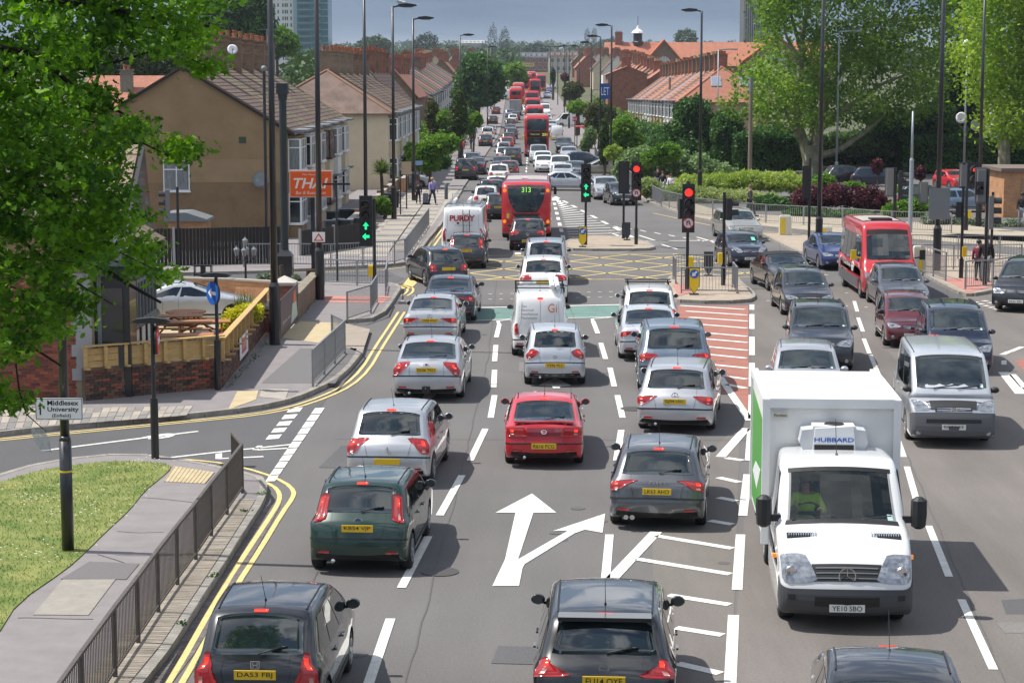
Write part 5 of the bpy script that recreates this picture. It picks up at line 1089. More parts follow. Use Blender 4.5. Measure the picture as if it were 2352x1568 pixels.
def garden_wall():
 a,c,d = G(198,931),G(512,900),G(617,762)
 for (p,q,lab,cap,nh) in ((a,c,'old red brick garden wall in front of the pub picnic tables',300,.80),(c,d,'side length of the pub garden wall beside the footpath, with a banner',300,.72)):
  ex = (q[0] - p[0],q[1] - p[1]); l = math.hypot(*ex); ang = math.atan2(ex[1],ex[0]); o = thing('brick_wall',lab,'wall',(0,0,0),0,'pub garden walls')
  nx,ny = -ex[1] / l,ex[0] / l; part('core',MB().box((p[0] + ex[0] / 2 + nx * .12,p[1] + ex[1] / 2 + ny * .12,nh / 2 + ZP / 2),(l,.2,nh + ZP),ang),mat('old_mortar',(.16,.12,.09),.95,fine=.2,var=.3,vs_=1.5),o)
  brickface(o,(p[0],p[1],ZP),(ex[0],ex[1],0),l,nh,-.01,[mat('old_brick%d' % i,cc,.9,var=.25,vs_=3,fine=.2) for i,cc in enumerate([(.13,.055,.04),(.08,.05,.04),(.28,.085,.05),(.05,.035,.03),(.17,.09,.055),(.09,.06,.045)])],cap)
  t = thing('timber_screen','new pale timber boarding on top of the front garden wall' if p is a else 'new pale timber boarding running up the side garden wall','fence',(0,0,0),0,'timber screens on the pub wall')
  z0 = ZP + nh; nb = 3; L = l
  segs = 7 if p is a else 12
  for i in range(segs):
   u = (i + .5) / segs
   for j in range(nb):
    part('board',MB().box((p[0] + ex[0] * u + nx * .05,p[1] + ex[1] * u + ny * .05,z0 + .09 + j * .165),(L / segs - .012,.025,.155),ang),TIMBER,t)
   for uu in (u - .5 / segs,):
    part('bracket',MB().box((p[0] + ex[0] * uu - nx * .02,p[1] + ex[1] * uu - ny * .02,z0 + .26),(.09,.08,.56),ang).box((p[0] + ex[0] * uu - nx * .10,p[1] + ex[1] * uu - ny * .10,z0 + .02),(.09,.26,.045),ang),TIMBER,t)
  part('capping',MB().box((p[0] + ex[0] / 2 + nx * .0,p[1] + ex[1] / 2 + ny * .0,z0 + .57),(l + .1,.17,.035),ang),TIMBER,t)
 struct('garden_paving',MB().flat([(PX,a[1] + .35),(c[0] - .3,c[1] + .3),(d[0] - .3,d[1] + .2),(d[0] - 1,d[1] + 5),(PX,PY + 10)],ZP + .12),SLAB)
 ex = (d[0] - c[0],d[1] - c[1]); l = math.hypot(*ex); ex = (ex[0] / l,ex[1] / l,0); n = (ex[1],-ex[0],0); u = 3.8
 b = thing('banner','white and red sports banner fixed low on the side garden wall','banner',(0,0,0)); og = V3((c[0] + ex[0] * u + n[0] * .04,c[1] + ex[1] * u + n[1] * .04,.30))
 part('sheet',MB().extr([(0,0),(2.2,0),(2.2,.62),(0,.62)],V3(n) * .012,og,ex),WSIGN,b); part('red_panel',MB().extr([(.5,.12),(1.7,.12),(1.7,.52),(.5,.52)],V3(n) * .012,og + V3(n) * .006,ex),RSIGN,b)
 text('SPORTS',1.0,.2,og + V3(n) * .02 + V3(ex) * 1.1 + V3((0,0,.32)),ex,(0,0,1),WSIGN,b)
garden_wall()
def pillar(label,px,py,w,h,cap=True):
 x,y = G(px,py); o = thing('gate_pillar',label,'gate pillar',(x,y,ZP)); part('shaft',MB().box((0,0,h / 2),(w,w,h)),BRICKR,o); part('capstone',MB().box((0,0,h + .05),(w + .16,w + .16,.1)).lathe([((w + .12) * .7,h + .1),(.02,h + .3)],n=4,a0=math.pi / 4),mat('cast_stone',(.5,.47,.42),.9,fine=.1),o); return o
pillar('brick gate pillar with pale cap beside the banner poster',655,748,.62,1.25); pillar('low brick pillar with pale cap at the top of the garden wall',608,770,.55,.75)
P0,P1 = G(622,790),G(664,742)
ex = V3((P1[0] - P0[0],P1[1] - P0[1],0)); L_ = ex.length; ex.normalize(); nn = V3((ex.y,-ex.x,0)); po = thing('poster_banner','dark promotional poster with a figure in orange, against the gate pillar','poster'); og = V3((P0[0],P0[1],ZP + .05)) + nn * .3
part('sheet',MB().extr([(0,0),(L_,0),(L_,1.2),(0,1.2)],nn * .02,og,ex),mat('poster_mauve',(.09,.06,.07),.5),po); part('printed_dress',MB().extr([(L_ * .55,.1),(L_ * .95,.15),(L_ * .85,.7),(L_ * .65,.7)],nn * .006,og + nn * .02,ex),mat('poster_pale',(.5,.6,.5),.5),po)
part('printed_hair',MB().extr([(L_ * .68,.68),(L_ * .86,.68),(L_ * .84,1.05),(L_ * .72,1.05)],nn * .008,og + nn * .02,ex),mat('poster_orange',(.7,.15,.04),.5),po); text('Join us',L_ * .4,.12,og + nn * .03 + ex * (L_ * .3) + V3((0,0,.4)),ex,(0,0,1),WSIGN,po)
def lowwall(label,px,h,m,th=.24,coping=SLAB,group=None):
 P_ = GG(px); o = thing('low_wall',label,'wall',(0,0,0),0,group)
 for p,q in zip(P_,P_[1:]):
  l = math.hypot(q[0] - p[0],q[1] - p[1]); a = math.atan2(q[1] - p[1],q[0] - p[0]); part('brickwork',MB().box(((p[0] + q[0]) / 2,(p[1] + q[1]) / 2,h / 2),(l,th,h),a),m,o); part('coping',MB().box(((p[0] + q[0]) / 2,(p[1] + q[1]) / 2,h + .03),(l + .05,th + .08,.07),a),coping,o)
 return o
lowwall('long buff brick wall behind the pub car park',[(300,684),(390,686),(540,690),(705,700)],.75,BRICKO); lowwall('mossy brick wall from the gate pillar towards the corner sign',[(676,745),(724,688)],.95,BRICKB,coping=mat('mossy_coping',(.22,.19,.14),.95,var=.3,vs_=3))
struct('car_park',MB().flat(GG([(330,790),(600,790),(640,745),(700,700),(300,690)]),ZP + .01),SLABY)
def boardfence(label,pts,h,m,posts,pm,group=None,bw=.15):
 o = thing('fence',label,'fence',(0,0,0),0,group);
 for p,q in zip(pts,pts[1:]):
  l = math.hypot(q[0] - p[0],q[1] - p[1]); a = math.atan2(q[1] - p[1],q[0] - p[0]); n = int(l / bw); b = MB()
  for i in range(n):u = (i + .5) / n; b.box((p[0] + (q[0] - p[0]) * u,p[1] + (q[1] - p[1]) * u,h / 2 + random.uniform(-.01,.01)),(bw * .93,.03 + .02 * (i % 2),h),a)
  k = part('boards',b,m,o); k['kind'] = 'stuff'
  for i in range(posts + 1):u = i / posts; part('post',MB().box((p[0] + (q[0] - p[0]) * u - .05,p[1] + (q[1] - p[1]) * u - .05,h / 2 + .04),(.10,.10,h + .08),a),pm,o)
 return o
boardfence('tall black boarded fence below the brown gable wall',GG([(300,618),(403,616),(660,610)]),1.72,DARKW,1,mat('concrete_post',(.36,.38,.38),.9)); boardfence('black boarded fence between the corner house and the footway',[(-9.6,93.6),(-7.0,99)],1.25,DARKW,2,mat('grey_post',(.25,.25,.24),.9))
def shed():
 x,y = G(398,590); o = thing('garden_shed','orange brick outhouse with grey roof behind the black fence','shed',(x,y + 4,0)); o.scale = (1,1,.65); part('wall',MB().box((0,1,1.05),(1.75,2,2.1)),BRICKO,o); part('roof',MB().extr([(-1.05,2.1),(1.05,2.1),(1.0,2.25),(.0,2.75),(-1.0,2.7)],(0,2.4,0),(0,-.2,0)),GSIGN,o)
shed()
rr_ = random.Random(5)
for i in range(15):
 y0 = 103 + i * 6; w = thing('garden_wall','low brick front garden wall, %s along from the corner' % 'first second third fourth fifth sixth seventh eighth ninth tenth eleventh twelfth thirteenth fourteenth fifteenth'.split()[i],'wall',(-8.1 + (i > 6) * .4 + (i > 7) * .5,y0,0),0,'front garden walls on the left')
 if i == 8:w.location.x = -7.0
 part('brickwork',MB().box((0,2.6,.55),(.22,5.2,1.1)),[BRICKB,BRICKO,BRICKR][i % 3],w); part('pier',MB().box((0,5.4,.65),(.36,.36,1.3)),BRICKB,w); part('coping',MB().box((0,2.6,1.13),(.3,5.2,.06)),SLAB,w)
for i in range(7):
 w = thing('garden_wall','dark front garden wall on the right pavement, %s beyond the conifer' % 'first second third fourth fifth sixth seventh'.split()[i],'wall',(13.2,205 + i * 14,0),0,'front garden walls on the right'); part('brickwork',MB().box((0,6,.6),(.24,12,1.2)),BRICKB,w)
def substation():
 x,y = G(2300,500); o = thing('brick_hut','small orange brick hut with flat roof and brown doors at the right edge','hut',(x,y,0)); part('wall',MB().box((3.2,2.5,1.35),(6.2,5,2.7)),BRICKO,o); part('roof',MB().box((3.2,2.5,2.8),(6.7,5.5,.2)),mat('hut_roof',(.16,.12,.10),.8),o); part('door',MB().box((2.4,-.03,1.2),(2.6,.06,2.1)),mat('brown_doors',(.30,.19,.12),.6),o)
substation()
s_ = 24; o = simple_house(52,210,16,8,3.2,4.6,WHITER,mat('grey_roof',(.25,.25,.26),.8),'low white building glimpsed behind the hedge on the far right',chims=0)
lowwall('low brown edging wall behind the car park',[(1890,398),(2060,390),(2400,382)],.5,mat('brown_edge',(.16,.10,.07),.9))
# ================================================================ street furniture
def scale_at(py):return (py - YH) / HC
def lamp(label,px,base,top,arm=1,m=None,group='black street lamps',kind='led',r=.11,thick=1.9,dome=False):
 x,y = G(px,base) if base > 320 or True else (0,0); s_ = scale_at(base); h = (base - top) / s_; o = thing('street_lamp',label,'street lamp',(x,y,0),0,group); m = m or BLACK
 part('base_section',MB().tube((0,0,0),(0,0,thick),r * 1.45,n=14).tube((0,0,thick),(0,0,thick + .12),r * 1.45,r * .95,14),m,o); part('column',MB().tube((0,0,thick),(0,0,h),r * .95,r * .62,14),m,o,True)
 if kind == 'globe':part('globe',MB().lathe([(.05,h),(.3,h + .15),(.36,h + .35),(.25,h + .6),(.02,h + .68)],n=14),WSIGN,o,True)
 elif top > 0 and kind != 'none':
  k = part('lantern_arm',MB().tube((0,0,h - .05),(arm * .35,0,h + .02),.05,n=8),m,o)
  b = MB().extr([(0,-.05),(.2,-.10),(.85,-.10),(1.15,-.02),(1.1,.04),(.6,.12),(.1,.07)],(0,.36,0),(arm * .25,-.18,h + .05),(arm,0,0)) if kind == 'led' else MB().extr([(0,-.05),(1.3,.05),(2.0,.02),(2.0,.14),(1.2,.16),(0,.06)],(0,.28,0),(0,-.14,h - .05),(arm,0,0))
  l = part('lantern',b,m,o); part('lens',MB().box((arm * (.85 if kind == 'led' else 1.6),0,h - .07 if kind == 'led' else h - .05),(.55,.26,.03)),mat('lamp_lens',(.5,.52,.5),.2),l)
 return o
LP = [(632,800,-200,'tallest foreground lamp column beside the pub gate pillar'),(735,695,-160,'lamp column with the warning triangle sign fixed low on it'),(841,548,-30,'lamp column rising beside the palm tree'),(905,508,17,'lamp post with a gull on its lantern, left pavement'),(951,465,45,'lamp post next beyond the gull lamp on the left'),(1058,369,82,'lamp post standing against the dark conifer on the left'),
 (1607,459,27,'lamp post in front of the long grass bank on the right'),(1403,402,60,'lamp post beside the dark conifer on the right'),(1880,600,-140,'tall lamp column rising in front of the plane tree, behind the blue saloon'),(2151,628,-160,'tall lamp column carrying the grey sign back'),(2247,522,-60,'rightmost tall lamp column near the brick hut')]
for px_,b_,t_,l in LP:lamp(l,px_,b_,t_,1 if px_ < 1200 else -1,r=.12 if b_ > 600 else .11)
for i,(px_,b_,t_,d) in enumerate([(1378,372,85,-1),(1358,343,99,-1),(1330,312,107,-1),(1307,300,107,-1),(1296,285,108,-1),(1281,270,108,-1),(1268,256,109,-1),(1120,300,109,1),(1127,275,109,1)]):
 lamp('distant black lamp post, %s' % ['first beyond the conifer lamp on the right','second beyond the conifer lamp on the right','behind the right bus shelter','left of the bus shelter lamp','thin one over the white van','over the cyan signal','farthest one on the right','against the big round tree','right of the pair against the big round tree'][i],px_,b_,t_,d,r=.10)
def farlamp(px_,s_,top,d,lab):
 x,y = XS(px_,s_); g = gz(y); o = thing('street_lamp',lab,'street lamp',(x,y,g),0,'black street lamps'); h = HC - g - (top - YH) / s_
 part('column',MB().tube((0,0,0),(0,0,h),.11,.07,6).box((d * .4,0,h),(.9,.3,.12)),BLACK,o)
for i,(a,s_,t_,d) in enumerate([(1264,9.0,109,-1),(1166,9,116,1),(1177,8,112,1),(1213,5.2,112,-1),(1300,8.6,110,-1)]):farlamp(a,s_,t_,d,'hair-thin far lamp post, ' + ['left of the right hand row','over the left pavement trees','right over the left pavement trees','above the farthest buses','before the cream parade'][i])
lamp('grey lamp post with long arm in front of the plane tree',1921,408,73,1,GREYM,'grey lamp posts','old',.10,1.2); lamp('grey lamp post with long arm left of the wooden pole',1647,360,115,1,GREYM,'grey lamp posts','old',.09,1.0)
lamp('grey post with white globe and two dishes by the dark tree',2213,430,112,1,GREYM,'grey lamp posts','globe',.10,1.0); lamp('plain grey post in front of the hedge',2090,540,255,1,GREYM,'grey lamp posts','none',.075,3.9)
gx_,gy_ = G(2213,430); dish('left cream microwave dish on the grey post by the dark tree',gx_ - .35,gy_ - .3,HC - (270 - YH) / 30.8,.42,(-.4,-1,0),WSIGN,'dishes on the grey post'); dish('right cream dish lower on the same grey post',gx_ + .6,gy_ - .3,HC - (287 - YH) / 30.8,.42,(.5,-1,0),WSIGN,'dishes on the grey post')
x,y = G(1722,412); o = thing('wooden_pole','weathered wooden telegraph pole with dark cap on the grass bank','telegraph pole',(x,y,0)); hp = (412 - 178) / scale_at(412); part('shaft',MB().tube((0,0,0),(0,0,hp),.19,.14,10),WOODP,o); part('cap',MB().tube((0,0,hp - 1.2),(0,0,hp + .05),.17,n=10),GSIGN,o)
x,y = XS(1537,17); o = thing('wooden_pole','wooden pole in front of the white bay windows on the right','telegraph pole',(x,y,0)); part('shaft',MB().tube((0,0,0),(0,0,8.2),.2,.15,8),WOODP,o)
gl = thing('gull','white gull perched on top of the street lantern','gull',G(905,508) + (HC - (15 - YH) / scale_at(508),)); gl.location.x += .45
part('body',MB().lathe([(.01,-.2),(.06,-.12),(.09,0),(.07,.12),(.05,.2),(.06,.25),(.03,.3)],(0,0,.18),'x',10).tube((0,.03,0),(0,.03,.12),.01,n=4).tube((0,-.03,0),(0,-.03,.12),.01,n=4),WSIGN,gl,True); part('wing',MB().box((-.06,.08,.2),(.3,.02,.08)).box((-.06,-.08,.2),(.3,.02,.08)),GREYM,gl); part('bill',MB().tube((.3,0,.18),(.38,0,.16),.015,.004,5),YSIGN,gl)
x,y = G(655,650); o = thing('equipment_column','thick dark column with square cap on a black pyramid topped cabinet','equipment mast',(x,y,0)); s_ = scale_at(650); hc = (650 - 195) / s_
part('cabinet',MB().box((0,0,.55),(.64,.64,1.1)).lathe([(.46,1.1),(.14,1.25 + .15)],n=4,a0=math.pi / 4),BLACK,o); part('column',MB().tube((0,0,1.2),(0,0,hc),.16,.15,14),mat('dark_teal_paint',(.02,.028,.032),.4),o); part('square_cap',MB().box((0,0,hc - .15),(.46,.46,.42),taper=.96).lathe([(.17,hc - .6),(.2,hc - .36)],n=14),mat('dark_teal_paint',(.02,.028,.032),.4),o)
x,y = G(613,600); o = thing('camera_pole','slim pole with a dome camera rising above the roof tiles','camera',(x,y,0)); s_ = scale_at(600); hc = (600 - 163) / s_; part('pole',MB().tube((0,0,0),(0,0,hc),.07,n=8),BLACK,o); part('dome',MB().lathe([(.01,-.16),(.11,-.1),(.14,0),(.1,.1),(.01,.13)],(0,0,hc + .1),n=12),GSIGN,o,True)
SIGH = mat('signal_black',(.02,.02,.022),.5); SIGG = mat('signal_grey_back',(.17,.17,.17),.6)
LON = {'red':mat('signal_red_on',(.7,.02,.01),.3,emis=(1,.03,.02),es=1.5),'green':mat('signal_green_on',(.02,.5,.2),.3,emis=(.02,.9,.35),es=.9),'off':mat('signal_dark_lens',(.03,.022,.02),.2),'ar':mat('signal_amber_off',(.06,.025,.02),.2)}
def head(o,off,z,face,lights,scale=1.0,back=None,board=True):
 """signal head; off (x,y) from pole, z centre, face angle (0 = towards camera)"""
 n = len(lights); h = (.32 * n + .16) * scale; w = .40 * scale; f = R(face); c,s_ = math.cos(f),math.sin(f); T = lambda x,y,z_:(off[0] + x * c - y * s_,off[1] + x * s_ + y * c,z + z_)
 def B_(mb):mb.v = [T(*v) for v in mb.v]; return mb
 hd = part('signal_head',B_(MB().box((0,.0,0),(w * .70,.20,h * .96))),back or SIGH,o)
 if board:part('backing_board',B_(MB().box((0,-.06,0),(w,.03,h + .12))),SIGH if not back else back,hd)
 for i,l in enumerate(lights):
  zc_ = h / 2 - .08 - .32 * scale * (i + .5); r = .125 * scale
  if l == 'noU':
   d = part('no_u_turn_disc',B_(MB().lathe([(r * 1.35,0),(r * 1.35,-.02)],(0,-.10,zc_),'y',20)),WSIGN,hd); ring = MB();
   for k in range(20):
    a0,a1 = 2 * math.pi * k / 20,2 * math.pi * (k + 1) / 20; ring.tube((r * 1.25 * math.cos(a0),-.125,zc_ + r * 1.25 * math.sin(a0)),(r * 1.25 * math.cos(a1),-.125,zc_ + r * 1.25 * math.sin(a1)),.018 * scale,n=4)
   ring.tube((-r,-.13,zc_ + r),(r,-.13,zc_ - r),.012 * scale,n=4); part('red_ring',B_(ring),RSIGN,d)
   u = MB(); pts = [(-r * .4,-.127,zc_ - r * .6),(-r * .4,-.127,zc_ + r * .1),(-r * .2,-.127,zc_ + r * .5),(r * .2,-.127,zc_ + r * .5),(r * .4,-.127,zc_ + r * .1),(r * .4,-.127,zc_ - r * .4)]; u.path(pts,.02 * scale,4); part('u_arrow',B_(u),INK,d); continue
  col = {'r':LON['red'],'g':LON['off'],'up':LON['off'],'left':LON['off'],'off':LON['off'],'man':LON['off']}.get(l,LON['off'])
  ln = part('lens',B_(MB().lathe([(r,-.09),(r,-.12),(r * .6,-.14),(.01,-.15)],(0,0,zc_),'y',18)),col,hd)
  if l in ('up','left','g'):
   a = [(-.09,-.02),(.0,-.10),(.0,-.04),(.10,-.04),(.10,.04),(0,.04),(0,.10),(-.09,.02)] if l == 'left' else [(-.03,-.10),(.03,-.10),(.03,.0),(.09,0),(0,.11),(-.09,0),(-.03,0)]
   part('lit_arrow',B_(MB().extr([(x_ * scale * 1.1,z_ * scale * 1.1) for x_,z_ in a],(0,-.02,0),(0,-.15,zc_))),LON['green'],ln)
  if l == 'man':part('lit_figure',B_(MB().box((0,-.16,zc_ - .02),(.07,.02,.13)).box((0,-.16,zc_ + .07),(.04,.02,.04))),LON['red'],ln)
  ho = MB(); k = 10; vs = []
  for q in range(k + 1):
   a = math.pi * (q / k) * 1.25 - math.pi * .125
   for yy,rr_ in ((-.09,r * 1.12),(-.33 * scale,r * 1.12)):vs.append((rr_ * math.cos(a),yy,zc_ + rr_ * math.sin(a)))
  ho.add(vs,[(2 * q,2 * q + 1,2 * q + 3,2 * q + 2) for q in range(k)]); part('visor',B_(ho),SIGH,hd)
 return hd
def sigpole(label,px,base,top,heads,m=None,r=.06,yb=None,group='traffic light poles'):
 x,y = G(px,base); s_ = scale_at(base); o = thing('traffic_light',label,'traffic light',(x,y,ZP * 0),0,group); h = (base - top) / s_; part('pole',MB().tube((0,0,0),(0,0,h),r,n=12).tube((0,0,0),(0,0,.9),r * 1.5,n=12),m or BLACK,o)
 for (hx,hy_,face,ls,sc,bk) in heads:   # hx, hy_ = pixel centre of the head
  head(o,((hx - px) / s_,-.16 if face == 0 else 0),HC - (hy_ - YH) / s_,face,ls,sc,bk,board=face in (0,180))
 if yb:part('push_button_box',MB().box(((yb[0] - px) / s_,-.02,HC - (yb[1] - YH) / s_),(.17,.22,.40)),YSIGN,o)
 return o
sigpole('traffic light showing green arrows at the left footway corner',861,692,455,[(843,505,0,['off','off','up','left'],1.2,None)],yb=(852,621))
sigpole('traffic light seen side on before the brown gable wall',411,616,428,[(388,467,-80,['off','off','off'],1.15,SIGG)])
sigpole('traffic light with two green arrows on the far central island',1345,568,380,[(1345,419,0,['off','off','up','left'],1.2,None)])
sigpole('back of a traffic light between the green and red signals',1432,553,370,[(1432,407,180,['off','off','off'],1.35,SIGH)])
sigpole('red traffic light with no U turn disc on the far central island',1461,567,372,[(1460,415,0,['r','off','off','noU'],1.2,None)])
sigpole('nearest red traffic light with no U turn disc behind the keep left bollard',1578,672,415,[(1578,476,0,['r','off','off','noU'],1.2,None),(1563,478,100,['off','off'],1.0,None)],yb=(1586,601))
sigpole('pole with side facing signals on the right end of the near island',1661,662,440,[(1672,479,95,['off','off'],1.1,None)],yb=(1653,592))
sigpole('pole with long dark signal back beside the tall lamp column',1857,597,362,[(1850,420,180,['off','off','off','off'],1.0,SIGH)])
sigpole('pole with grey backed signals and three side visors near the purple shrubs',2054,511,384,[(2042,418,180,['off'] * 3,1.35,SIGG),(2066,425,85,['off','off','off'],1.5,None),(2120,442,180,['off'] * 2,1.35,SIGG)],yb=(2060,508),r=.09)
sigpole('pole with small pedestrian signals and a yellow button box, right island',2207,646,372,[(2206,402,180,['off'] * 3,.8,SIGG),(2197,480,-95,['off','off'],.8,None)],yb=(2212,577))
sigpole('pole with a red standing man signal',2218,534,368,[(2230,402,0,['man','off'],1.6,SIGH)],yb=(2225,492),r=.08)
sigpole('pole with a tall grey signal back, right of the red man',2262,664,386,[(2247,425,180,['off'] * 3,1.15,SIGG),(2240,430,0,['off'],.8,None)])
sigpole('grey sided signal with three round visors beside the brick hut',2276,610,440,[(2272,487,85,['off'] * 3,1.35,SIGG)])
x,y = G(2151,628); s_ = scale_at(628); o = thing('road_sign','large blank grey back of a road sign on the right lamp column','road sign',(x,y - .2,HC - (466 - YH) / s_)); part('plate',MB().box((0,0,0),(.87,.03,1.3)),GSIGN,o); part('rails',MB().box((0,.04,.5),(.84,.05,.05)).box((0,.04,-.4),(.84,.05,.05)),STEEL,o)
x,y = G(720,632); s_ = scale_at(632); zt_,zb_ = HC - (390 - YH) / s_,HC - (452 - YH) / s_
o = thing('pub_sign','orange restaurant sign with white lettering on a black post','sign',(x,y,0)); part('post',MB().box((0,.1,(zt_) / 2),(.17,.17,zt_)),BLACK,o)
w_ = 99 / s_; xc = (717 - 720) / s_; bd = part('board',MB().box((xc,-.02,(zt_ + zb_) / 2),(w_,.14,zt_ - zb_)),mat('sign_cream_edge',(.6,.5,.4),.5),o); part('face',MB().box((xc,-.10,(zt_ + zb_) / 2),(w_ - .09,.02,zt_ - zb_ - .09)),mat('thai_orange',(.80,.10,.005),.45),bd)
zm = (zt_ + zb_) / 2; PK = mat('sign_pale_letters',(.85,.72,.62),.5); text('THAI',w_ * .80,.43,(xc,-.115,zm + .03),(1,0,0),(0,0,1),PK,bd,shear=.25,bold=.02); text('The Meeting',w_ * .40,.09,(xc,-.115,zm + .38),(1,0,0),(0,0,1),PK,bd,shear=.2); text('Bar & Restaurant',w_ * .7,.13,(xc,-.115,zm - .36),(1,0,0),(0,0,1),PK,bd,shear=.2)
x,y = G(157,1281); s_ = scale_at(1281); o = thing('sign_post','thick black post on the lawn carrying the university direction sign','post',(x,y,ZP)); part('base_section',MB().tube((0,0,0),(0,0,1.92),.105,n=18).tube((0,0,1.92),(0,0,2.0),.105,.085,18),BLACK,o,True); part('upper_post',MB().tube((0,0,2.0),(0,0,9),.08,n=16),BLACK,o,True); part('label_strip',MB().tube((0,0,1.38),(0,0,1.41),.107,n=18),YSIGN,o)
zc_ = HC - (929 - YH) / s_; g = thing('direction_sign','white direction sign with an arrow and the university name','sign',(x - .06,y - .12,zc_)); part('plate',MB().box((0,0,0),(.80,.02,.37)),WSIGN,g); bo = MB()
for a in ((0,.175,.78,.008),(0,-.175,.78,.008),(-.388,0,.008,.35),(.388,0,.008,.35)):bo.box((a[0],-.012,a[1]),(a[2],.004,a[3]))
part('border',bo,INK,g); text('Middlesex',.53,.085,(.07,-.014,.105),(1,0,0),(0,0,1),INK,g,bold=.02); text('University',.53,.10,(.07,-.014,-.015),(1,0,0),(0,0,1),INK,g,bold=.02); text('(Enfield)',.32,.075,(.04,-.014,-.12),(1,0,0),(0,0,1),INK,g,bold=.01)
part('arrow',MB().extr([(-.012,-.1),(.012,-.1),(.012,.06),(.035,.04),(0,.12),(-.035,.04),(-.012,.06)],(0,-.004,0),(-.315,-.012,0)),INK,g)
def tsign(label,px,base,top,disc,face,kind,T=True):
 x,y = G(px,base); s_ = scale_at(base); h = (base - top) / s_; o = thing('lit_sign_post',label,'road sign',(x,y,ZP),0,'lit arrow sign posts'); part('post',MB().tube((0,0,0),(0,0,1.3),.085,n=12).tube((0,0,1.3),(0,0,h),.045,n=10),BLACK,o)
 if T:part('lamp_hood',MB().extr([(-.42,.02),(-.3,.07),(0,.10),(.3,.07),(.42,.02),(.3,-.02),(-.3,-.02)],(0,.22,0),(0,-.2,h)),BLACKM,o)
 d = disc; f = R(face); r = .30; q = Matrix.Rotation(f,3,'Z'); zz = h - d
 def B_(mb):mb.v = [tuple(q @ V3(v) + V3((0,0,zz))) for v in mb.v]; return mb
 dd = part('disc',B_(MB().lathe([(r,-.10),(r,-.125)],(0,0,0),'y',28)),BLUE if kind == 'arrow' else RSIGN,o); part('disc_back',B_(MB().lathe([(r * 1.02,-.05),(r * 1.02,-.10)],(0,0,0),'y',28)),BLACKM,o)
 if kind == 'arrow':part('white_arrow',B_(MB().extr([(-.2,0),(-.03,.13),(-.03,.045),(.2,.045),(.2,-.045),(-.03,-.045),(-.03,-.13)],(0,-.01,0),(0,-.125,0))),WSIGN,dd)
 else:part('white_bar',B_(MB().box((0,-.13,0),(.45,.01,.12))),WSIGN,dd)
tsign('post with blue turn left arrow disc beside the yellow shrub',501,905,641,.44,-53,'arrow'); tsign('post with edge-on red no entry disc by the side street',357,1065,746,.40,96,'no')
x,y = G(735,695); s_ = scale_at(695); o = thing('warning_sign','white plate with red warning triangle on the lamp column','road sign',(x,y - .2,HC - (542 - YH) / s_)); part('plate',MB().box((0,0,0),(.46,.02,.36)),WSIGN,o); part('triangle',MB().extr([(-.19,-.14),(.19,-.14),(0,.15)],(0,-.008,0),(0,-.012,0)),RSIGN,o); part('triangle_centre',MB().extr([(-.11,-.10),(.11,-.10),(0,.07)],(0,-.008,0),(0,-.022,0)),WSIGN,o)
def smallsign(label,px,base,top,bw,bh,m,name='small_sign',txt=None,tm=None,s_=None):
 if s_ is None:x,y = G(px,base); s_ = scale_at(base); g = 0
 else:x,y = XS(px,s_); g = gz(y)
 h = (base - top) / s_; o = thing(name,label,'sign',(x,y,g)); part('post',MB().tube((0,0,0),(0,0,h),.04,n=8),BLACK,o); p = part('plate',MB().box((0,-.06,h - bh / 2),(bw,.03,bh)),m,o)
 if txt:text(txt,bw * .85,bh * .5,(0,-.08,h - bh / 2),(1,0,0),(0,0,1),tm or INK,p)
 return o
smallsign('buff estate agent board on a thin post near the palm',934,485,371,.62,.78,mat('board_buff',(.5,.38,.24),.6)); smallsign('thin bare post beside the buff board',920,498,405,.05,.05,BLACK); smallsign('small pale blue street sign by the second lamp',963,449,369,.5,.3,mat('pale_blue_sign',(.22,.33,.55),.5)); smallsign('thin T-topped post with a sign seen edge on, by the corner house',775,653,419,1.1,.08,BLACKM)
smallsign('white street name plate on short posts by the brick wall',965,420,402,.95,.22,WSIGN,txt='TENNISWOOD RD'); smallsign('tall thin post beside the dark conifer lamp',1121,300,250,.6,.6,WSIGN)
bs = smallsign('red bus stop flag on a grey post, left pavement',1083,352,285,.55,.5,RSIGN,txt='BUS',tm=WSIGN); smallsign('red bus stop flag on a post beside the right pavement',1320,350,268,.5,.5,RSIGN,txt='BUS',tm=WSIGN); smallsign('blue and white letting board above the right hand gardens',1389,372,192,.9,1.5,mat('agent_blue',(.02,.08,.35),.5),txt='LET',tm=WSIGN)
o = smallsign('yellow direction board over the farthest buses',1208,195,138,4.6,1.0,mat('board_yellow',(.6,.5,.15),.6),s_=8.2,txt='WHITE HORSE',tm=INK)
sh = thing('bus_shelter','small bus shelter with a thin red roof on the right pavement','bus shelter',XS(1336,20) + (0,)); part('roof',MB().box((0,0,2.6),(1.6,4,.12)),RSIGN,sh); part('glazed_side',MB().box((.6,0,1.4),(.04,3.6,2.0)),mat('shelter_glass',(.2,.25,.25),.1,trans=.6),sh); part('post',MB().tube((-.6,-1.8,0),(-.6,-1.8,2.6),.05,n=6).tube((.6,-1.8,0),(.6,-1.8,2.6),.05,n=6),BLACKM,sh)
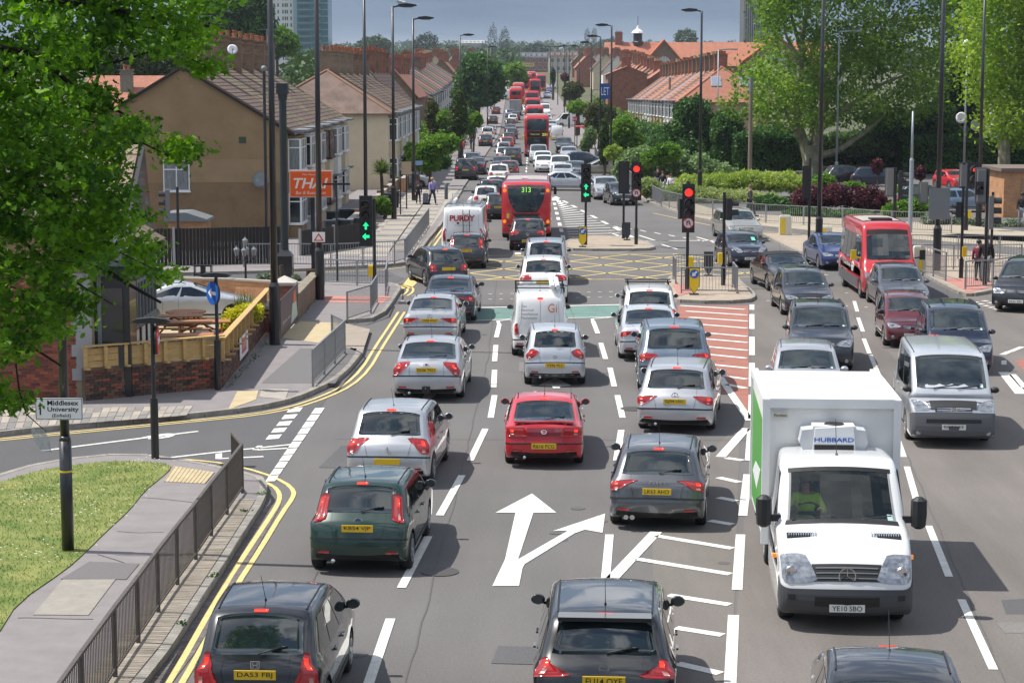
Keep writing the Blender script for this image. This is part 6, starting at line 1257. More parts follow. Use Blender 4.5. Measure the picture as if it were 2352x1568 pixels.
def bollard(label,px,base,h=1.05,back=False,group='keep left bollards'):
 x,y = G(px,base); o = thing('keep_left_bollard',label,'bollard',(x,y,ZP),0,group); w = .36 * h; P_ = [(-w,h),(w,h),(w,h * .28),(.02,0),(-.02,0),(-w,h * .28)]; P_ = [(a * .55,b_) for a,b_ in P_]
 part('shell',MB().extr(P_,(0,.12,0),(0,-.04,.04)),BLACKM if not back else mat('bollard_dark_blue',(.03,.035,.05),.5),o); part('foot',MB().box((0,.02,.02),(.34,.34,.04)),BLACKM,o)
 if not back:
  f = part('yellow_face',MB().extr([(a * .9,b_ * .95 + .02) for a,b_ in P_],(0,-.02,0),(0,-.04,.04)),YSIGN,o); d = part('blue_disc',MB().lathe([(w * .47,0),(w * .47,-.01)],(0,-.065,h * .76 + .04),'y',20),BLUE,f)
  a = R(-135); q = Matrix.Rotation(a,2); pts = [tuple(q @ Vector(p)) for p in [(w * .36,0),(0.0,w * .26),(0.0,w * .09),(-w * .36,w * .09),(-w * .36,-w * .09),(0,-w * .09),(0,-w * .26)]]
  part('white_arrow',MB().extr([(-p[0] if False else p[0],p[1]) for p in pts],(0,-.01,0),(0,-.078,h * .76 + .04)),WSIGN,d)
 return o
bollard('yellow keep left bollard with blue arrow on the near island',1594,684,.98); bollard('smaller yellow keep left bollard on the far island',1338,573,.95); bollard('dark back of a keep left bollard inside the near island railing',1627,640,.95,True); bollard('dark back of a keep left bollard on the far island',1440,557,.85,True)
def marker(label,px,base,h,w=.45):
 x,y = G(px,base); o = thing('lit_bollard',label,'bollard',(x,y,ZP),0,'white and yellow lit bollards'); part('shell',MB().box((0,0,h / 2),(w,.35,h),taper=.95).box((0,0,h + .03),(w * .9,.3,.07),taper=.9),mat('bollard_white',(.6,.59,.5),.6),o); part('yellow_panel',MB().box((-w * .22 if px < 2000 else w * .12,-.19,h * .5),(w * .36,.02,h * .85)),YSIGN,o)
marker('tall white and yellow bollard on the tip of the paved island',1803,545,.95,.62); marker('white and yellow bollard peeping over the blue saloon roof',1897,553,.55,.6); marker('white and yellow bollard just behind the red minibus mirror',2110,632,1.05,.5)
x,y = G(1025,462); o = thing('bollard','plain grey cylindrical bollard on the left footway','bollard',(x,y,ZP)); part('shaft',MB().lathe([(.115,0),(.115,1.05),(.09,1.08)],n=16),mat('bollard_grey',(.10,.12,.14),.6),o,True)
BARM = MB().tube((0,0,.14),(0,0,.98),.008,n=5).mesh('bar')
def rail(label,px,m=None,h=1.05,post=2.0,gap=.105,parts_=False,heavy=False,pts=None,z=ZP,group='pedestrian guard rails',flatbar=False):
 P_ = pts or GG(px,z); m = m or STEEL; o = thing('guard_rail',label,'guard rail',(P_[0][0],P_[0][1],z),0,group); ox,oy = P_[0]; posts = []; st = MB(); nb = 0
 for p,q in zip(P_,P_[1:]):
  l = math.hypot(q[0] - p[0],q[1] - p[1]); k = max(1,round(l / post)); ex,ey = (q[0] - p[0]) / l,(q[1] - p[1]) / l; a = math.atan2(ey,ex)
  for i in range(k + 1):
   t = l * i / k
   if i == 0 and posts:continue
   posts.append(1); X,Y = p[0] + ex * t - ox,p[1] + ey * t - oy; part('post',MB().box((X,Y,h / 2),(.055,.055,h),a),m,o)
  for i in range(k):
   c = l * (i + .5) / k; X,Y = p[0] + ex * c - ox,p[1] + ey * c - oy; L = l / k - .05
   part('top_rail',MB().box((X,Y,h - .02),(L,.055 if heavy else .045,.045),a),m,o); part('bottom_rail',MB().box((X,Y,.12),(L,.035,.035),a),m,o)
   n = max(1,int(L / gap))
   for j in range(n):
    c2 = l * i / k + .025 + L * (j + .5) / n; X,Y = p[0] + ex * c2 - ox,p[1] + ey * c2 - oy; nb += 1
    if parts_ and nb <= 300:
     b_ = link('bar',BARM if not flatbar else BARF,m,o,(X,Y,0),a)
    else:st.box((X,Y,.56),(.014,.014,.84),a)
 if st.v:q = part('bars',st,m,o); q['kind'] = 'stuff'
 return o
BARF = MB().box((0,0,.56),(.016,.016,.84)).mesh('bar')
rail('long brown guard rail along the near left pavement edge',[(10,2010),(110,1800),(190,1672),(265,1555),(318,1477),(364,1407),(408,1344),(450,1286),(486,1232),(522,1183),(557,1132),(535,1102)],BROWNST,.98,2.2,.10,True,True)
rail('short angled guard rail beside the pub footpath',[(719,888),(792,813),(763,797)],STEEL,1.0,2.0,.11,True); rail('guard rail panel at the signal pole on the left corner',[(798,738),(852,720),(866,695)],STEEL,1.0,2.4,.10,True)
rail('guard rail round the left side street corner',[(744,653),(820,656),(890,657),(886,680)],STEEL,1.0,2.0,.11); rail('guard rail along the far side of the left street, turning up the road',[(560,613),(660,612),(760,613),(906,606),(930,600),(958,560),(985,520)],STEEL,1.0,2.0,.12)
rail('guard rail on the front of the near traffic island',[(1565,674),(1693,674),(1683,660)],STEEL,1.0,2.3,.12); rail('guard rail on the back of the near traffic island',[(1552,652),(1546,641),(1666,641)],STEEL,1.0,2.3,.12)
rail('long grey guard rail curving along the far right footway',[(1416,396),(1452,430),(1480,452),(1519,474),(1595,494),(1680,505),(1759,512),(1935,522),(2048,530),(2185,535)],STEEL,1.05,2.4,.13)
rail('short guard rail behind the red minibus',[(2116,626),(2172,645)],STEEL,1.15,2.0,.11); rail('guard rail in front of the two waiting people, right corner',[(2217,665),(2280,661),(2400,640)],STEEL,1.1,1.9,.11); rail('guard rail along the back of the right hand island',[(2095,618),(2190,619),(2345,617)],STEEL,1.05,2.2,.12); rail('farthest guard rail between the right hand crossings',[(2093,592),(2200,594),(2296,594),(2400,596)],STEEL,1.05,2.2,.12); rail('guard rail panel end-on beside the red man pole',[(2262,548),(2270,560)],STEEL,1.0,2.2,.12)
rail('guard rail beside the silver saloon on the side turning',[(1392,398),(1372,372),(1366,355)],STEEL,1.1,2.4,.14)
def picnic(label,px,py,rz,rnd=False,z=ZP + .12):
 x,y = G(px,py); o = thing('picnic_table',label,'picnic table',(x,y,z),R(rz),'picnic tables in the pub garden')
 if rnd:
  for i in range(9):
   yy = -.56 + i * .14; w = 2 * math.sqrt(max(.04,.62 ** 2 - yy * yy)); part('top_plank',MB().box((0,yy,.76),(w,.125,.035)),PICNIC,o)
  for a in range(4):c,s_ = math.cos(a * math.pi / 2),math.sin(a * math.pi / 2); part('bench',MB().box((c * 1.0,s_ * 1.0,.45),(.3 if abs(c) > .5 else 1.0,1.0 if abs(c) > .5 else .3,.035)),PICNIC,o); part('leg',MB().tube((c * .9,s_ * .9,0),(c * .25,s_ * .25,.74),.035,n=4).tube((c * 1.0,s_ * 1.0,0),(c * 1.0,s_ * 1.0,.43),.035,n=4),PICNIC,o)
 else:
  for i in range(5):part('top_plank',MB().box((0,-.29 + i * .145,.76),(1.75,.13,.035)),PICNIC,o)
  for s_ in (-1,1):
   for k in (0,1):part('bench_plank',MB().box((0,s_ * (.62 + .13 * k),.45),(1.75,.12,.035)),PICNIC,o)
   for s2 in (-1,1):part('leg',MB().tube((s_ * .62,s2 * .66,0),(s_ * .62,s2 * .2,.74),.04,n=4),PICNIC,o)
   part('cross_beam',MB().box((s_ * .62,0,.42),(.05,1.45,.08)),PICNIC,o); part('brace',MB().tube((s_ * .62,0,.42),(0,0,.72),.03,n=4),PICNIC,o)
 return o
picnic('nearest picnic table just behind the timber screen',420,850,8); picnic('middle picnic table in the pub garden',462,815,8); picnic('picnic table behind, half hidden by the round one',400,800,8); picnic('round topped picnic table in front of the silver coupe',428,790,0,True)
x,y = G(565,676); o = thing('victorian_lamp','ornate black lamp post with five glass lanterns in the pub car park','lamp post',(x,y,ZP)); s_ = scale_at(676); part('post',MB().lathe([(.12,0),(.10,.3),(.045,.4),(.04,1.5),(.06,1.55),(.03,1.7)],n=10),BLACK,o)
for i in range(5):
 a = 2 * math.pi * i / 4; r = .33 if i < 4 else 0; zz = (1.35 if i < 4 else 1.7); part('bracket',MB().path([(0,0,1.2),(r * .6 * math.cos(a),r * .6 * math.sin(a),1.1),(r * math.cos(a),r * math.sin(a),zz)],.02,5),BLACK,o); part('lantern',MB().lathe([(.05,zz),(.11,zz + .22),(.12,zz + .24),(.02,zz + .34),(.015,zz + .4)],(r * math.cos(a),r * math.sin(a),0),n=6),mat('lantern_glass',(.25,.26,.27),.1,.3),o)
x,y = G(467,640); o = thing('bench','low black open framed bench by the side street','bench',(x,y,ZP)); part('seat',MB().box((0,0,.42),(.72,.4,.06)),BLACK,o); part('frame',MB().box((-.34,0,.2),(.04,.4,.4)).box((.34,0,.2),(.04,.4,.4)).box((0,0,.04),(.72,.4,.05)).box((0,0,.2),(.2,.2,.4)),BLACK,o)
x,y = G(722,676); o = thing('a_board','dark chalk board standing at the corner of the mossy wall','a-board',(x,y,ZP)); part('frame',MB().box((0,0,.42),(.62,.05,.86),rx=-.15),mat('aboard_frame',(.2,.12,.08),.6),o); part('board',MB().box((0,-.03,.42),(.52,.03,.74),rx=-.15),BLACKM,o); text('MENU',.3,.07,(0,-.06,.6),(1,0,0),(0,0,1),WSIGN,o)
bagm = mat('plastic_bag',(.6,.64,.62),.3,alpha=.75); xb,yb_ = -3.95,21.5
o = thing('plastic_bag','torn white plastic bag snagged on the lowest oak twig','plastic bag',((117 - CX) / 221,20.9,HC - (1012 - YH) / 225)); b = MB(); n = 9
vs = [(((i / n - .5) * .16) * (1 - .5 * abs(j / n - .6)) + (.5 - j / n) * -.10 * -1 * 0 + (j / n) * -.09,random.uniform(-.02,.02),(j / n - .5) * .24 + random.uniform(-.008,.008)) for j in range(n + 1) for i in range(n + 1)]
b.add(vs,[(j * (n + 1) + i,j * (n + 1) + i + 1,(j + 1) * (n + 1) + i + 1,(j + 1) * (n + 1) + i) for j in range(n) for i in range(n)]); part('film',b,bagm,o,True)
def wheelie(label,x,y,rz=0.0,m=None):
 o = thing('wheelie_bin',label,'wheelie bin',(x,y,ZP),rz,'wheelie bins by the terrace'); part('tub',MB().box((0,0,.5),(.48,.55,.94),taper=1.12),m or mat('bin_black',(.012,.016,.018),.5),o); part('lid',MB().box((0,-.02,1.02),(.6,.68,.07)),mat('bin_lid',(.03,.045,.055),.35),o); part('handle',MB().tube((-.22,.36,1.0),(.22,.36,1.0),.02,n=5),BLACKM,o)
for i,(px_,py_) in enumerate([(760,560),(778,556),(797,558),(815,553),(765,536),(790,530),(812,530),(880,495),(893,488),(905,482),(950,425),(962,421)]):
 x,y = G(px_,py_); wheelie('black wheelie bin, ' + ['front left one below the orange sign','second from the left below the orange sign','third from the left below the orange sign','fourth, beside the green signal','rear left one under the bay window','rear middle one under the bay window','rear right one behind the signal','left one below the palm','middle one below the palm','right one below the palm','left of the farther garden pair','right of the farther garden pair'][i],x,y,random.uniform(-.3,.3))
# ================================================================ buses
def qpatch(B,t0,t1,qf,off=.006,nt=9,nq=11,th=.012):
 if t1 < t0:t1 += 1
 vs = []
 for i in range(nt):
  u = i / (nt - 1); a,c = qf(u)
  for j in range(nq):vs.append(B.P(t0 + (t1 - t0) * u,a + (c - a) * j / (nq - 1),off))
 return MB().add(vs,[(i * nq + j,(i + 1) * nq + j,(i + 1) * nq + j + 1,i * nq + j + 1)[::-1] for i in range(nt - 1) for j in range(nq - 1)])
BUSW = wheel_mesh(.46,.28,8); GREENLED = mat('green_led',(.25,.5,.05),.5,emis=(.3,.9,.15),es=.7); YELED = mat('yellow_led',(.5,.45,.05),.5,emis=(.8,.75,.15),es=.6)
def bus(kind,label,x,y,head,num='',group='red buses in the queue',near=True,L=10.4,dest=None):
 H = 4.35 if kind == 'double' else 2.95; Wd = 2.52; r,f = -L / 2,L / 2; root = thing('bus',label,'bus',(x,y,gz(y)),-R(head),group)
 if gz(y + 6) > gz(y - 6):root.rotation_euler = (math.atan2(gz(y + 6) - gz(y - 6),12),0,-R(head))
 pts = [(r + .12,.3),(r,.5),(r - .01,H * .55),(r + .05,H - .35),(r + .28,H - .04),(r + .8,H),(0,H),(f - .6,H),(f - .22,H - .1),(f - .08,H - .6),(f,H * .42),(f,.5),(f - .15,.3)]
 B = Body(L,Wd,H,pts,H - .2,.05,rt=.14,re=.22,bow=.07,crown=.03,spine=.40,N=72,sz=H * .5,endt=.03); part('body',B.body_mb(),PT['bus'],root,True)
 part('roof_panel',B.patch(B.find(r + .5,'top'),B.find(f - .7,'top'),-.97,.97,.006,4,7),mat('bus_roof_grey',(.36,.34,.31),.6,var=.15,vs_=.8),root)
 fr,ff = lambda z:B.find(z,'rear'),lambda z:B.find(z,'front')
 for sg in (-1,1):
  for z0,z1 in (((1.35,2.05),(2.75,3.6)) if kind == 'double' else ((1.25,2.35),)):
   n = 7
   for i in range(n):
    a = r + .5 + (L - 1.2) * i / n; part('side_window',B.side([(a,z0),(a + (L - 1.2) / n - .08,z0),(a + (L - 1.2) / n - .08,z1),(a,z1)],sg,.006,2,2),GLASS,root)
  for yy in (r + 2.6,f - 2.5):w = link('wheel',BUSW[0],RUBBER,root,(sg * (Wd / 2 - .14),yy,.46),0 if sg > 0 else math.pi); link('rim',BUSW[1],ALLOY,w)
  part('tail_light',B.patch(fr(.95),fr(1.15),sg * 1.0 if sg < 0 else .82,-.82 if sg < 0 else 1.0,.012,3,3),REDL,root); part('indicator',MB().lathe([(.09,0),(.07,-.03)],(sg * 1.08,r - .05,H - .42 if kind != 'double' else 1.5),'y',10),AMBER,root)
  if kind != 'double':part('indicator',MB().lathe([(.09,0),(.07,-.03)],(sg * 1.09,r - .05,.98),'y',10),AMBER,root)
  part('headlight',B.patch(ff(.95),ff(.62),(.62 if sg > 0 else -1.3),(1.3 if sg > 0 else -.62),.012,4,5),CLEARL,root)
  part('wing_mirror',MB().box((sg * 1.48,f - .12,H * .46 if kind == 'double' else 2.0),(.16,.1,.38)).tube((sg * 1.2,f - .2,(H * .46 if kind == 'double' else 2.0) + .3),(sg * 1.5,f - .12,(H * .46 if kind == 'double' else 2.0) + .2),.03),YSIGN if kind == 'double' else BLACKM,root)
 part('lower_bumper',B.patch(fr(.32),fr(.52),-1.3,1.3,.008,3,9),BLACKM,root); part('lower_bumper',B.patch(ff(.52),ff(.32),-1.3,1.3,.008,3,9),BLACKM,root)
 if kind == 'double':
  part('rear_upper_window',B.patch(fr(2.95),fr(3.75),-.88,.88,.006,rnd=.1),GLASS,root); part('rear_lower_window',B.patch(fr(1.55),fr(2.15),-.86,.86,.006,rnd=.15),GLASS,root); part('rear_number',B.patch(fr(2.1),fr(2.45),-.3,.3,.012,3,3),INK,root)
  part('advert_panel',B.patch(fr(.75),fr(1.35),-.72,.72,.008,3,5),mat('advert_pale',(.5,.5,.45),.5),root)
  part('upper_windscreen',B.patch(ff(3.95),ff(2.75),-1.0,1.0,.008,rnd=.06),GLASSF,root); part('destination_blind',B.patch(ff(2.7),ff(2.05),-1.0,1.0,.010,3,7),INK,root); part('lower_windscreen',B.patch(ff(2.03),ff(1.15),-1.05,1.05,.008,rnd=.08),GLASSF,root)
  if near:
   yf_ = f + .07
   text(num or '231',.52,.28,(-.80,yf_ + .02,2.37),(-1,0,0),(0,0,1),YELED,root,'route_number',bold=.02); text('Turkey Street',.95,.15,(.2,yf_ + .03,2.38),(-1,0,0),(0,0,1),YELED,root,'destination')
 else:
  part('rear_window',qpatch(B,fr(1.45),fr(2.78),lambda u:(-.93 + .42 * (1 - u) ** 3,.93 - .42 * (1 - u) ** 3),.008,14),mat('bus_glass',(.02,.03,.03),.05,var=.9,vs_=1.7,coat=.5),root)
  part('engine_grille',qpatch(B,fr(1.12),fr(1.38),lambda u:(-.25 - .45 * u ** .5,.25 + .45 * u ** .5),.010),BLACKM,root); part('white_advert',B.patch(fr(.62),fr(1.05),-.62,.62,.008,3,5),WSIGN,root)
  part('panel_gap',B.patch(fr(1.405),fr(1.415),-1.0,1.0,.006,2,9),INK,root); part('yellow_notice',B.patch(fr(1.15),fr(1.40),-.97,-.85,.010,2,2),YSIGN,root)
  num_ = part('number_blind',B.patch(fr(2.42),fr(2.72),-.2,.2,.012,3,3),INK,root); text(num,.46,.26,(0,r - .10,2.58),(1,0,0),(0,0,1),GREENLED,num_,'route_number',bold=.015); text('ENX 1',.26,.07,(.85,r - .10,2.40),(1,0,0),(0,0,1),WSIGN,root)
  part('roof_pod',MB().box((-.1,r + 1.6,H + .09),(.3,.5,.16)),WSIGN,root)
 return root
x,y = G(1212,548); bus('single','red single decker bus seen from behind showing green number 313',x,y + 3.2 ,1,'313',L=9.6,group=None)
def busf(px,s_,kind,head,label,num='',near=False,L=10.4):
 x,y = XS(px,s_); bus(kind,label,x + 0,y + L / 2,head,num,near=near,L=L)
busf(1233,22.3,'double',180,'red double decker facing the camera with route 231 on its blind','231',True)
busf(1228,16.6,'double',180,'red double decker directly behind the 231 bus',near=True,num='279'); busf(1224,14.0,'double',180,'third red bus facing the camera, only its top showing',L=10); busf(1222,12.6,'double',180,'fourth red bus facing the camera, hidden behind the third',L=8.5)
busf(1229,10.2,'double',180,'red double decker with grey blue front beyond the silver cars'); busf(1243,9.0,'double',180,'farthest red double decker facing the camera')
busf(1185,11.8,'double',0,'nearest red double decker driving away on the left side'); busf(1191,10.9,'double',0,'red double decker driving away, second in the left side line'); busf(1205,9.5,'double',0,'red double decker driving away, third in the left side line'); busf(1211,8.6,'double',0,'red double decker driving away, fourth in the left side line'); busf(1221,8.0,'double',0,'red bus driving away, farthest one beside the yellow board')
def minibus(label,px,py,head):
 L,Wd,H = 6.6,2.06,2.78; r,f = -L / 2,L / 2; x,y = G(px,py); h = R(head); fa = f - .95; ox,oy = x - fa * math.sin(h),y - fa * math.cos(h); root = thing('minibus',label,'minibus',(ox,oy,0),-h)
 pts = [(r + .1,.3),(r,.5),(r,2.0),(r + .1,H - .12),(r + .4,H),(0,H),(f - 1.45,H),(f - 1.25,H - .10),(f - .62,1.42),(f - .2,1.12),(f - .04,.9),(f,.6),(f - .05,.32),(f - .25,.25)]
 B = Body(L,Wd,H,pts,1.35,.10,rt=.12,re=.14,bow=.07,crown=.03,spine=.36,N=96,sz=.9); me = boolcut(B.body_mb().mesh('body',True),[(yy,sx * (Wd / 2 - .05),0) for yy in (r + 1.4,fa) for sx in (-1,1)],.42); me.polygons.foreach_set('use_smooth',[True] * len(me.polygons)); part('body',me,PT['red'],root)
 fn = lambda z:B.find(z,'front'); part('windscreen',B.patch(fn(2.35),fn(1.44),-1.02,1.02,.008,rnd=.06),GLASSF,root); part('dark_band',B.patch(fn(2.52),fn(2.36),-1.02,1.02,.008,3,9),INK,root); part('wiper',MB().path([B.P(fn(1.45),.5,.02),B.P(fn(1.5),-.3,.02)],.015,5).path([B.P(fn(1.45),-.2,.02),B.P(fn(1.5),-.9,.02)],.015,5),BLACKM,root)
 part('grey_bumper',B.patch(fn(.72),fn(.3),-1.5,1.5,.01,5,13),GREYM if False else mat('bumper_grey',(.10,.10,.11),.6),root); part('grille',B.patch(fn(.95),fn(.80),-.55,.55,.01,3,5),BLACKM,root)
 roof = part('roof_panel',B.patch(B.find(r + .5,'top'),B.find(f - 1.6,'top'),-.9,.9,.006,4,7),mat('bus_roof_grey',(.36,.34,.31),.6),root); part('roof_hatch',MB().box((0,.6,H + .06),(.8,.7,.06)),BLACKM,roof)
 for sg in (-1,1):
  part('headlight',B.patch(fn(1.02),fn(.76),min(sg * .62,sg * 1.5),max(sg * .62,sg * 1.5),.012,5,7),CLEARL,root)
  for i in range(5):a = r + .35 + i * .98; part('side_window',B.side([(a,1.32),(a + .92,1.32),(a + .92,2.3),(a,2.3)],sg,.006,3,3),GLASS,root)
  part('cab_window',B.side([(f - 1.72,1.42),(f - .95,1.42),(f - 1.38,2.3),(f - 1.72,2.3)],sg,.006,3,3),GLASS,root); part('grey_skirt',B.side([(r + .3,.34),(f - 1.4,.34),(f - 1.4,.72),(r + .3,.72)],sg,.006,8,2),mat('bumper_grey',(.10,.10,.11),.6),root)
  for yy in (r + 1.4,fa):w = link('wheel',BUSW[0],RUBBER,root,(sg * (Wd / 2 - .13),yy,.36),0 if sg > 0 else math.pi); w.scale = (.75,.78,.78); link('rim',BUSW[1],ALLOY,w)
  part('wing_mirror',MB().box((sg * 1.28,f - .85,1.62),(.2,.1,.36)).tube((sg * 1.0,f - .85,1.5),(sg * 1.25,f - .85,1.55),.03),YSIGN if sg > 0 else BLACKM,root)
 yt = fn(1.30); p = B.P(fn(1.16),0,.01); ring = MB()
 for k in range(16):
  a0,a1 = 2 * math.pi * k / 16,2 * math.pi * (k + 1) / 16; ring.tube((.16 * math.cos(a0),p[1] + .02 - .13 * math.sin(a0),p[2] + .03 + .09 * math.sin(a0)),(.16 * math.cos(a1),p[1] + .02 - .13 * math.sin(a1),p[2] + .03 + .09 * math.sin(a1)),.03,n=4)
 ring.box((0,p[1] + .03,p[2] + .04),(.62,.07,.03),rx=-.6); part('white_ring_emblem',ring,WSIGN,root)
 em = MB(); c_ = (B.w(.8,1.0) + .012,.8,1.05)
 for k in range(16):a0,a1 = 2 * math.pi * k / 16,2 * math.pi * (k + 1) / 16; em.tube((c_[0],c_[1] + .17 * math.cos(a0),c_[2] + .17 * math.sin(a0)),(c_[0],c_[1] + .17 * math.cos(a1),c_[2] + .17 * math.sin(a1)),.025,n=4)
 em.box(c_,(.02,.55,.06)); part('white_ring_emblem',em,WSIGN,root); text('London Dial-a-Ride',1.5,.14,(c_[0] + .005,-.5,1.05),(0,1,0),(0,0,1),WSIGN,root)
 text('LONDON',.0 + .26,.05,(p[0],p[1] + .05,p[2] + .05),(-1,0,0),(0,-.6,.8),BLUE,root)
minibus('bright red minibus with grey bumper facing the camera on the right',2036,684,180.5)
# ================================================================ people
def sk(name,V,E,rad,m,parent,sub=1):
 me = bpy.data.meshes.new(name); me.from_pydata([tuple(v) for v in V],E,[]); o = bpy.data.objects.new(name,me)
 o.modifiers.new('s','SKIN');
 for i,r in enumerate(rad):me.skin_vertices[0].data[i].radius = (r,r) if not isinstance(r,tuple) else r
 me.skin_vertices[0].data[0].use_root = True
 if sub:md = o.modifiers.new('d','SUBSURF'); md.levels = sub
 m2 = evalmesh([o],o); m2.name = name; m2.polygons.foreach_set('use_smooth',[True] * len(m2.polygons)); m2.materials.clear()
 return part(name,m2,m,parent)
def person(label,x,y,z,face,top,bot,hair,pose='stand',skin=None,h=1.75,group=None,lean=0.0,armL=None,armR=None,shirt=None):
 """face: 0 looks to +y; arms: (elbow, hand) offsets from the shoulder"""
 k = h / 1.75; root = thing('person',label,'person',(x,y,z),-R(face),group); skin = skin or SKIN
 st = {'stand':(0,0),'walk':(.26,-.26),'sit':(0,0)}[pose]; hp = .93 if pose != 'sit' else .45
 P_ = {'pel':(0,0,hp),'ab':(0,lean * .3,hp + .2),'ch':(0,lean,hp + .42),'nk':(0,lean * 1.1,hp + .56),'hb':(0,lean * 1.15 + .01,hp + .64),'hd':(0,lean * 1.2 + .02,hp + .74)}
 for s_,n in ((-1,'l'),(1,'r')):
  d = st[0] if s_ < 0 else st[1]; P_['sh' + n] = (s_ * .19,lean,hp + .48); a = armL if s_ < 0 else armR; e,w = a or ((s_ * .06,-d * .3,-.28),(s_ * .08,-d * .7 + .04,-.53))
  P_['el' + n] = tuple(P_['sh' + n][i] + e[i] for i in range(3)); P_['wr' + n] = tuple(P_['sh' + n][i] + w[i] for i in range(3))
  if pose == 'sit':P_['hi' + n],P_['kn' + n],P_['an' + n],P_['to' + n] = (s_ * .1,.02,hp),(s_ * .12,.42,hp + .04),(s_ * .12,.45,.06),(s_ * .12,.6,.03)
  else:P_['hi' + n],P_['kn' + n],P_['an' + n],P_['to' + n] = (s_ * .095,0,hp - .03),(s_ * .10,d * .6 + .03,hp * .52),(s_ * .10,d * 1.15,.09),(s_ * .11,d * 1.15 + .16,.035)
 P_ = {a:tuple(c * k for c in b) for a,b in P_.items()}
 names = list(P_); V = [P_[n] for n in names]; I = {n:i for i,n in enumerate(names)}
 E = [('pel','ab'),('ab','ch'),('ch','nk'),('nk','hb'),('hb','hd')] + [(a + n,b + n) for n in 'lr' for a,b in (('sh','el'),('el','wr'),('hi','kn'),('kn','an'),('an','to'))] + [('ch','shl'),('ch','shr'),('pel','hil'),('pel','hir')]
 rd = {'pel':.13,'ab':.115,'ch':.135,'nk':.055,'hb':.07,'hd':.095,'sh':.06,'el':.042,'wr':.028,'hi':.085,'kn':.058,'an':.04,'to':.035}; rad = [rd.get(n,rd.get(n[:2],.05)) * k for n in names]; Ei = [(I[a],I[b]) for a,b in E]
 for n,s_ in (('l',-1),('r',1)):     # palm and five fingers
  w = V3(P_['wr' + n]); e = V3(P_['el' + n]); d = (w - e).normalized(); sd_ = d.cross(V3((0,1,0))); sd_ = sd_.normalized() if sd_.length > .1 else V3((1,0,0)); V.append(tuple(w + d * .07 * k)); pi = len(V) - 1; rad.append(.030 * k); Ei.append((I['wr' + n],pi))
  for q in range(4):o_ = sd_ * (q - 1.5) * .02 * k; l = (.065,.075,.07,.055)[q] * k; V.append(tuple(w + d * (.07 * k + l) + o_ * 1.3 + V3((0,.01,0)))); rad.append(.009 * k); Ei.append((pi,len(V) - 1))
  V.append(tuple(w + d * .08 * k + V3((0,.05,0)) * k)); rad.append(.010 * k); Ei.append((I['wr' + n],len(V) - 1))
 sk('body',V,Ei,rad,skin,root)
 T = ['pel','ab','ch','shl','ell','wrl','shr','elr','wrr','nk']; J = {n:i for i,n in enumerate(T)}; tv = [P_[n] for n in T]; tv[J['nk']] = tuple(V3(P_['ch']).lerp(V3(P_['nk']),.6));
 for n in 'lr':tv[J['wr' + n]] = tuple(V3(P_['el' + n]).lerp(V3(P_['wr' + n]),.88))
 sk('jacket',tv,[(0,1),(1,2),(2,3),(3,4),(4,5),(2,6),(6,7),(7,8),(2,9)],[q * k for q in (.165,.15,.165,.085,.065,.05,.085,.065,.05,.075)],top,root)
 Bt = ['pel','hil','knl','anl','hir','knr','anr']; bv = [P_[n] for n in Bt]; sk('trousers',bv,[(0,1),(1,2),(2,3),(0,4),(4,5),(5,6)],[q * k for q in (.145,.105,.078,.06,.105,.078,.06)],bot,root)
 for n in 'lr':a,t = V3(P_['an' + n]),V3(P_['to' + n]); part('shoe',MB().box(tuple((a + t) / 2 + V3((0,.0,-.02))),(.09 * k,.27 * k,.08 * k),taper=.8),BLACKM,root)
 hd = V3(P_['hd']); hr = MB().lathe([(.02,.13 * k),(.085 * k,.10 * k),(.112 * k,.03 * k),(.105 * k,-.03 * k)],(hd.x,hd.y - .022,hd.z + .015),n=14); part('hair',hr,hair,root,True)
 fc = MB()
 for s_ in (-1,1):fc.box((hd.x + s_ * .035 * k,hd.y + .088 * k,hd.z + .005),(.022,.01,.01))
 part('eyes',fc,INK,root); part('nose',MB().lathe([(.015,-.03),(.012,0),(.004,.02)],(hd.x,hd.y + .098 * k,hd.z - .02),n=6),skin,root); part('mouth',MB().box((hd.x,hd.y + .088 * k,hd.z - .055 * k),(.045,.01,.01)),mat('lips',(.3,.08,.07),.5),root)
 for s_ in (-1,1):part('ear',MB().lathe([(.008,-.03),(.02,0),(.008,.03)],(hd.x + s_ * .097 * k,hd.y,hd.z - .01),n=6),skin,root)
 return root
CL = lambda n,c:mat('cloth_' + n,c,.9,var=.15,vs_=8)
HB,HBR,HBL,HG = mat('hair_black',(.01,.009,.008),.6),mat('hair_brown',(.06,.025,.012),.6),mat('hair_blond',(.42,.30,.16),.6),mat('hair_shaved',(.12,.08,.06),.7)
x,y = G(993,475); w = person('woman in a lavender top pulling a tartan shopping trolley on the left footway',x,y,ZP,150,CL('lavender',(.28,.25,.5)),CL('indigo',(.02,.03,.07)),HBL,'walk',h=1.7,armL=((-.12,.02,-.26),(-.2,-.02,-.5)))
t = thing('shopping_trolley','blue and grey patterned shopping trolley beside the lavender woman','shopping trolley',(x - .42,y - .05,ZP)); part('bag',MB().box((0,0,.45),(.36,.3,.6),taper=.95),mat('trolley_cloth',(.05,.06,.13),.9,col2=(.2,.2,.26),vs_=12),t); part('frame',MB().path([(-.1,.15,.1),(-.05,.2,.8),(.2,.1,1.0)],.012,5).lathe([(.08,-.2),(.08,.2)],(0,.12,.08),'x',10),BLACKM,t)
x,y = G(961,473); person('child in a dark school blazer walking by the garden wall',x,y,ZP,170,CL('charcoal',(.02,.02,.028)),CL('charcoal',(.02,.02,.028)),HBR,'walk',h=1.4)
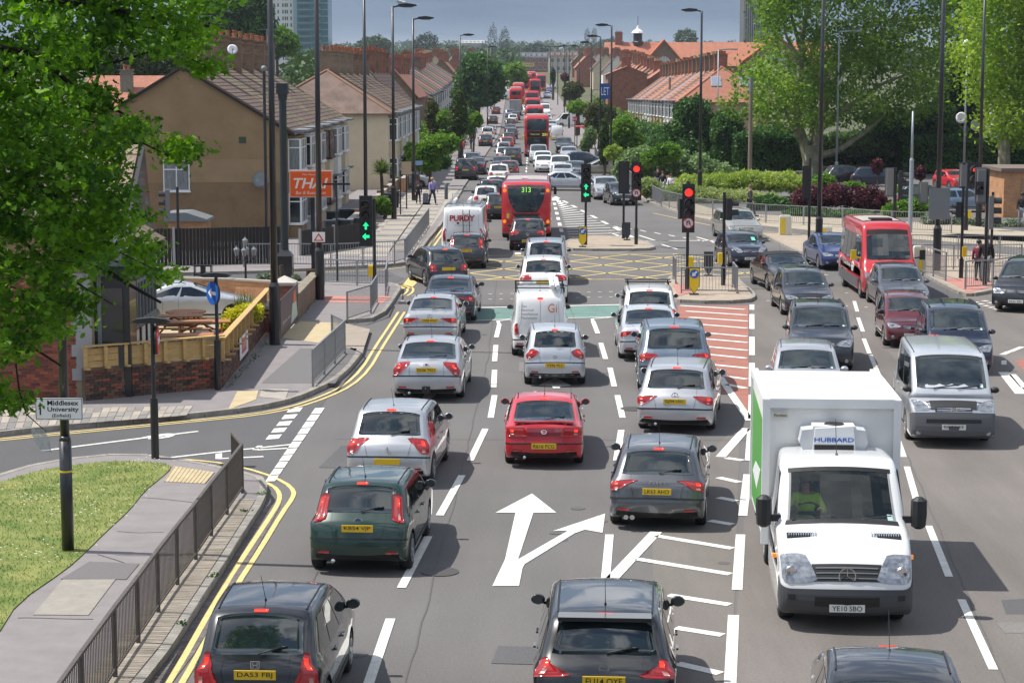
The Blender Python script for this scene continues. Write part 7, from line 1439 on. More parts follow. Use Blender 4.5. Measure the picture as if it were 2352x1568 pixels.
x,y = G(1512,446); person('man in a black coat walking along the right footway, behind',x,y + .6,ZP,200,CL('black',(.012,.012,.015)),CL('grey',(.12,.13,.15)),HB,'walk'); x,y = G(1518,452); person('woman with dark bag in front of the man in the black coat',x + .1,y - .2,ZP,200,CL('black',(.012,.012,.015)),CL('pale_grey',(.3,.32,.35)),HBR,'walk',h=1.62)
x,y = G(1541,460); person('woman in a white top carrying a dark jacket on the right footway',x,y,ZP,195,CL('white',(.65,.65,.68)),CL('black',(.012,.012,.015)),HBR,'walk',h=1.63,armL=((-.05,.05,-.24),(.08,.18,-.3)))
x,y = G(1722,502); person('shaven man in a dark grey jacket striding behind the silver estate',x,y,ZP,110,CL('slate',(.05,.055,.065)),CL('navy',(.015,.02,.035)),HG,'walk',h=1.8,armL=((-.08,-.12,-.22),(-.02,.05,-.4)))
x,y = G(2262,655); person('man in a black jacket and grey trousers waiting at the right crossing',x + .02,y,ZP,20,CL('black',(.012,.012,.015)),CL('mid_grey',(.16,.16,.17)),HB,'stand',h=1.82,skin=SKIND); x,y = G(2249,652); person('person in a maroon top with pink bag partly behind the signal pole',x - .05,y,ZP,30,CL('maroon',(.18,.02,.05)),CL('navy',(.015,.02,.035)),HB,'stand',h=1.6)
x,y = G(2346,526); person('man in a black T-shirt and pale grey jeans at the right edge',x,y,ZP,185,CL('black',(.012,.012,.015)),CL('pale_grey',(.3,.32,.35)),HB,'walk',h=1.82,skin=SKIND)
x,y = G(1344,343); person('dark clothed pedestrian on the right footway near the bus shelter',x,y,.1,10,CL('black',(.012,.012,.015)),CL('slate',(.05,.055,.065)),HB,'walk'); x,y = G(1351,341); person('second pedestrian in shorts beside the right bus shelter',x,y,.1,10,CL('slate',(.05,.055,.065)),SKIN,HBR,'walk')
for i,(a,b,c) in enumerate([(1086,332,'peach'),(1091,322,'denim'),(1082,344,'slate'),(1120,258,'coral')]):
 x,y = G(a,b); person('distant pedestrian in a %s top near the left bus stop' % {'peach':'peach','denim':'denim blue','slate':'slate grey','coral':'coral'}[c],x,y,gz(y) + .1,170 + i * 20,CL(c,{'peach':(.6,.3,.2),'denim':(.1,.17,.35),'slate':(.05,.055,.065),'coral':(.6,.2,.15)}[c]),CL('navy',(.015,.02,.035)),[HBR,HB,HBL,HB][i],'walk')
x,y = G(1062,362); person('person in a red top bending over bags by the left garden walls',x,y,ZP,100,CL('red',(.5,.05,.03)),CL('navy',(.015,.02,.035)),HBR,'stand',lean=.16)
# ================================================================ box truck
def truck():
 L,Wd,H = 3.1,2.0,2.29; r,f = -L / 2,L / 2; head = 183.5; h = R(head); x,y = G(1929,1416); fa = f - .92; ox,oy = x - fa * math.sin(h),y - fa * math.cos(h)
 root = thing('box_truck','white refrigerated box truck facing the camera, driver in a hi-vis jacket','truck',(ox,oy,0),-h)
 pts = [(r,.35),(r,1.2),(r,H - .15),(r + .1,H),(-.4,H + .01),(f - 1.75,H - .02),(f - 1.52,H - .14),(f - .98,1.50),(f - .86,1.42),(f - .38,1.20),(f - .16,1.02),(f - .05,.80),(f,.62),(f,.42),(f - .1,.28),(f - .3,.24)]
 B = Body(L,Wd,H,pts,1.42,.09,rt=.09,re=.16,bow=.10,crown=.03,spine=.30,N=130,sz=.95); fn = lambda z:B.find(z,'front'); t0,t1 = fn(H - .14),fn(1.46)
 Q = (0,.35,.7,.94,1,1.34,1.67,2,2.12,2.3,2.55,2.8,3.0); mb = B.body_mb(Q); n = 2 * len(Q) - 1; qs = [-q for q in reversed(Q) if q > 0] + list(Q); keep = []; nf = B.N * (n - 1)
 for i in range(B.N):
  for j in range(n - 1):
   if t0 * B.N + .2 <= i + .5 <= t1 * B.N - .2 and abs(qs[j] + qs[j + 1]) / 2 < .94:continue
   keep.append(mb.f[i * (n - 1) + j])
 mb.f = keep + mb.f[nf:]
 body = part('cab',mb,mat('paint_cab_white',(.70,.71,.71),.25,coat=1),root,True)
 part('windscreen',B.patch(t0,t1,-.98,.98,.004,9,11,rnd=.05,th=.004),mat('clear_windscreen',(.02,.03,.03),.02,alpha=.38,spec=1.0,coat=1),root)
 part('windscreen_seal',qpatch(B,t1 - .004,t1 + .006,lambda u:(-1,1),.008,3,9),BLACKM,root); part('header_band',qpatch(B,t0 - .003,t0 + .006,lambda u:(-1,1),.007,3,9),INK,root)
 cabf = part('cab_interior',MB().box((0,.0,1.0),(1.75,1.3,.06)).box((0,-.62,1.5),(1.75,.06,1.0)).box((0,f - 1.15,1.36),(1.7,.55,.12)),mat('interior_grey',(.07,.075,.08),.8),root)
 for sx in (.48,-.5):part('seat',MB().box((sx,-.35,1.2),(.5,.5,.2)).box((sx,-.52,1.6),(.48,.14,.7)).box((sx,-.52,2.03),(.26,.1,.18)),mat('seat_fabric',(.03,.03,.035),.9),root)
 sw = MB(); cs = (.48,f - 1.42,1.50)
 for k in range(20):
  a0,a1 = 2 * math.pi * k / 20,2 * math.pi * (k + 1) / 20; sw.tube((cs[0] + .21 * math.cos(a0),cs[1] + .09 * math.sin(a0),cs[2] + .19 * math.sin(a0)),(cs[0] + .21 * math.cos(a1),cs[1] + .09 * math.sin(a1),cs[2] + .19 * math.sin(a1)),.017,n=5)
 sw.box(cs,(.38,.04,.06)); part('steering_wheel',sw,BLACKM,root); part('papers',MB().box((.0,f - 1.12,1.43),(.28,.12,.01)).box((-.45,f - 1.15,1.43),(.12,.08,.01)).box((-.6,f - 1.05,1.43),(.1,.05,.01)),WSIGN,root)
 for k,(z0,z1) in enumerate(((.76,.98),)):part('grille',B.patch(fn(z1),fn(z0),-.62,.62,.012,5,9,skew=(.10 * 0,0)),BLACKM,root)
 gb = MB()
 for k in range(3):a = B.patch(fn(.94 - k * .065),fn(.925 - k * .065),-.56,.56,.022,2,9,th=.004); gb.add(a.v,a.f)
 part('grille_bars',gb,mat('grille_grey',(.16,.17,.18),.5),root); e = B.e(fn(.87)); badge(root,'star',e.x + .115,.87,True,1.7)
 part('bumper',B.patch(fn(.66),fn(.27),-2.3,2.3,.018,7,25),mat('bumper_dark_grey',(.055,.058,.065),.55),root); part('air_intake',B.patch(fn(.56),fn(.44),-.6,.6,.024,3,7),INK,root)
 for sg in (-1,1):
  part('headlight',B.patch(fn(1.12),fn(.74),min(sg * .70,sg * 1.62),max(sg * .70,sg * 1.62),.014,7,9,skew=(-.16 * (sg > 0),.16 * (sg < 0)),rnd=.1),CLEARL,root); c = B.P(fn(.90),sg * 1.0,.02); rf = part('reflector',MB().lathe([(.085,0),(.07,.02),(.02,.012)],c,'y',16),CHROME,root)
  v = MB()
  for k in range(12):xx = sg * (.42 + k * .036); v.box((xx,f - .62,1.355 - .0),(.012,.09,.03),rx=-.45)
  part('bonnet_vent',MB().box((sg * .62,f - .62,1.325),(.46,.11,.03),rx=-.45),BLACKM,root); part('vent_slats',v,GREYM,root)['kind'] = 'stuff'
  part('wing_mirror',MB().lathe([(.05,-.24),(.11,-.2),(.125,0),(.12,.2),(.05,.25)],(sg * 1.17,f - 1.05,1.60),n=10).box((sg * 1.02,f - 1.05,1.5),(.2,.06,.1)),BLACKM,root); part('side_repeater',MB().box((sg * 1.02,f - .70,1.0),(.07,.06,.06)),AMBER,root)
  part('cab_window',B.side([(f - 1.95,1.45),(f - 1.12,1.45),(f - 1.55,2.15),(f - 1.95,2.15)],sg,.006,4,4),GLASS,root)
  for yy in (fa,fa - 3.5):w = link('wheel',BUSW[0],RUBBER,root,(sg * .83,yy,.36),0 if sg > 0 else math.pi); w.scale = (.8,.78,.78); link('rim',BUSW[1],mat('steel_wheel',(.3,.3,.31),.5,.5),w)
  part('mudguard',MB().box((sg * .84,fa - 3.5,.78),(.36,1.0,.06)),BLACKM,root); part('fog_lamp',B.patch(fn(.58),fn(.50),min(sg * .95,sg * 1.25),max(sg * .95,sg * 1.25),.024,3,4),BLACKM,root)
 part('wiper',MB().path([(.75,f - .93,1.50),(.1,f - 1.0,1.56)],.014,5).path([(-.05,f - .90,1.50),(-.75,f - 1.0,1.56)],.014,5),BLACKM,root)
 part('tax_disc',B.patch(t1 - (t1 - t0) * .16,t1 - (t1 - t0) * .04,-.93,-.83,.010,3,3),mat('paper_disc',(.45,.62,.6),.6),root)
 pl = plate(root,'YE10 SBO',f + .10,.40,True,sc=1.0); part('aerial',MB().tube((0,f - 1.9,H),(0,f - 1.95,H + .06),.03,.015).tube((0,f - 1.95,H + .05),(0,f - 2.2,H + .55),.006,n=5),BLACKM,root); part('bonnet_badge',MB().lathe([(.035,0),(.03,.012)],(0,f - .28,1.16),n=12),CHROME,root)
 bw,bz0,bz1,by1 = 2.12,.72,3.02,r + .25; by0 = by1 - 3.45; bl = (by0 + by1) / 2; whb = mat('box_white',(.70,.70,.685),.5,var=.07,vs_=1.2,fine=.04)
 bx = part('box_body',MB().box((0,bl,(bz0 + bz1) / 2),(bw,by1 - by0,bz1 - bz0)),whb,root); fr = MB()
 for s_ in (-1,1):fr.box((s_ * (bw / 2 - .02),bl,bz1 - .02),(.12,by1 - by0 + .04,.12)).box((s_ * (bw / 2 - .02),by1,(bz0 + bz1) / 2),(.12,.10,bz1 - bz0 + .06)).box((s_ * (bw / 2 - .02),by0,(bz0 + bz1) / 2),(.12,.10,bz1 - bz0 + .06))
 fr.box((0,by1,bz1 - .03),(bw - .14,.11,.15)); part('edge_trim',fr,mat('trim_white',(.74,.75,.75),.4),bx)
 gp = MB(); gp.box((-bw / 2 + .16,bl,bz1 + .002),(.008,3.3,.004)).box((bw / 2 - .16,bl,bz1 + .002),(.008,3.3,.004)).box((0,by1 - .16,bz1 + .002),(bw - .3,.008,.004)); part('panel_gap',gp,GREYM,bx)
 part('green_livery',MB().extr([(by0 + .1,bz0 + .1),(by1 - .5,bz0 + .1),(by1 - .3,bz0 + 1.1),(by1 - .4,bz0 + 1.9),(by0 + .1,bz0 + 2.0)],(.006,0,0),(bw / 2 + .001,0,0),(0,1,0)),mat('livery_green',(.09,.34,.06),.4),bx)
 part('white_flourish',MB().extr([(by0 + .4,bz0 + .6),(by0 + 1.6,bz0 + .5),(by1 - .9,bz0 + 1.0),(by0 + 1.2,bz0 + .9)],(.004,0,0),(bw / 2 + .008,0,0),(0,1,0)),WSIGN,bx)
 tag = part('maker_plate',MB().box((bw / 2 - .24,by1 + .06,bz1 - .22),(.24,.01,.07)),mat('plate_cream',(.55,.52,.42),.5),bx); text('Paneltex',.2,.045,(bw / 2 - .24,by1 + .068,bz1 - .22),(-1,0,0),(0,0,1),INK,tag)
 fu = part('fridge_unit',MB().extr([(-.48,0),(.48,0),(.54,.12),(.50,.32),(.2,.36),(-.2,.36),(-.50,.32),(-.54,.12)],(0,.42,0),(0,by1,2.30)),mat('fridge_grey',(.50,.52,.54),.45),root)
 part('fridge_cowl',MB().extr([(-.34,0),(.34,0),(.30,.36),(-.30,.40)],(0,.06,0),(0,by1 + .42,2.30)).box((0,by1 + .24,2.67),(.66,.34,.04)),WSIGN,fu); part('fan_grille',MB().lathe([(.17,0),(.15,.02)],(-.02,by1 + .22,2.685),n=18).box((0,by1 + .485,2.36),(.62,.02,.08)),INK,fu); text('HUBBARD',.62,.07,(0,by1 + .492,2.48),(-1,0,0),(0,0,1),BLUE,fu,bold=.02)
 part('chassis',MB().box((0,bl,.6),(.9,3.6,.2)).box((0,by0 + .05,.5),(2.0,.1,.12)),BLACKM,root)
 dx,dy = .48,-.30; mw = Matrix.Rotation(-h,4,'Z'); mw.translation = (ox,oy,0); p = mw @ V3((dx,dy,1.22 - .45)); d = person('van driver in a fluorescent yellow jacket behind the truck windscreen',p.x,p.y,p.z,head,HIVIS,CL('navy',(.015,.02,.035)),HBR,'sit',h=1.7,armL=((-.10,.12,-.22),(-.02,.42,-.12)),armR=((.12,.12,-.2),(.03,.42,-.08)))
truck()
# ================================================================ cars: foreground and middle distance
def roofbars(root,B,g):
 for yy in (-.45,.35):part('roof_bar',MB().box((0,yy,B.H + .12),(B.W * .82,.05,.035)).box((-B.W * .36,yy,B.H + .05),(.05,.06,.14)).box((B.W * .36,yy,B.H + .05),(.05,.06,.14)),BLACKM,root)
def vanbars(root,B,g):
 for yy in (-1.5,-.4,.6):part('roof_bar',MB().box((0,yy,B.H + .10),(B.W * .88,.04,.03)).box((-B.W * .42,yy,B.H + .04),(.05,.05,.14)).box((B.W * .42,yy,B.H + .04),(.05,.05,.14)),BLACKM,root)
 part('ladder_tubes',MB().tube((.36,-2.0,B.H + .17),(.36,.6,B.H + .17),.07,n=8).tube((.52,-2.0,B.H + .17),(.52,.6,B.H + .17),.07,n=8),WSIGN,root)
 yb = -B.L / 2 - .085; DG = mat('lettering_grey',(.08,.09,.12),.5)
 for i,t in enumerate(('- Gas','- Electrical','- Installations','- Maintenance')):text(t,(.22,.42,.55,.52)[i],.075,(-.42 + (.22,.42,.55,.52)[i] / 2 - .2,yb + .02,1.52 - i * .115),(1,0,0),(0,.04,1),DG,root)
 text('Gi',.26,.26,(.36,yb + .02,1.46),(1,0,0),(0,.04,1),mat('logo_orange',(.7,.2,.03),.5),root); text('020 8502 2250',.62,.065,(.38,yb,.94),(1,0,0),(0,0,1),DG,root); text('Tel:',.16,.07,(.38,yb,1.04),(1,0,0),(0,0,1),DG,root)
 part('high_brake_light',MB().box((0,yb + .06,1.74),(.16,.03,.06)),REDON,root)
def purdy(root,B,g):
 yb = -B.L / 2 - .10; part('roof_rack',MB().box((0,-2.1,B.H + .12),(1.6,.04,.04)).box((0,-.9,B.H + .12),(1.6,.04,.04)).tube((-.7,-2.4,B.H + .15),(-.7,1,B.H + .15),.03).tube((.7,-2.4,B.H + .15),(.7,1,B.H + .15),.03),STEEL,root)
 part('pipe_tube',MB().tube((.25,-2.3,B.H + .25),(.25,.4,B.H + .25),.09,n=10).tube((-.45,-2.2,B.H + .22),(-.45,.2,B.H + .22),.07,n=8),WSIGN,root); part('ladder_frame',MB().path([(-.55,-1.2,B.H + .1),(-.55,-1.2,B.H + .55),(-.2,-1.2,B.H + .55),(-.2,-1.2,B.H + .1)],.015,5),STEEL,root)
 text('PURDY',1.15,.27,(-.02,yb,1.82),(1,0,0),(0,.03,1),mat('logo_red',(.45,.02,.03),.4),root,bold=.04); text('Electrical & Heating Engineers',.8,.05,(.05,yb - .01,1.50),(1,0,0),(0,0,1),INK,root); part('rear_ladder',MB().path([(.0,yb + .02,2.2),(.02,yb - .04,1.2)],.018,5).path([(.3,yb + .02,2.2),(.3,yb - .04,1.2)],.018,5).path([(.0,yb - .02,2.0),(.3,yb - .02,2.0)],.015,5),BLACKM,root); part('rear_handle',MB().box((-.22,yb,1.6),(.1,.04,.08)),BLACKM,root)
def spoiler(root,B,g):part('rear_spoiler',MB().box((0,-B.L / 2 + .17,.985),(1.25,.16,.03)).box((-.45,-B.L / 2 + .18,.95),(.08,.1,.07)).box((.45,-B.L / 2 + .18,.95),(.08,.1,.07)),PT['red'],root); part('centre_reflector',B.patch(B.find(.71,'rear'),B.find(.85,'rear'),-.54,.54,.010,3,7),mat('dark_red_panel',(.22,.01,.02),.2,coat=1),root)
def towbar(root,B,g):part('tow_bar',MB().box((0,-B.L / 2 - .08,.36),(.2,.08,.14)).lathe([(.01,-.03),(.03,0),(.01,.03)],(0,-B.L / 2 - .16,.38),n=8),BLACKM,root)
def rearspoil(root,B,g):part('roof_spoiler',MB().box((0,-B.L / 2 + g['rg1'] - .04,B.H - .035),(1.15,.26,.05)),PT['black'],root)
def twinpipe(root,B,g):part('twin_exhaust',MB().tube((-.55,-B.L / 2 + .1,.28),(-.55,-B.L / 2 - .08,.27),.045,n=10).tube((-.44,-B.L / 2 + .1,.28),(-.44,-B.L / 2 - .08,.27),.045,n=10),CHROME,root)
def t5extra(root,B,g):
 fn = lambda z:B.find(z,'front'); part('two_tone_bumper',B.patch(fn(.80),fn(.26),-2.25,2.25,.014,7,25),mat('t_bumper_grey',(.09,.095,.105),.55),root); part('upper_grille',B.patch(fn(1.0),fn(.86),-.62,.62,.016,3,7),BLACKM,root); part('centre_intake',B.patch(fn(.66),fn(.58),-.75,.75,.02,3,7),INK,root)
def permit(root,B,g):part('green_permit',B.patch(B.find(B.H - .2,'front'),B.find(B.H - .33,'front'),-.75,-.5,.01,2,2),mat('permit_green',(.2,.7,.5),.5),root)
g1 = 'cars leaving on the near left lanes'; g2 = 'oncoming cars on the right lanes'
def near(k,col,px,py,head,label,axle='r',**kw):return car(k,col,*G(px,py),head,label,axle=axle,**kw)
near('jazz','black',607,1660,2.5,'black tall hatchback in the bottom left corner, plate DA53 FBJ',txt='DA53 FBJ',bad='H',group=g1)
near('qq','black',1388,1690,3.5,'black crossover at the bottom centre, plate EU14 OYF',txt='EU14 OYF',bad='bar',group=g1,extra=rearspoil)
near('focus','green',834,1302,4,'dark green hatchback with tall red tail lights, plate KB54 VJP',txt='KB54 VJP',bad='oval',group=g1)
near('p307','silver',900,1108,4.5,'silver hatchback directly in front of the dark green one',txt=None,bad='lion',group=g1)
near('lift','red',1250,1060,1.5,'bright red coupe with boot spoiler in the centre lane',txt='R616 FCG',bad='wing',group=g1,extra=spoiler)
near('a3','grey',1512,1200,6.5,'metallic grey hatchback with twin exhausts, plate LK63 AHO',txt='LK63 AHO',bad='rings',group=g1,extra=twinpipe)
near('merc','silver',1555,982,8,'silver estate car beside the red hatched reserve, plate GJ04 USC',txt='GJ04 USC',bad='star',group=g1)
near('mondeo','silver',987,911,2.5,'silver saloon with tow bar, plate EK06 TKU',txt='EK06 TKU',bad='oval',group=g1,extra=towbar)
near('yaris','silverw',1274,880,.5,'small silver hatchback in the centre lane, plate Y295 PLC',txt='Y295 PLC',bad='dots',group=g1)
near('touareg','bluegrey',1547,893,2.5,'blue-silver off-roader just ahead of the silver estate',bad='vw',group=g1)
near('a4','silverw',1490,821,1,'pale silver saloon between the off-roader and the roof-barred estate',group=g1)
near('estate','white',1490,768,2,'white estate with black roof bars stopped at the green box',group=g1,extra=roofbars)
near('clc','silver',993,787,2.5,'silver two door coupe, plate LN58 WHX',txt='LN58 WHX',bad='star',group=g1)
near('a4','navy',1034,735,2,'dark navy saloon crossing the green cycle box',bad='rings',txt='LP62 PXC',group=g1)
near('hatch','black',1022,656,-16,'black three door hatchback turning left by the corner',group=g1)
near('nv','white',1240,814,0,'white works van with roof tubes and printed rear doors',txt='EA08',group=None,extra=vanbars)
near('cross','white',1248,694,1,'white crossover with boomerang tail lights ahead of the works van',group=g1)
near('mpv','silver',1254,652,1,'silver people carrier with rear toward the yellow box',group=g1)
near('golf','black',1212,574,1,'black hatchback tucked right behind the 313 bus',bad='vw',txt='KN07 AGX',group=g1)
near('focus','dgrey',1072,615,1.5,'dark hatchback behind the white lettered van, plate EA07 ZHJ',txt='EA07 ZHJ',bad='lion',group=g1)
near('ducato','white',1065,590,1.5,'large white van lettered PURDY with ladders on its roof',extra=purdy)
near('hatch','black',1146,503,.5,'black hatchback left of the 313 bus',txt='MC56 LA',group=g1)
near('small','white',1116,483,.5,'small white city car with dark rear window beside the bus',group=g1)
near('mini','black',1128,462,.5,'black mini car ahead of the white city car',group=g1)
far_ = [('hatch','white',1142,454,0,'white hatchback just past the left edge of the 313 bus'),('saloon','dgrey',1184,447,0,'dark grey roofed saloon over the top of the 313 bus'),('hatch','white',1146,421,0,'white curvy three door hatchback with almond tail lights'),('hatch','maroon',1169,411,0,'maroon car beside the white curvy hatchback'),
  ('saloon','navy',1153,398,0,'dark blue saloon ahead of the white curvy hatchback'),('suv','black',1177,381,0,'black tall hatchback with lit tail lights next to the queue'),('hatch','silver',1157,373,0,'silver grey estate beside the black tall hatchback'),('small','silver',1157,359,0,'small silver car behind the bright red one'),
  ('hatch','red',1164,345,0,'bright red hatchback in the left queue'),('hatch','brown',1168,332,0,'brown hatchback ahead of the bright red one'),('hatch','dgrey',1175,320,0,'dark hatchback two ahead of the bright red one'),('saloon','grey',1172,309,0,'grey saloon three ahead of the bright red car'),('hatch','black',1172,299,0,'black car four ahead of the bright red car'),('hatch','white',1178,291,0,'white hatchback behind the flatbed lorry')]
for k,c,px_,py_,hd_,l in far_:near(k,c,px_,py_,hd_,l,far=py_ < 400,group='cars queueing away down the left side',lit=bool(random.getrandbits(1)))
par = [('mpv','dgrey',1070,414,1,'dark grey people carrier parked half on the left footway'),('saloon','navy',1092,401,1,'dark blue saloon parked ahead of the grey people carrier'),('hatch','bluegrey',1084,388,1,'blue-grey car parked third in from the left people carrier'),('hatch','navy',1115,338,0,'dark blue hatchback waiting by the left bus stop'),('mpv','white',1120,322,0,'white car with pink sticker beyond the bus stop'),('saloon','silver',1126,311,0,'silver car ahead of the white one by the bus stop'),('hatch','black',1132,293,0,'black hatchback farther up the left kerb'),('hatch','maroon',1139,281,0,'maroon car farther up the left kerb'),('hatch','silver',1147,262,0,'silver hatchback near the crossing signal'),('saloon','dgrey',1151,252,0,'dark car just behind the small white van'),('transit','white',1153,243,0,'small white van far up the left kerb')]
for k,c,px_,py_,hd_,l in par:near(k,c,px_,py_,hd_,l,far=py_ < 400,group='cars along the left kerb',lit=False)
def fx(k,col,px,s_,head,label,**kw):
 x,y = XS(px,s_); return car(k,col,x,y,head,label,axle='c',far=True,group='far traffic',**kw)
for a in [('hatch','dgrey',1184,13.2,0,'dark car just ahead of the grey lorry'),('saloon','silver',1232,11.3,180,'silver car in front of the grey blue fronted bus'),('mpv','silver',1231,10.9,180,'second silver car in front of the grey blue fronted bus'),('transit','white',1251,12.6,180,'white van in the outer oncoming lane'),('estate','grey',1252,11.7,180,'grey car behind the white van in the outer lane'),('hatch','white',1256,13.6,180,'white car ahead of the oncoming white van'),('hatch','silver',1257,10.0,180,'lone silver car far up the outer oncoming lane'),('hatch','white',1211,12.2,180,'white car squeezed beside the nearest left double decker'),('saloon','silver',1265,15.9,180,'silver saloon by the kerb rail, oncoming'),('hatch','silverw',1267,15.0,180,'pale silver car behind the silver saloon by the kerb rail'),('hatch','blue',1262,9.2,180,'blue car in the far distance on the right'),('hatch','white',1245,8.0,180,'white car beyond the farthest oncoming bus'),('hatch','silver',1270,8.3,180,'silver car under the far conifer'),('transit','white',1163,10.2,0,'white vehicle in the tree shade far left'),('hatch','lblue',1171,12.8,0,'light blue car left of the lorry')]:fx(*a)
x,y = XS(1184,12.6); t = thing('lorry','grey curtain sided lorry in the left queue beyond the white hatchback','lorry',(x,y,gz(y))); part('load_body',MB().box((0,2.5,1.75),(2.2,4.4,2.3),taper=.98),mat('tarp_grey',(.33,.33,.32),.8,var=.2,vs_=1),t); part('cab',MB().box((0,5.6,1.4),(2.1,1.7,2.0),taper=.92),WHITER,t); part('bumper',MB().box((0,.3,.5),(2.1,.15,.25)),BLACKM,t)
for sg in (-1,1):
 for yy in (1.4,5.4):link('wheel',BUSW[0],RUBBER,t,(sg * .95,yy,.46),0)
 part('tail_light',MB().box((sg * .95,.2,.65),(.22,.05,.12)),REDL,t)
on = [('mpv','silver',1237,374,180,'silver people carrier with a reddish roof in front of the 231 bus'),('saloon','white',1247,384,180,'white saloon second in the oncoming centre queue'),('hatch','white',1250,396,180,'white hatchback with black lower grille in the oncoming queue'),('suv','white',1287,405,181,'white off-roader with roof rails facing the camera'),('mini','silverw',1292,418,182,'pale silver roadster nose to the turning saloon'),('saloon','dgrey',1320,412,183,'dark roofed car hidden behind the turning silver saloon'),
 ('saloon','silver',1307,371,180,'silver saloon approaching in the outer lane'),('suv','black',1296,352,180,'black off-roader approaching in the outer lane')]
for k,c,px_,py_,hd_,l in on:near(k,c,px_,py_,hd_,l,axle='f',far=py_ < 380,group='oncoming queue by the far island')
car('saloon','silverw',*G(1302,437),98,'silver saloon turning broadside across the junction mouth',axle='c'); car('saloon','gold',*G(1382,404),268,'gold saloon waiting side-on at the side turning',axle='c'); car('hatch','navy',*G(1346,386),95,'dark blue hatchback side-on beyond the turning saloon',axle='c')
car('transit','white',*G(1307,297),265,'white panel van side-on blocking the right lane',axle='c'); car('nv','white',*G(1279,322),0,'white and dark car derived van facing away on the right',axle='r',far=True)
near('estate','silver',1394,458,176,'silver-blue estate behind the small dark convertible','f',group=g2); near('mini','black',1430,471,172,'small black hatchback with round headlights passing the central signals','f',group=g2,txt='LC03',bad=None)
near('estate','gold',1704,552,174,'pale gold estate entering from the right behind the micro car','f',group=g2,bad='oval'); near('mini','navy',1713,612,173,'dark blue small car with green permit, plate SL56 CKU','f',group=g2,txt='SL56 CKU',bad='bar',extra=permit)
near('cabrio','black',1812,667,174,'black convertible with its fabric roof closed','f',group=g2,bad='rings'); near('saloon','blue',1925,618,177,'blue saloon half hidden by the red minibus','f',group=g2,bad='star')
near('golf','dgrey',1850,722,180,'dark graphite hatchback ahead of the black off-roader','f',group=g2); near('suv','dgrey',1883,846,186,'dark off-roader with chrome grille and roof rails','f',group=g2,bad='L')
near('p307','grey',2070,712,182,'grey blue hatchback in front of the red minibus','f',group=g2,bad='lion'); near('small','maroon',2088,793,184,'maroon small hatchback between the grey hatchback and silver van','f',group=g2,bad='bar')
near('mpv','navy',2196,850,186,'dark navy people carrier half behind the silver van','f',group=g2); near('t5','silverw',2174,1008,185.5,'silver van with two-tone grey bumper, plate BJ05 XEE','f',group=g2,txt='BJ05 XEE',bad='vw',extra=t5extra)
near('golf','silver',1852,942,186,'silver hatchback mostly hidden behind the white box truck','f',group=g2); near('saloon','dgrey',2060,1900,187,'dark saloon at the bottom edge with only its roof in frame','f',group=g2)
near('mpv','black',2347,712,205,'black compact car entering at the right edge, plate RK56 ZBU','f',group=g2,txt='RK56 ZBU',bad='star')
car('coupe','silverw',*G(432,748),78,'silver coupe parked side-on in the pub car park',axle='c',z=ZP)
car('hatch','dgrey',*G(1950,424),80,'dark car in the car park behind the purple shrubs',axle='c',group='cars in the car park'); car('hatch','navy',*G(2016,428),100,'dark blue hatchback with a lit red tail lamp in the car park',axle='c',group='cars in the car park')
car('mini','red',*G(2188,434),165,'red rounded small car facing out of the car park',axle='c',group='cars in the car park'); car('hatch','black',*G(2278,422),95,'black saloon at the back right of the car park',axle='c',group='cars in the car park'); car('hatch','lblue',*G(2215,486),95,'pale blue hatchback side-on beside the grey sign back',axle='c',group='cars in the car park'); car('hatch','green',*G(2130,478),90,'dark green car glimpsed through the shrubs in the car park',axle='c',group='cars in the car park')
car('estate','white',*G(925,432),92,'white car parked in the side road by the street name plate',axle='c',group='cars along the left kerb')
# ================================================================ vegetation
def leafmat(name,c1,c2,tr=.35,vs_=.8,rough=.55):
 if name in MC:return MC[name]
 m = bpy.data.materials.new(name); m.use_nodes = True; t = m.node_tree; p = t.nodes['Principled BSDF']; p.inputs['Roughness'].default_value = rough; p.inputs['Specular IOR Level'].default_value = .3
 co = nd(t,'ShaderNodeTexCoord').outputs['Object']; nz = nd(t,'ShaderNodeTexNoise',{'Vector':co,'Scale':vs_,'Detail':4.0,'Roughness':.6}).outputs[0]; rp = nd(t,'ShaderNodeNewGeometry').outputs['Random Per Island']
 f = mathn(t,'ADD',nd(t,'ShaderNodeMapRange',{0:nz,1:.35,2:.65}).outputs[0],mathn(t,'MULTIPLY',mathn(t,'SUBTRACT',rp,.5),.8),True); col = mixc(t,f,tuple(c1),tuple(c2)); t.links.new(col,p.inputs['Base Color'])
 tl = nd(t,'ShaderNodeBsdfTranslucent',{'Color':mixc(t,1.0,col,(1.25,1.35,.6),'MULTIPLY')}); mx = nd(t,'ShaderNodeMixShader',{0:tr,1:p.outputs[0],2:tl.outputs[0]}); t.links.new(mx.outputs[0],t.nodes['Material Output'].inputs[0]); MC[name] = m; return m
def PXD(px,py,y):
 a = (px - CX) / F_; b = -(py - CY) / F_; dy = math.cos(PITCH) + b * math.sin(PITCH); dz = -math.sin(PITCH) + b * math.cos(PITCH); t = y / dy; return np.array((a * t,y,HC + dz * t))
def rots(n,up=.0):
 """random frames; returns two orthonormal axes (n,3)"""
 nrm = rng.normal(size=(n,3)); nrm[:,2] += up; nrm /= np.linalg.norm(nrm,axis=1,keepdims=True); r = rng.normal(size=(n,3)); u = np.cross(nrm,r); u /= np.linalg.norm(u,axis=1,keepdims=True); v = np.cross(nrm,u); return u,v,nrm
QUADL = np.array([(-.5,0),(0,-.32),(.5,0),(0,.32)]); OAKL = np.array([(-.55,0),(-.30,-.12),(-.14,-.28),(.0,-.15),(.14,-.36),(.28,-.16),(.55,0),(.28,.16),(.14,.36),(0,.15),(-.14,.28),(-.30,.12)])
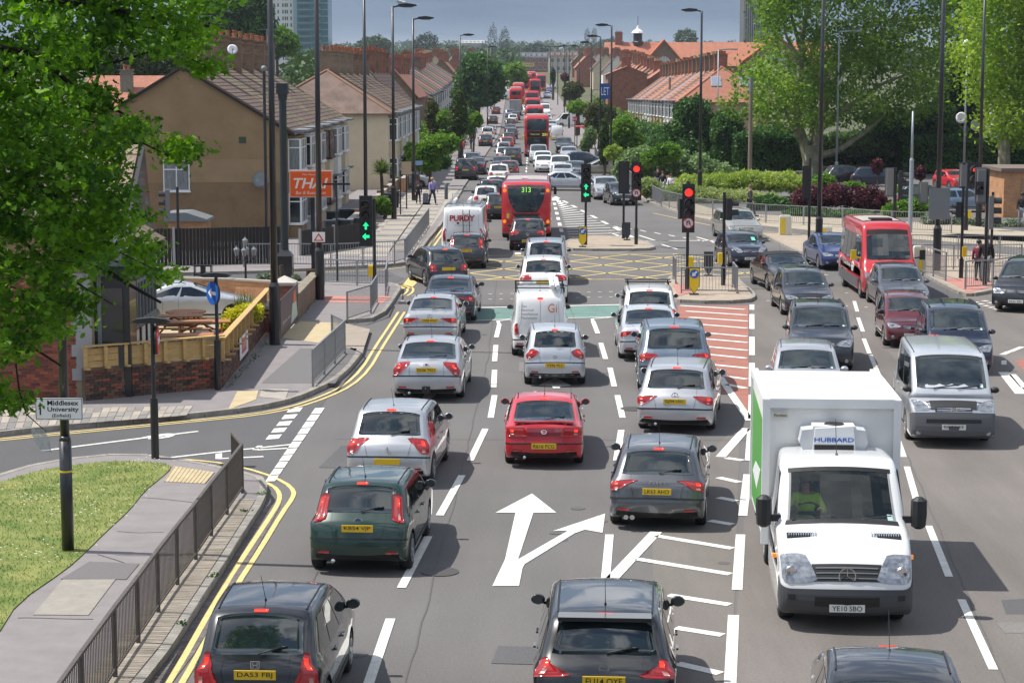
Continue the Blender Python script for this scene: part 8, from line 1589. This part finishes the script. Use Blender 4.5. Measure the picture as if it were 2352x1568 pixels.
SPIKE = np.array([(-.5,-.03),(.1,-.06),(.5,0),(.1,.06)])
def leaves(C,size,shape=QUADL,up=.6,bend=0.0):
 n = len(C); u,v,w = rots(n,up); s_ = size * rng.uniform(.6,1.3,n)[:,None,None]; k = len(shape)
 V = C[:,None,:] + s_ * (shape[None,:,0,None] * u[:,None,:] + shape[None,:,1,None] * v[:,None,:]) + (s_ * (bend * (shape[None,:,0,None] ** 2)) * w[:,None,:] if bend else 0); return V.reshape(-1,3),np.arange(n * k).reshape(n,k)
def shell(blobs,n,inner=.45,zflat=1.0):
 """points spread through lumpy ellipsoids; blobs (x, y, z, rx, ry, rz)"""
 B = np.array(blobs,float); vol = (B[:,3] * B[:,5]) ; idx = rng.choice(len(B),n,p=vol / vol.sum()); d = rng.normal(size=(n,3)); d /= np.linalg.norm(d,axis=1,keepdims=True); lump = 1 + .16 * np.sin(d[:,0] * 7 + idx) * np.cos(d[:,2] * 6 + idx * 2) + .10 * np.sin(d[:,1] * 13 + d[:,2] * 11 + idx)
 r = (inner + (1 - inner) * rng.random(n) ** .5) * lump; return B[idx,:3] + d * r[:,None] * B[idx,3:6]
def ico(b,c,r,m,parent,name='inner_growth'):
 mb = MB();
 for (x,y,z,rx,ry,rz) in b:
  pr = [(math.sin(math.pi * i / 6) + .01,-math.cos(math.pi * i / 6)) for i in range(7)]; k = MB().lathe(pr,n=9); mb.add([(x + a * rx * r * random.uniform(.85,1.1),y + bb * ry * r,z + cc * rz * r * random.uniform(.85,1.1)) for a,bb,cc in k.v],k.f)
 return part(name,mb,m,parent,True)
LM = dict(
 oak=leafmat('oak_leaf',(.03,.10,.006),(.19,.38,.02),.42,1.4),plane=leafmat('plane_leaf',(.085,.18,.018),(.26,.38,.055),.42,.35),lime=leafmat('lime_leaf',(.12,.23,.015),(.32,.43,.05),.45,.35),dark=leafmat('dark_leaf',(.010,.028,.008),(.028,.065,.016),.2,.5),mid=leafmat('mid_leaf',(.025,.075,.018),(.085,.19,.04),.3,.5),
 fresh=leafmat('fresh_leaf',(.07,.17,.015),(.19,.33,.035),.35,.5),pale=leafmat('pale_leaf',(.12,.20,.09),(.26,.36,.17),.3,.4),purple=leafmat('purple_leaf',(.035,.008,.018),(.15,.035,.05),.2,.9),conifer=leafmat('conifer_leaf',(.02,.05,.012),(.10,.15,.03),.15,.5),olive=leafmat('olive_leaf',(.05,.065,.02),(.14,.16,.055),.2,.6),sage=leafmat('sage_leaf',(.10,.13,.10),(.25,.29,.22),.2,.8),
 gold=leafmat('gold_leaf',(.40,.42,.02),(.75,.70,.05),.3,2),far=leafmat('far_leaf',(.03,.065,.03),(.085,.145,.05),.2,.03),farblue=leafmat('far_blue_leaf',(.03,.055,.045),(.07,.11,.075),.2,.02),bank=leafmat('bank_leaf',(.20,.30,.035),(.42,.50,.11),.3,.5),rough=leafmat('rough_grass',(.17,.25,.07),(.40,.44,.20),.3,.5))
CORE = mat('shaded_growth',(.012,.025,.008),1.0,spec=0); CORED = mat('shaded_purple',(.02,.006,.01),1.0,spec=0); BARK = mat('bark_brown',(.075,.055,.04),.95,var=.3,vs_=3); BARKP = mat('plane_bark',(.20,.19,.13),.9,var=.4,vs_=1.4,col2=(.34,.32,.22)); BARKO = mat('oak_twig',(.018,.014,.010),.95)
def plant(name,label,cat,px,y,n,leaf,m,trunk=None,core=.72,depth=1.0,group=None,shape=QUADL,inner=.45,z0=None,corem=None,up=.6):
 """px: list of (px, py, rpx, rpy) lobes at distance y (or per-lobe 5th value offset)"""
 bl = []
 for q in px:
  yy = y + (q[4] if len(q) > 4 else 0); c = PXD(q[0],q[1],yy); s_ = F_ / yy; bl.append((c[0],c[1],c[2],q[2] / s_,max(q[2] / s_ * depth,.3),q[3] / s_))
 x0 = sum(b[0] for b in bl) / len(bl); zb = (gz(y) if z0 is None else z0); o = thing(name,label,cat,(x0,y,zb),0,group); L = [(a - x0,b - y,c - zb,d,e,f) for a,b,c,d,e,f in bl]
 V,F = leaves(shell(L,n,inner),leaf,shape,up); part('foliage' if cat != 'tree' else 'crown',npmesh('foliage',V,F),m,o)
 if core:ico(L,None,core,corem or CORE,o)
 if trunk:
  tr = MB(); r = trunk; hz = min(l[2] for l in L); tr.path([(0,0,0),(.1,0,max(.5,hz * .6)),(0,0,max(1,hz + .5))],r,8,r * .7)
  for l in L[:8]:tr.tube((0,0,max(.8,hz * .8)),(l[0],l[1],l[2]),r * .45,r * .15,5)
  part('trunk',tr,BARK,o)
 return o
def inpoly(P,x,y):
 c = False; j = len(P) - 1
 for i in range(len(P)):
  if (P[i][1] > y) != (P[j][1] > y) and x < (P[j][0] - P[i][0]) * (y - P[i][1]) / (P[j][1] - P[i][1]) + P[i][0]:c = not c
  j = i
 return c
OAKP = [[(-260,-260),(540,-260),(505,-60),(465,0),(515,15),(480,45),(450,90),(455,125),(425,125),(385,150),(350,125),(300,100),(225,105),(205,150),(225,190),(258,225),(275,262),(310,258),(328,290),(312,325),(295,350),(268,405),(295,452),(335,485),(328,525),(365,590),(382,640),(370,690),(325,660),(275,600),(210,615),(205,690),(200,750),(140,775),(85,785),(0,835),(-260,860)],[(-120,870),(0,855),(35,875),(48,905),(50,940),(35,965),(20,925),(-120,960)],[(385,335),(430,345),(435,380),(400,385)],[(450,140),(490,150),(488,165),(455,160)]]
def oak():
 o = thing('oak_tree','leafy oak hanging into the top left corner of the view','tree',(-9.2,20.5,0)); cl = []; gaps = [(205,455,30,22),(75,620,25,15),(250,290,16,12),(270,560,25,18),(130,330,18,14)]
 for P,n in zip(OAKP,(900,22,8,4)):
  xs = [p[0] for p in P]; ys = [p[1] for p in P]; k = 0
  while k < n:
   x,y = random.uniform(min(xs),max(xs)),random.uniform(min(ys),max(ys))
   if not inpoly(P,x,y) or any(((x - g[0]) / g[2]) ** 2 + ((y - g[1]) / g[3]) ** 2 < 1 for g in gaps):continue
   cl.append(PXD(x,y,random.uniform(18.6,22.8) if n > 30 else random.uniform(20.4,21.4))); k += 1
 cl = np.array(cl); C = []
 for c in cl:
  k = 54; d = rng.normal(size=(k,3)) * np.array((.115,.13,.055)); C.append(c + d)
 C = np.concatenate(C) - np.array((-9.2,20.5,0)); V,F = leaves(C,.088,OAKL,1.0,.35); part('crown',npmesh('crown',V,F),LM['oak'],o)
 b = MB(); q = lambda *p:[tuple(PXD(a,c,d) - np.array((-9.2,20.5,0))) for a,c,d in p]
 b.path([(0,0,0),(.2,0,3),(.1,0,6),(0,.1,9)],.32,10,.2)
 for L,r in ((q((-300,120,20.6),(0,155,20.6),(60,185,20.6),(120,235,20.6)),.05),(q((-300,60,20.4),(85,125,20.4),(175,205,20.5),(240,240,20.6),(300,270,20.6)),.035),(q((-280,380,20.8),(40,500,20.8),(165,565,20.8),(235,615,20.8),(290,650,20.8),(370,695,20.8)),.045),(q((-280,640,21),(10,758,21),(68,793,21),(140,840,21)),.03),(q((36,835,21),(45,900,21),(60,950,21),(105,990,21)),.012),(q((-260,-60,20),(200,10,20),(350,40,20.3),(480,60,20.5)),.05),(q((200,330,20.8),(330,330,20.8),(400,365,20.9),(425,350,20.9)),.012),(q((240,150,20.5),(380,110,20.5),(470,150,20.5)),.015),(q((60,560,20.7),(160,640,20.7),(260,700,20.8)),.018),(q((230,590,20.7),(300,610,20.7),(380,640,20.7)),.014)):b.path(L,r,6,r * .35)
 idx = rng.choice(len(cl),170,replace=False)
 for i in idx:c = cl[i] - np.array((-9.2,20.5,0)); e = c + np.array((-random.uniform(.25,.6),random.uniform(-.1,.1),random.uniform(.0,.2))); b.tube(tuple(e),tuple(c),.008,.003,4)
 part('branches',b,BARKO,o)['kind'] = 'stuff'
oak()
def plane():
 y0 = 175; x0,_,_ = PXD(1880,400,y0); o = thing('plane_tree','large pale leaved plane tree with forked trunk beside the car park','tree',(x0,y0,0)); P = [(1726,-260),(1735,30),(1748,60),(1722,85),(1755,120),(1700,165),(1690,195),(1720,215),(1725,240),(1745,250),(1740,275),(1800,290),(1850,292),(1900,300),(1990,290),(2040,285),(2100,270),(2160,250),(2185,200),(2180,160),(2235,105),(2240,40),(2260,-260)]; C = []; k = 0
 while k < 860:
  x,y = random.uniform(1660,2260),random.uniform(-260,310)
  if not inpoly(P,x,y):continue
  k += 1; c = PXD(x,y,y0 + random.uniform(-6,6)); C.append(c + rng.normal(size=(62,3)) * np.array((.65,.65,.42)))
 for (x,y) in ((1702,178),(1700,190),(1735,175),(1668,240),(1690,262),(1720,262),(1690,225)):C.append(PXD(x,y,y0 - 3) + rng.normal(size=(60,3)) * np.array((.5,.5,.35)))
 C = np.concatenate(C) - np.array((x0,y0,0)); V,F = leaves(C,.36,QUADL,.8); part('crown',npmesh('crown',V,F),LM['plane'],o)
 b = MB(); q = lambda *p:[tuple(PXD(1556 + a * .34,c * .34,y0 + d) - np.array((x0,y0,0))) for a,c,d in p]; b.path(q((915,1180,0),(912,1060,0),(905,980,0)),.95,10,.75)
 for L,r in ((q((880,1080,0),(850,960,0),(815,830,-1),(822,560,-2),(850,200,-2),(890,0,-2)),.5),(q((925,1060,0),(960,850,0),(1000,700,0),(1110,470,1),(1190,250,1)),.48),(q((950,1060,0),(1100,1010,-1),(1260,900,-1),(1400,780,-1)),.34),(q((905,980,0),(925,780,2),(900,500,2),(830,330,2),(740,0,2)),.34),(q((985,860,0),(1040,800,-1),(1180,700,-2),(1400,560,-2),(1560,500,-2)),.28),(q((830,940,0),(790,880,-1),(700,700,-1),(600,620,-1)),.22),(q((820,400,-2),(740,260,-2),(700,120,-2)),.18),(q((1110,470,1),(1300,300,1),(1500,60,1)),.2),(q((880,440,2),(960,200,2),(1100,-50,2)),.2)):b.path(L,r,7,r * .3)
 part('trunk',b,BARKP,o)
plane()
def sparse(label,P,y0,n,k,sp,leaf,m,br=()):
 c0 = PXD(sum(p[0] for p in P) / len(P),300,y0); x0 = c0[0]; o = thing('broadleaf_tree',label,'tree',(x0,y0,0)); C = []; i = 0; xs = [p[0] for p in P]; ys = [p[1] for p in P]
 while i < n:
  x,y = random.uniform(min(xs),max(xs)),random.uniform(min(ys),max(ys))
  if inpoly(P,x,y):i += 1; C.append(PXD(x,y,y0 + random.uniform(-4,4)) + rng.normal(size=(k,3)) * np.array(sp))
 C = np.concatenate(C) - np.array((x0,y0,0)); V,F = leaves(C,leaf,QUADL,.7); part('crown',npmesh('crown',V,F),m,o); b = MB(); b.path([(0,0,0),(0,0,5)],.5,8,.4)
 for L in br:b.path([tuple(PXD(a,c,y0) - np.array((x0,y0,0))) for a,c in L],.22,6,.08)
 part('trunk',b,BARKP,o); return o
sparse('bright lime green tree filling the top right corner',[(2195,120),(2215,40),(2250,-60),(2560,-260),(2560,335),(2330,318),(2300,312),(2260,290),(2275,240),(2215,215),(2230,170)],150,600,60,(.7,.7,.45),.34,LM['lime'],[((2352,60),(2310,-30)),((2380,330),(2345,200),(2300,120),(2285,40)),((2345,200),(2400,80))])
plant('holly_tree','very dark evergreen tree between the plane tree and the lime tree','tree',[(2200,200,45,85),(2185,280,45,60),(2225,280,40,60)],190,9000,.4,LM['dark'],.4)
plant('tree','fresh green shrubby tree low behind the grey globe post','tree',[(2140,280,55,45),(2050,290,60,40),(2160,310,60,30)],180,9000,.34,LM['mid'],.3)
def hedge(label,x0px,x1px,y,z,n,m,d=2.5,leaf=.3,zb=0.0):
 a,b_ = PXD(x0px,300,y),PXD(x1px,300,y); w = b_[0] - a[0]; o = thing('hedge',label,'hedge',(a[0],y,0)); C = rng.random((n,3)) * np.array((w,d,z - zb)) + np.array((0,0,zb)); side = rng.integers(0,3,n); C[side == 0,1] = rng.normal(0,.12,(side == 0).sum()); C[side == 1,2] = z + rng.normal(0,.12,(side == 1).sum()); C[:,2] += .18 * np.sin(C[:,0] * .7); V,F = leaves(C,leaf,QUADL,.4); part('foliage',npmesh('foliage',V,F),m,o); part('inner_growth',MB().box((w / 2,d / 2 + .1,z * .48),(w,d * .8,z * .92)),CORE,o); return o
hedge('long clipped hedge behind the car park at the right',2075,2560,176,2.9,15000,LM['mid'],4); hedge('dark undergrowth hedge below the plane tree',1690,2110,183,3.0,13000,LM['mid'],3,.34)
B_ = [('dense dark green bush left of the wooden pole',[(1590,260,45,40),(1560,320,45,50),(1625,320,40,50),(1590,360,60,30)],196,12000,.32,'mid'),('bushy shrub with pale blossom under the skylight roof',[(1670,300,40,50),(1700,350,45,40),(1660,365,40,28)],192,9000,.3,'mid'),('dark shrubs at the left of the plane tree trunk',[(1770,330,60,45),(1830,350,50,40),(1740,360,40,30)],188,10000,.3,'mid'),('light shrub by the plane tree foot',[(1905,330,50,25),(1990,330,70,28),(2060,335,55,24)],181,8000,.3,'pale'),
 ('pale willowy shrubs on top of the bank',[(1470,375,50,38),(1530,370,55,36),(1590,385,55,30),(1440,395,30,35),(1640,395,45,22)],160,19000,.26,'pale'),('deep green shrub patch within the willowy bank',[(1530,350,35,22),(1500,365,30,20)],157,4000,.24,'fresh'),('yellow-green ground shrubs across the middle of the bank',[(1640,420,60,22),(1720,415,60,24),(1790,418,55,24),(1840,430,30,20),(1590,425,45,25)],142,15000,.22,'bank'),('grassy green front slope of the bank',[(1560,445,50,22),(1620,452,60,22),(1690,455,60,22),(1490,430,30,22),(1750,462,50,20)],136,19000,.2,'rough'),('dark green low shrub before the purple one',[(1760,470,45,22),(1800,475,35,20)],128,5000,.18,'mid'),
 ('deep purple berberis shrub behind the railing',[(1860,455,45,28),(1920,450,55,28),(1985,455,50,28),(2020,468,28,20)],126,12000,.17,'purple'),('bright green shrub right of the purple berberis',[(2060,485,35,22),(2100,478,35,24),(2135,470,25,20)],122,6500,.17,'fresh'),('silvery sage shrubs beside the brick hut',[(2150,505,35,22),(2210,515,45,20),(2270,520,45,18),(2330,520,40,18)],114,8000,.16,'sage'),('green bush hiding the parked car in the car park',[(1890,420,30,22),(1960,430,30,14),(2075,440,30,14)],138,4500,.18,'fresh'),('low juniper strip under the purple berberis',[(1850,487,55,9),(1950,490,60,9)],122,5000,.15,'mid')]
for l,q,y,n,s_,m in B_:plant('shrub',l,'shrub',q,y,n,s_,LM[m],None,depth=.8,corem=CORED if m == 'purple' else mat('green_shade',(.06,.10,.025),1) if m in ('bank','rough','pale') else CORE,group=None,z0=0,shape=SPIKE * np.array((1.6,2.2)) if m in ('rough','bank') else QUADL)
for l,px_,py_,r_ in (('small purple leaved sapling in the car park',2014,382,14),('second purple sapling farther right in the car park',2113,398,13)):plant('sapling',l,'tree',[(px_,py_,r_,r_ + 4)],142,900,.2,LM['purple'],.06,corem=CORED)
R_ = [('slim dark green columnar conifer beside the right hand lamp',[(1388,320,11,48),(1388,350,13,25)],172,5000,.2,'conifer'),('light green leafy bush right of the columnar conifer',[(1430,300,30,32),(1455,330,30,30),(1420,340,25,28)],182,8000,.26,'fresh'),('yellow-green shrub at the foot of the columnar conifer',[(1408,352,22,18)],168,2500,.2,'bank'),('brown-green holm bush above the bus shelter',[(1365,260,26,26),(1395,262,22,22),(1362,290,20,20)],235,5000,.3,'olive'),('grey-green willowy shrub behind the bus shelter',[(1355,315,16,22),(1345,332,14,16)],205,2500,.22,'pale'),('rounded bright bush behind the white panel van',[(1325,247,24,16)],290,2500,.34,'fresh'),
 ('olive coloured street tree on the right pavement',[(1310,210,20,22),(1328,205,14,18)],345,2500,.4,'olive'),('small purple tree near the right hand far houses',[(1297,178,10,10)],420,700,.4,'purple'),('dark narrow conifer at the end of the right pavement',[(1270,176,6,17)],460,700,.4,'dark'),('green hedge line in front of the right hand bay windows',[(1480,345,45,20),(1520,335,35,20)],205,6000,.28,'mid'),
 ('large round dark green tree on the left pavement',[(1100,175,55,45),(1075,205,38,38),(1125,200,38,38),(1100,225,50,22),(1090,145,30,22)],330,16000,.55,'mid'),('dark pointed conifer by the left garden walls',[(1053,265,21,42),(1055,235,13,28),(1052,285,24,26)],205,8000,.24,'conifer'),('light green bush left of the pointed conifer',[(1020,272,18,20),(1028,300,16,18)],210,3500,.24,'fresh'),('gold-green cypress hedge against the red brick gable',[(992,265,16,38),(1003,300,22,28)],215,5000,.24,'olive'),('bushy green shrub right of the pointed conifer',[(1078,290,14,22),(1095,275,14,18)],215,3000,.24,'fresh'),
 ('large leafy garden shrub overhanging the left wall',[(1000,335,35,26),(965,360,30,28),(1030,330,26,22),(985,375,32,22),(945,345,18,20)],150,10000,.2,'fresh'),('glossy dark shrub behind the leafy garden one',[(945,370,22,24),(1015,370,22,20)],155,4000,.2,'mid'),('round light green shrub beneath the palm',[(875,470,22,18),(890,482,14,12)],118,2600,.14,'fresh'),('light tree standing over the far left pavement',[(1180,165,26,22),(1195,178,20,16),(1185,200,16,18)],470,3500,.7,'fresh'),('grey-green shrub beside the black cabinet',[(612,636,24,9),(680,640,12,9)],76,1600,.10,'sage'),
 ('dark conifers massed behind the salmon red roof',[(270,150,45,40),(330,140,40,45),(380,150,40,38),(230,130,40,45),(430,110,40,45)],215,14000,.35,'conifer'),('tall feathery tree rising behind the first chimneys',[(520,60,55,60),(570,80,50,45),(480,50,50,60),(540,20,45,45),(592,62,42,48),(600,20,30,40)],300,18000,.5,'mid'),('broad light green tree left of the white tower',[(610,100,40,32),(655,100,35,30),(640,80,25,20)],340,8000,.5,'fresh'),('dark rounded tree below the tall feathery one',[(560,120,35,20),(590,112,20,18)],320,3500,.45,'mid')]
for l,q,y,n,s_,m in R_:plant('tree' if ('tree' in l or 'conifer' in l) else 'shrub',l,'tree' if ('tree' in l or 'conifer' in l) else 'shrub',q,y,n,s_,LM[m],.12 if y < 250 else .3,depth=.9,z0=0 if y < 300 else None)
def massed(label,x0,x1,ys,h,n,leaf,m):
 bl = []
 for y in ys:bl.append((random.uniform(x0,x1),y,gz(y) + h * .4,random.uniform(1.2,2.2),3.2,h * random.uniform(.45,.75)))
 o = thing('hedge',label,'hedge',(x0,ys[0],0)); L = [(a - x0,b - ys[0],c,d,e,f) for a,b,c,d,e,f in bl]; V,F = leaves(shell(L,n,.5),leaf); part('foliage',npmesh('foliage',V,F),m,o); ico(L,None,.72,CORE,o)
massed('uneven green garden hedging along the left walls past the cream terrace',-10.5,-7.6,list(range(195,300,4)),3.0,15000,.26,LM['fresh']); massed('darker garden shrubs farther up the left footway',-9.5,-6.8,list(range(236,420,7)),3.6,9000,.34,LM['mid'])
massed('ragged garden hedging along the right footway',13.4,16.5,list(range(190,300,4)),3.2,14000,.26,LM['mid']); massed('light garden shrubs before the right bay windows',14.5,17.5,list(range(225,400,6)),3.0,10000,.3,LM['fresh'])
def farwood():
 C = []; S = []
 def crown(px_,s_,top,w,h,k=150):
  x,y = XS(px_,s_); zt = HC - (top - YH) / s_; C.append(shell([(x,y,zt - h / 2,w / 2,w / 2,h / 2)],k,.6)); S.append(np.full(k,w * .16))
 for i in range(230):
  s_ = random.choice((1.9,2.2,2.6,3.0,3.4)); crown(random.uniform(720,1760),s_,random.uniform(92,104) + (s_ - 1.9) * 6,random.uniform(9,17),random.uniform(10,18))
 for i in range(150):
  s_ = random.uniform(3.6,6.5); crown(random.choice((random.uniform(740,1180),random.uniform(1340,1750))),s_,random.uniform(104,122) + (s_ - 3.6) * 4,random.uniform(7,12),random.uniform(8,13))
 for i in range(60):s_ = random.uniform(8,16); crown(random.uniform(690,870),s_,random.uniform(118,150),random.uniform(5,9),random.uniform(6,9),220)
 for i in range(140):s_ = random.uniform(2.5,5); crown(random.choice((random.uniform(-300,720),random.uniform(1700,2700))),s_,random.uniform(95,130),random.uniform(9,16),random.uniform(10,16))
 C = np.concatenate(C); S = np.concatenate(S); n = len(C); u,v,w = rots(n,.6); s_ = (S * rng.uniform(.6,1.3,n))[:,None,None]; V = C[:,None,:] + s_ * (QUADL[None,:,0,None] * u[:,None,:] + QUADL[None,:,1,None] * v[:,None,:] * 1.6)
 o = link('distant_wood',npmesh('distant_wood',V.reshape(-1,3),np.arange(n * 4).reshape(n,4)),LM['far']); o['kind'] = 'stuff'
farwood()
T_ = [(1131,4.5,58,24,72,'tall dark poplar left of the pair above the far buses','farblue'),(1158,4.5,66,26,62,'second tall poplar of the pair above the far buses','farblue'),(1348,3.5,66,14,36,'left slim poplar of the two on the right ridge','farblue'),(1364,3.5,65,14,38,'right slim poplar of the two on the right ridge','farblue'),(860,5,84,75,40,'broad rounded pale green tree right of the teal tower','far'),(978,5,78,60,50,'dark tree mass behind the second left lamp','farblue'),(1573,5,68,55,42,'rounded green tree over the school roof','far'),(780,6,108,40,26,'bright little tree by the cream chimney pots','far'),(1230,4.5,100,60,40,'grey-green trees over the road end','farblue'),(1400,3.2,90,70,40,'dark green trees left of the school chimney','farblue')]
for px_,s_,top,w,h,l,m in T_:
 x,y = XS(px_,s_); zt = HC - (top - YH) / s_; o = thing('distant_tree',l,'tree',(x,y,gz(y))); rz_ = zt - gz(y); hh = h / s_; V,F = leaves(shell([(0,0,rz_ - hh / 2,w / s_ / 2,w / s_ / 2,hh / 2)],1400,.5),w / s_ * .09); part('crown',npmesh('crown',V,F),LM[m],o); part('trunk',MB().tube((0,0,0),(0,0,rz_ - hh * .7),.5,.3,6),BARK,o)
def spiky(name,label,cat,x,y,z,n,L,w,m,trunk=0,droop=.5,spread=1.0):
 o = thing(name,label,cat,(x,y,z)); V = []; F = []
 for i in range(n):
  a = random.uniform(0,6.28); el = random.uniform(.05,1.45) if spread > .5 else random.uniform(1.0,1.5); l = L * random.uniform(.75,1.1); d = V3((math.cos(a) * math.cos(el),math.sin(a) * math.cos(el),math.sin(el))); sd_ = d.cross(V3((0,0,1))).normalized() * w; p = V3((0,0,trunk)) if spread > .5 else V3((random.uniform(-.25,.25),random.uniform(-.2,.2),0)); b0 = len(V); k = 5
  for j in range(k):u = j / (k - 1); c = p + d * l * u + V3((0,0,-droop * l * u * u)); ww = (1 - u) ** .6 * .5 + .05; V += [tuple(c - sd_ * ww),tuple(c + sd_ * ww)]
  F += [(b0 + 2 * j,b0 + 2 * j + 1,b0 + 2 * j + 3,b0 + 2 * j + 2) for j in range(k - 1)]
 b = MB(); b.add(V,F); part('fronds',b,m,o)
 if trunk:part('trunk',MB().path([(0,0,0),(.05,0,trunk * .5),(0,0,trunk)],.12,8,.09),BARK,o)
 return o
x,y = G(877,500); spiky('cordyline_palm','spiky cordyline palm in the front garden by the tall lamp','palm',x,y,0,300,1.2,.085,leafmat('palm_leaf',(.07,.11,.03),(.22,.27,.10),.2,2),2.6,.25)
x,y = G(565,775); spiky('flax_plant','upright spiky flax plant above the yellow shrub','plant',x,y,ZP + .3,110,1.15,.035,leafmat('flax_leaf',(.10,.13,.03),(.28,.28,.08),.3,2),0,.08,.2)
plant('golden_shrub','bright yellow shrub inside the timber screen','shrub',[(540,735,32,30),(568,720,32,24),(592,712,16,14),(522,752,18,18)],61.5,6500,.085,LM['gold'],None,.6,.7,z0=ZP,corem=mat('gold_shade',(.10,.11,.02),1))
C = []
for a,c in (((517,902),(612,790)),((676,742),(722,690)),((390,700),(540,705))):
 A_,D_ = np.array(G(*a)),np.array(G(*c)); u = rng.random(160)[:,None]; C.append(np.concatenate([A_ + (D_ - A_) * u + rng.normal(0,.07,(160,2)) + np.array((.08,0)),ZP + rng.random((160,1)) * .08],1))
for (px_,py_) in ((490,1340),(420,1452),(600,1150),(560,1190)):c = G(px_,py_); C.append(np.concatenate([np.array(c) + rng.normal(0,.05,(18,2)),ZP + rng.random((18,1)) * .05],1))
V,F = leaves(np.concatenate(C),.06); o = link('weeds',npmesh('weeds',V,F),LM['mid']); o['kind'] = 'stuff'
bpy.data.scenes.remove(TMP)
hz = struct('haze',MB().box((0,4480,45.5),(5000,9100,93)),None,kind='stuff'); hm = bpy.data.materials.new('haze_air'); hm.use_nodes = True; hm.node_tree.nodes.clear()
hv_ = nd(hm.node_tree,'ShaderNodeVolumePrincipled',{'Color':(.72,.80,.92,1),'Density':.00012,'Anisotropy':.2}); hm.node_tree.links.new(hv_.outputs[0],nd(hm.node_tree,'ShaderNodeOutputMaterial').inputs['Volume']); hz.data.materials.append(hm)
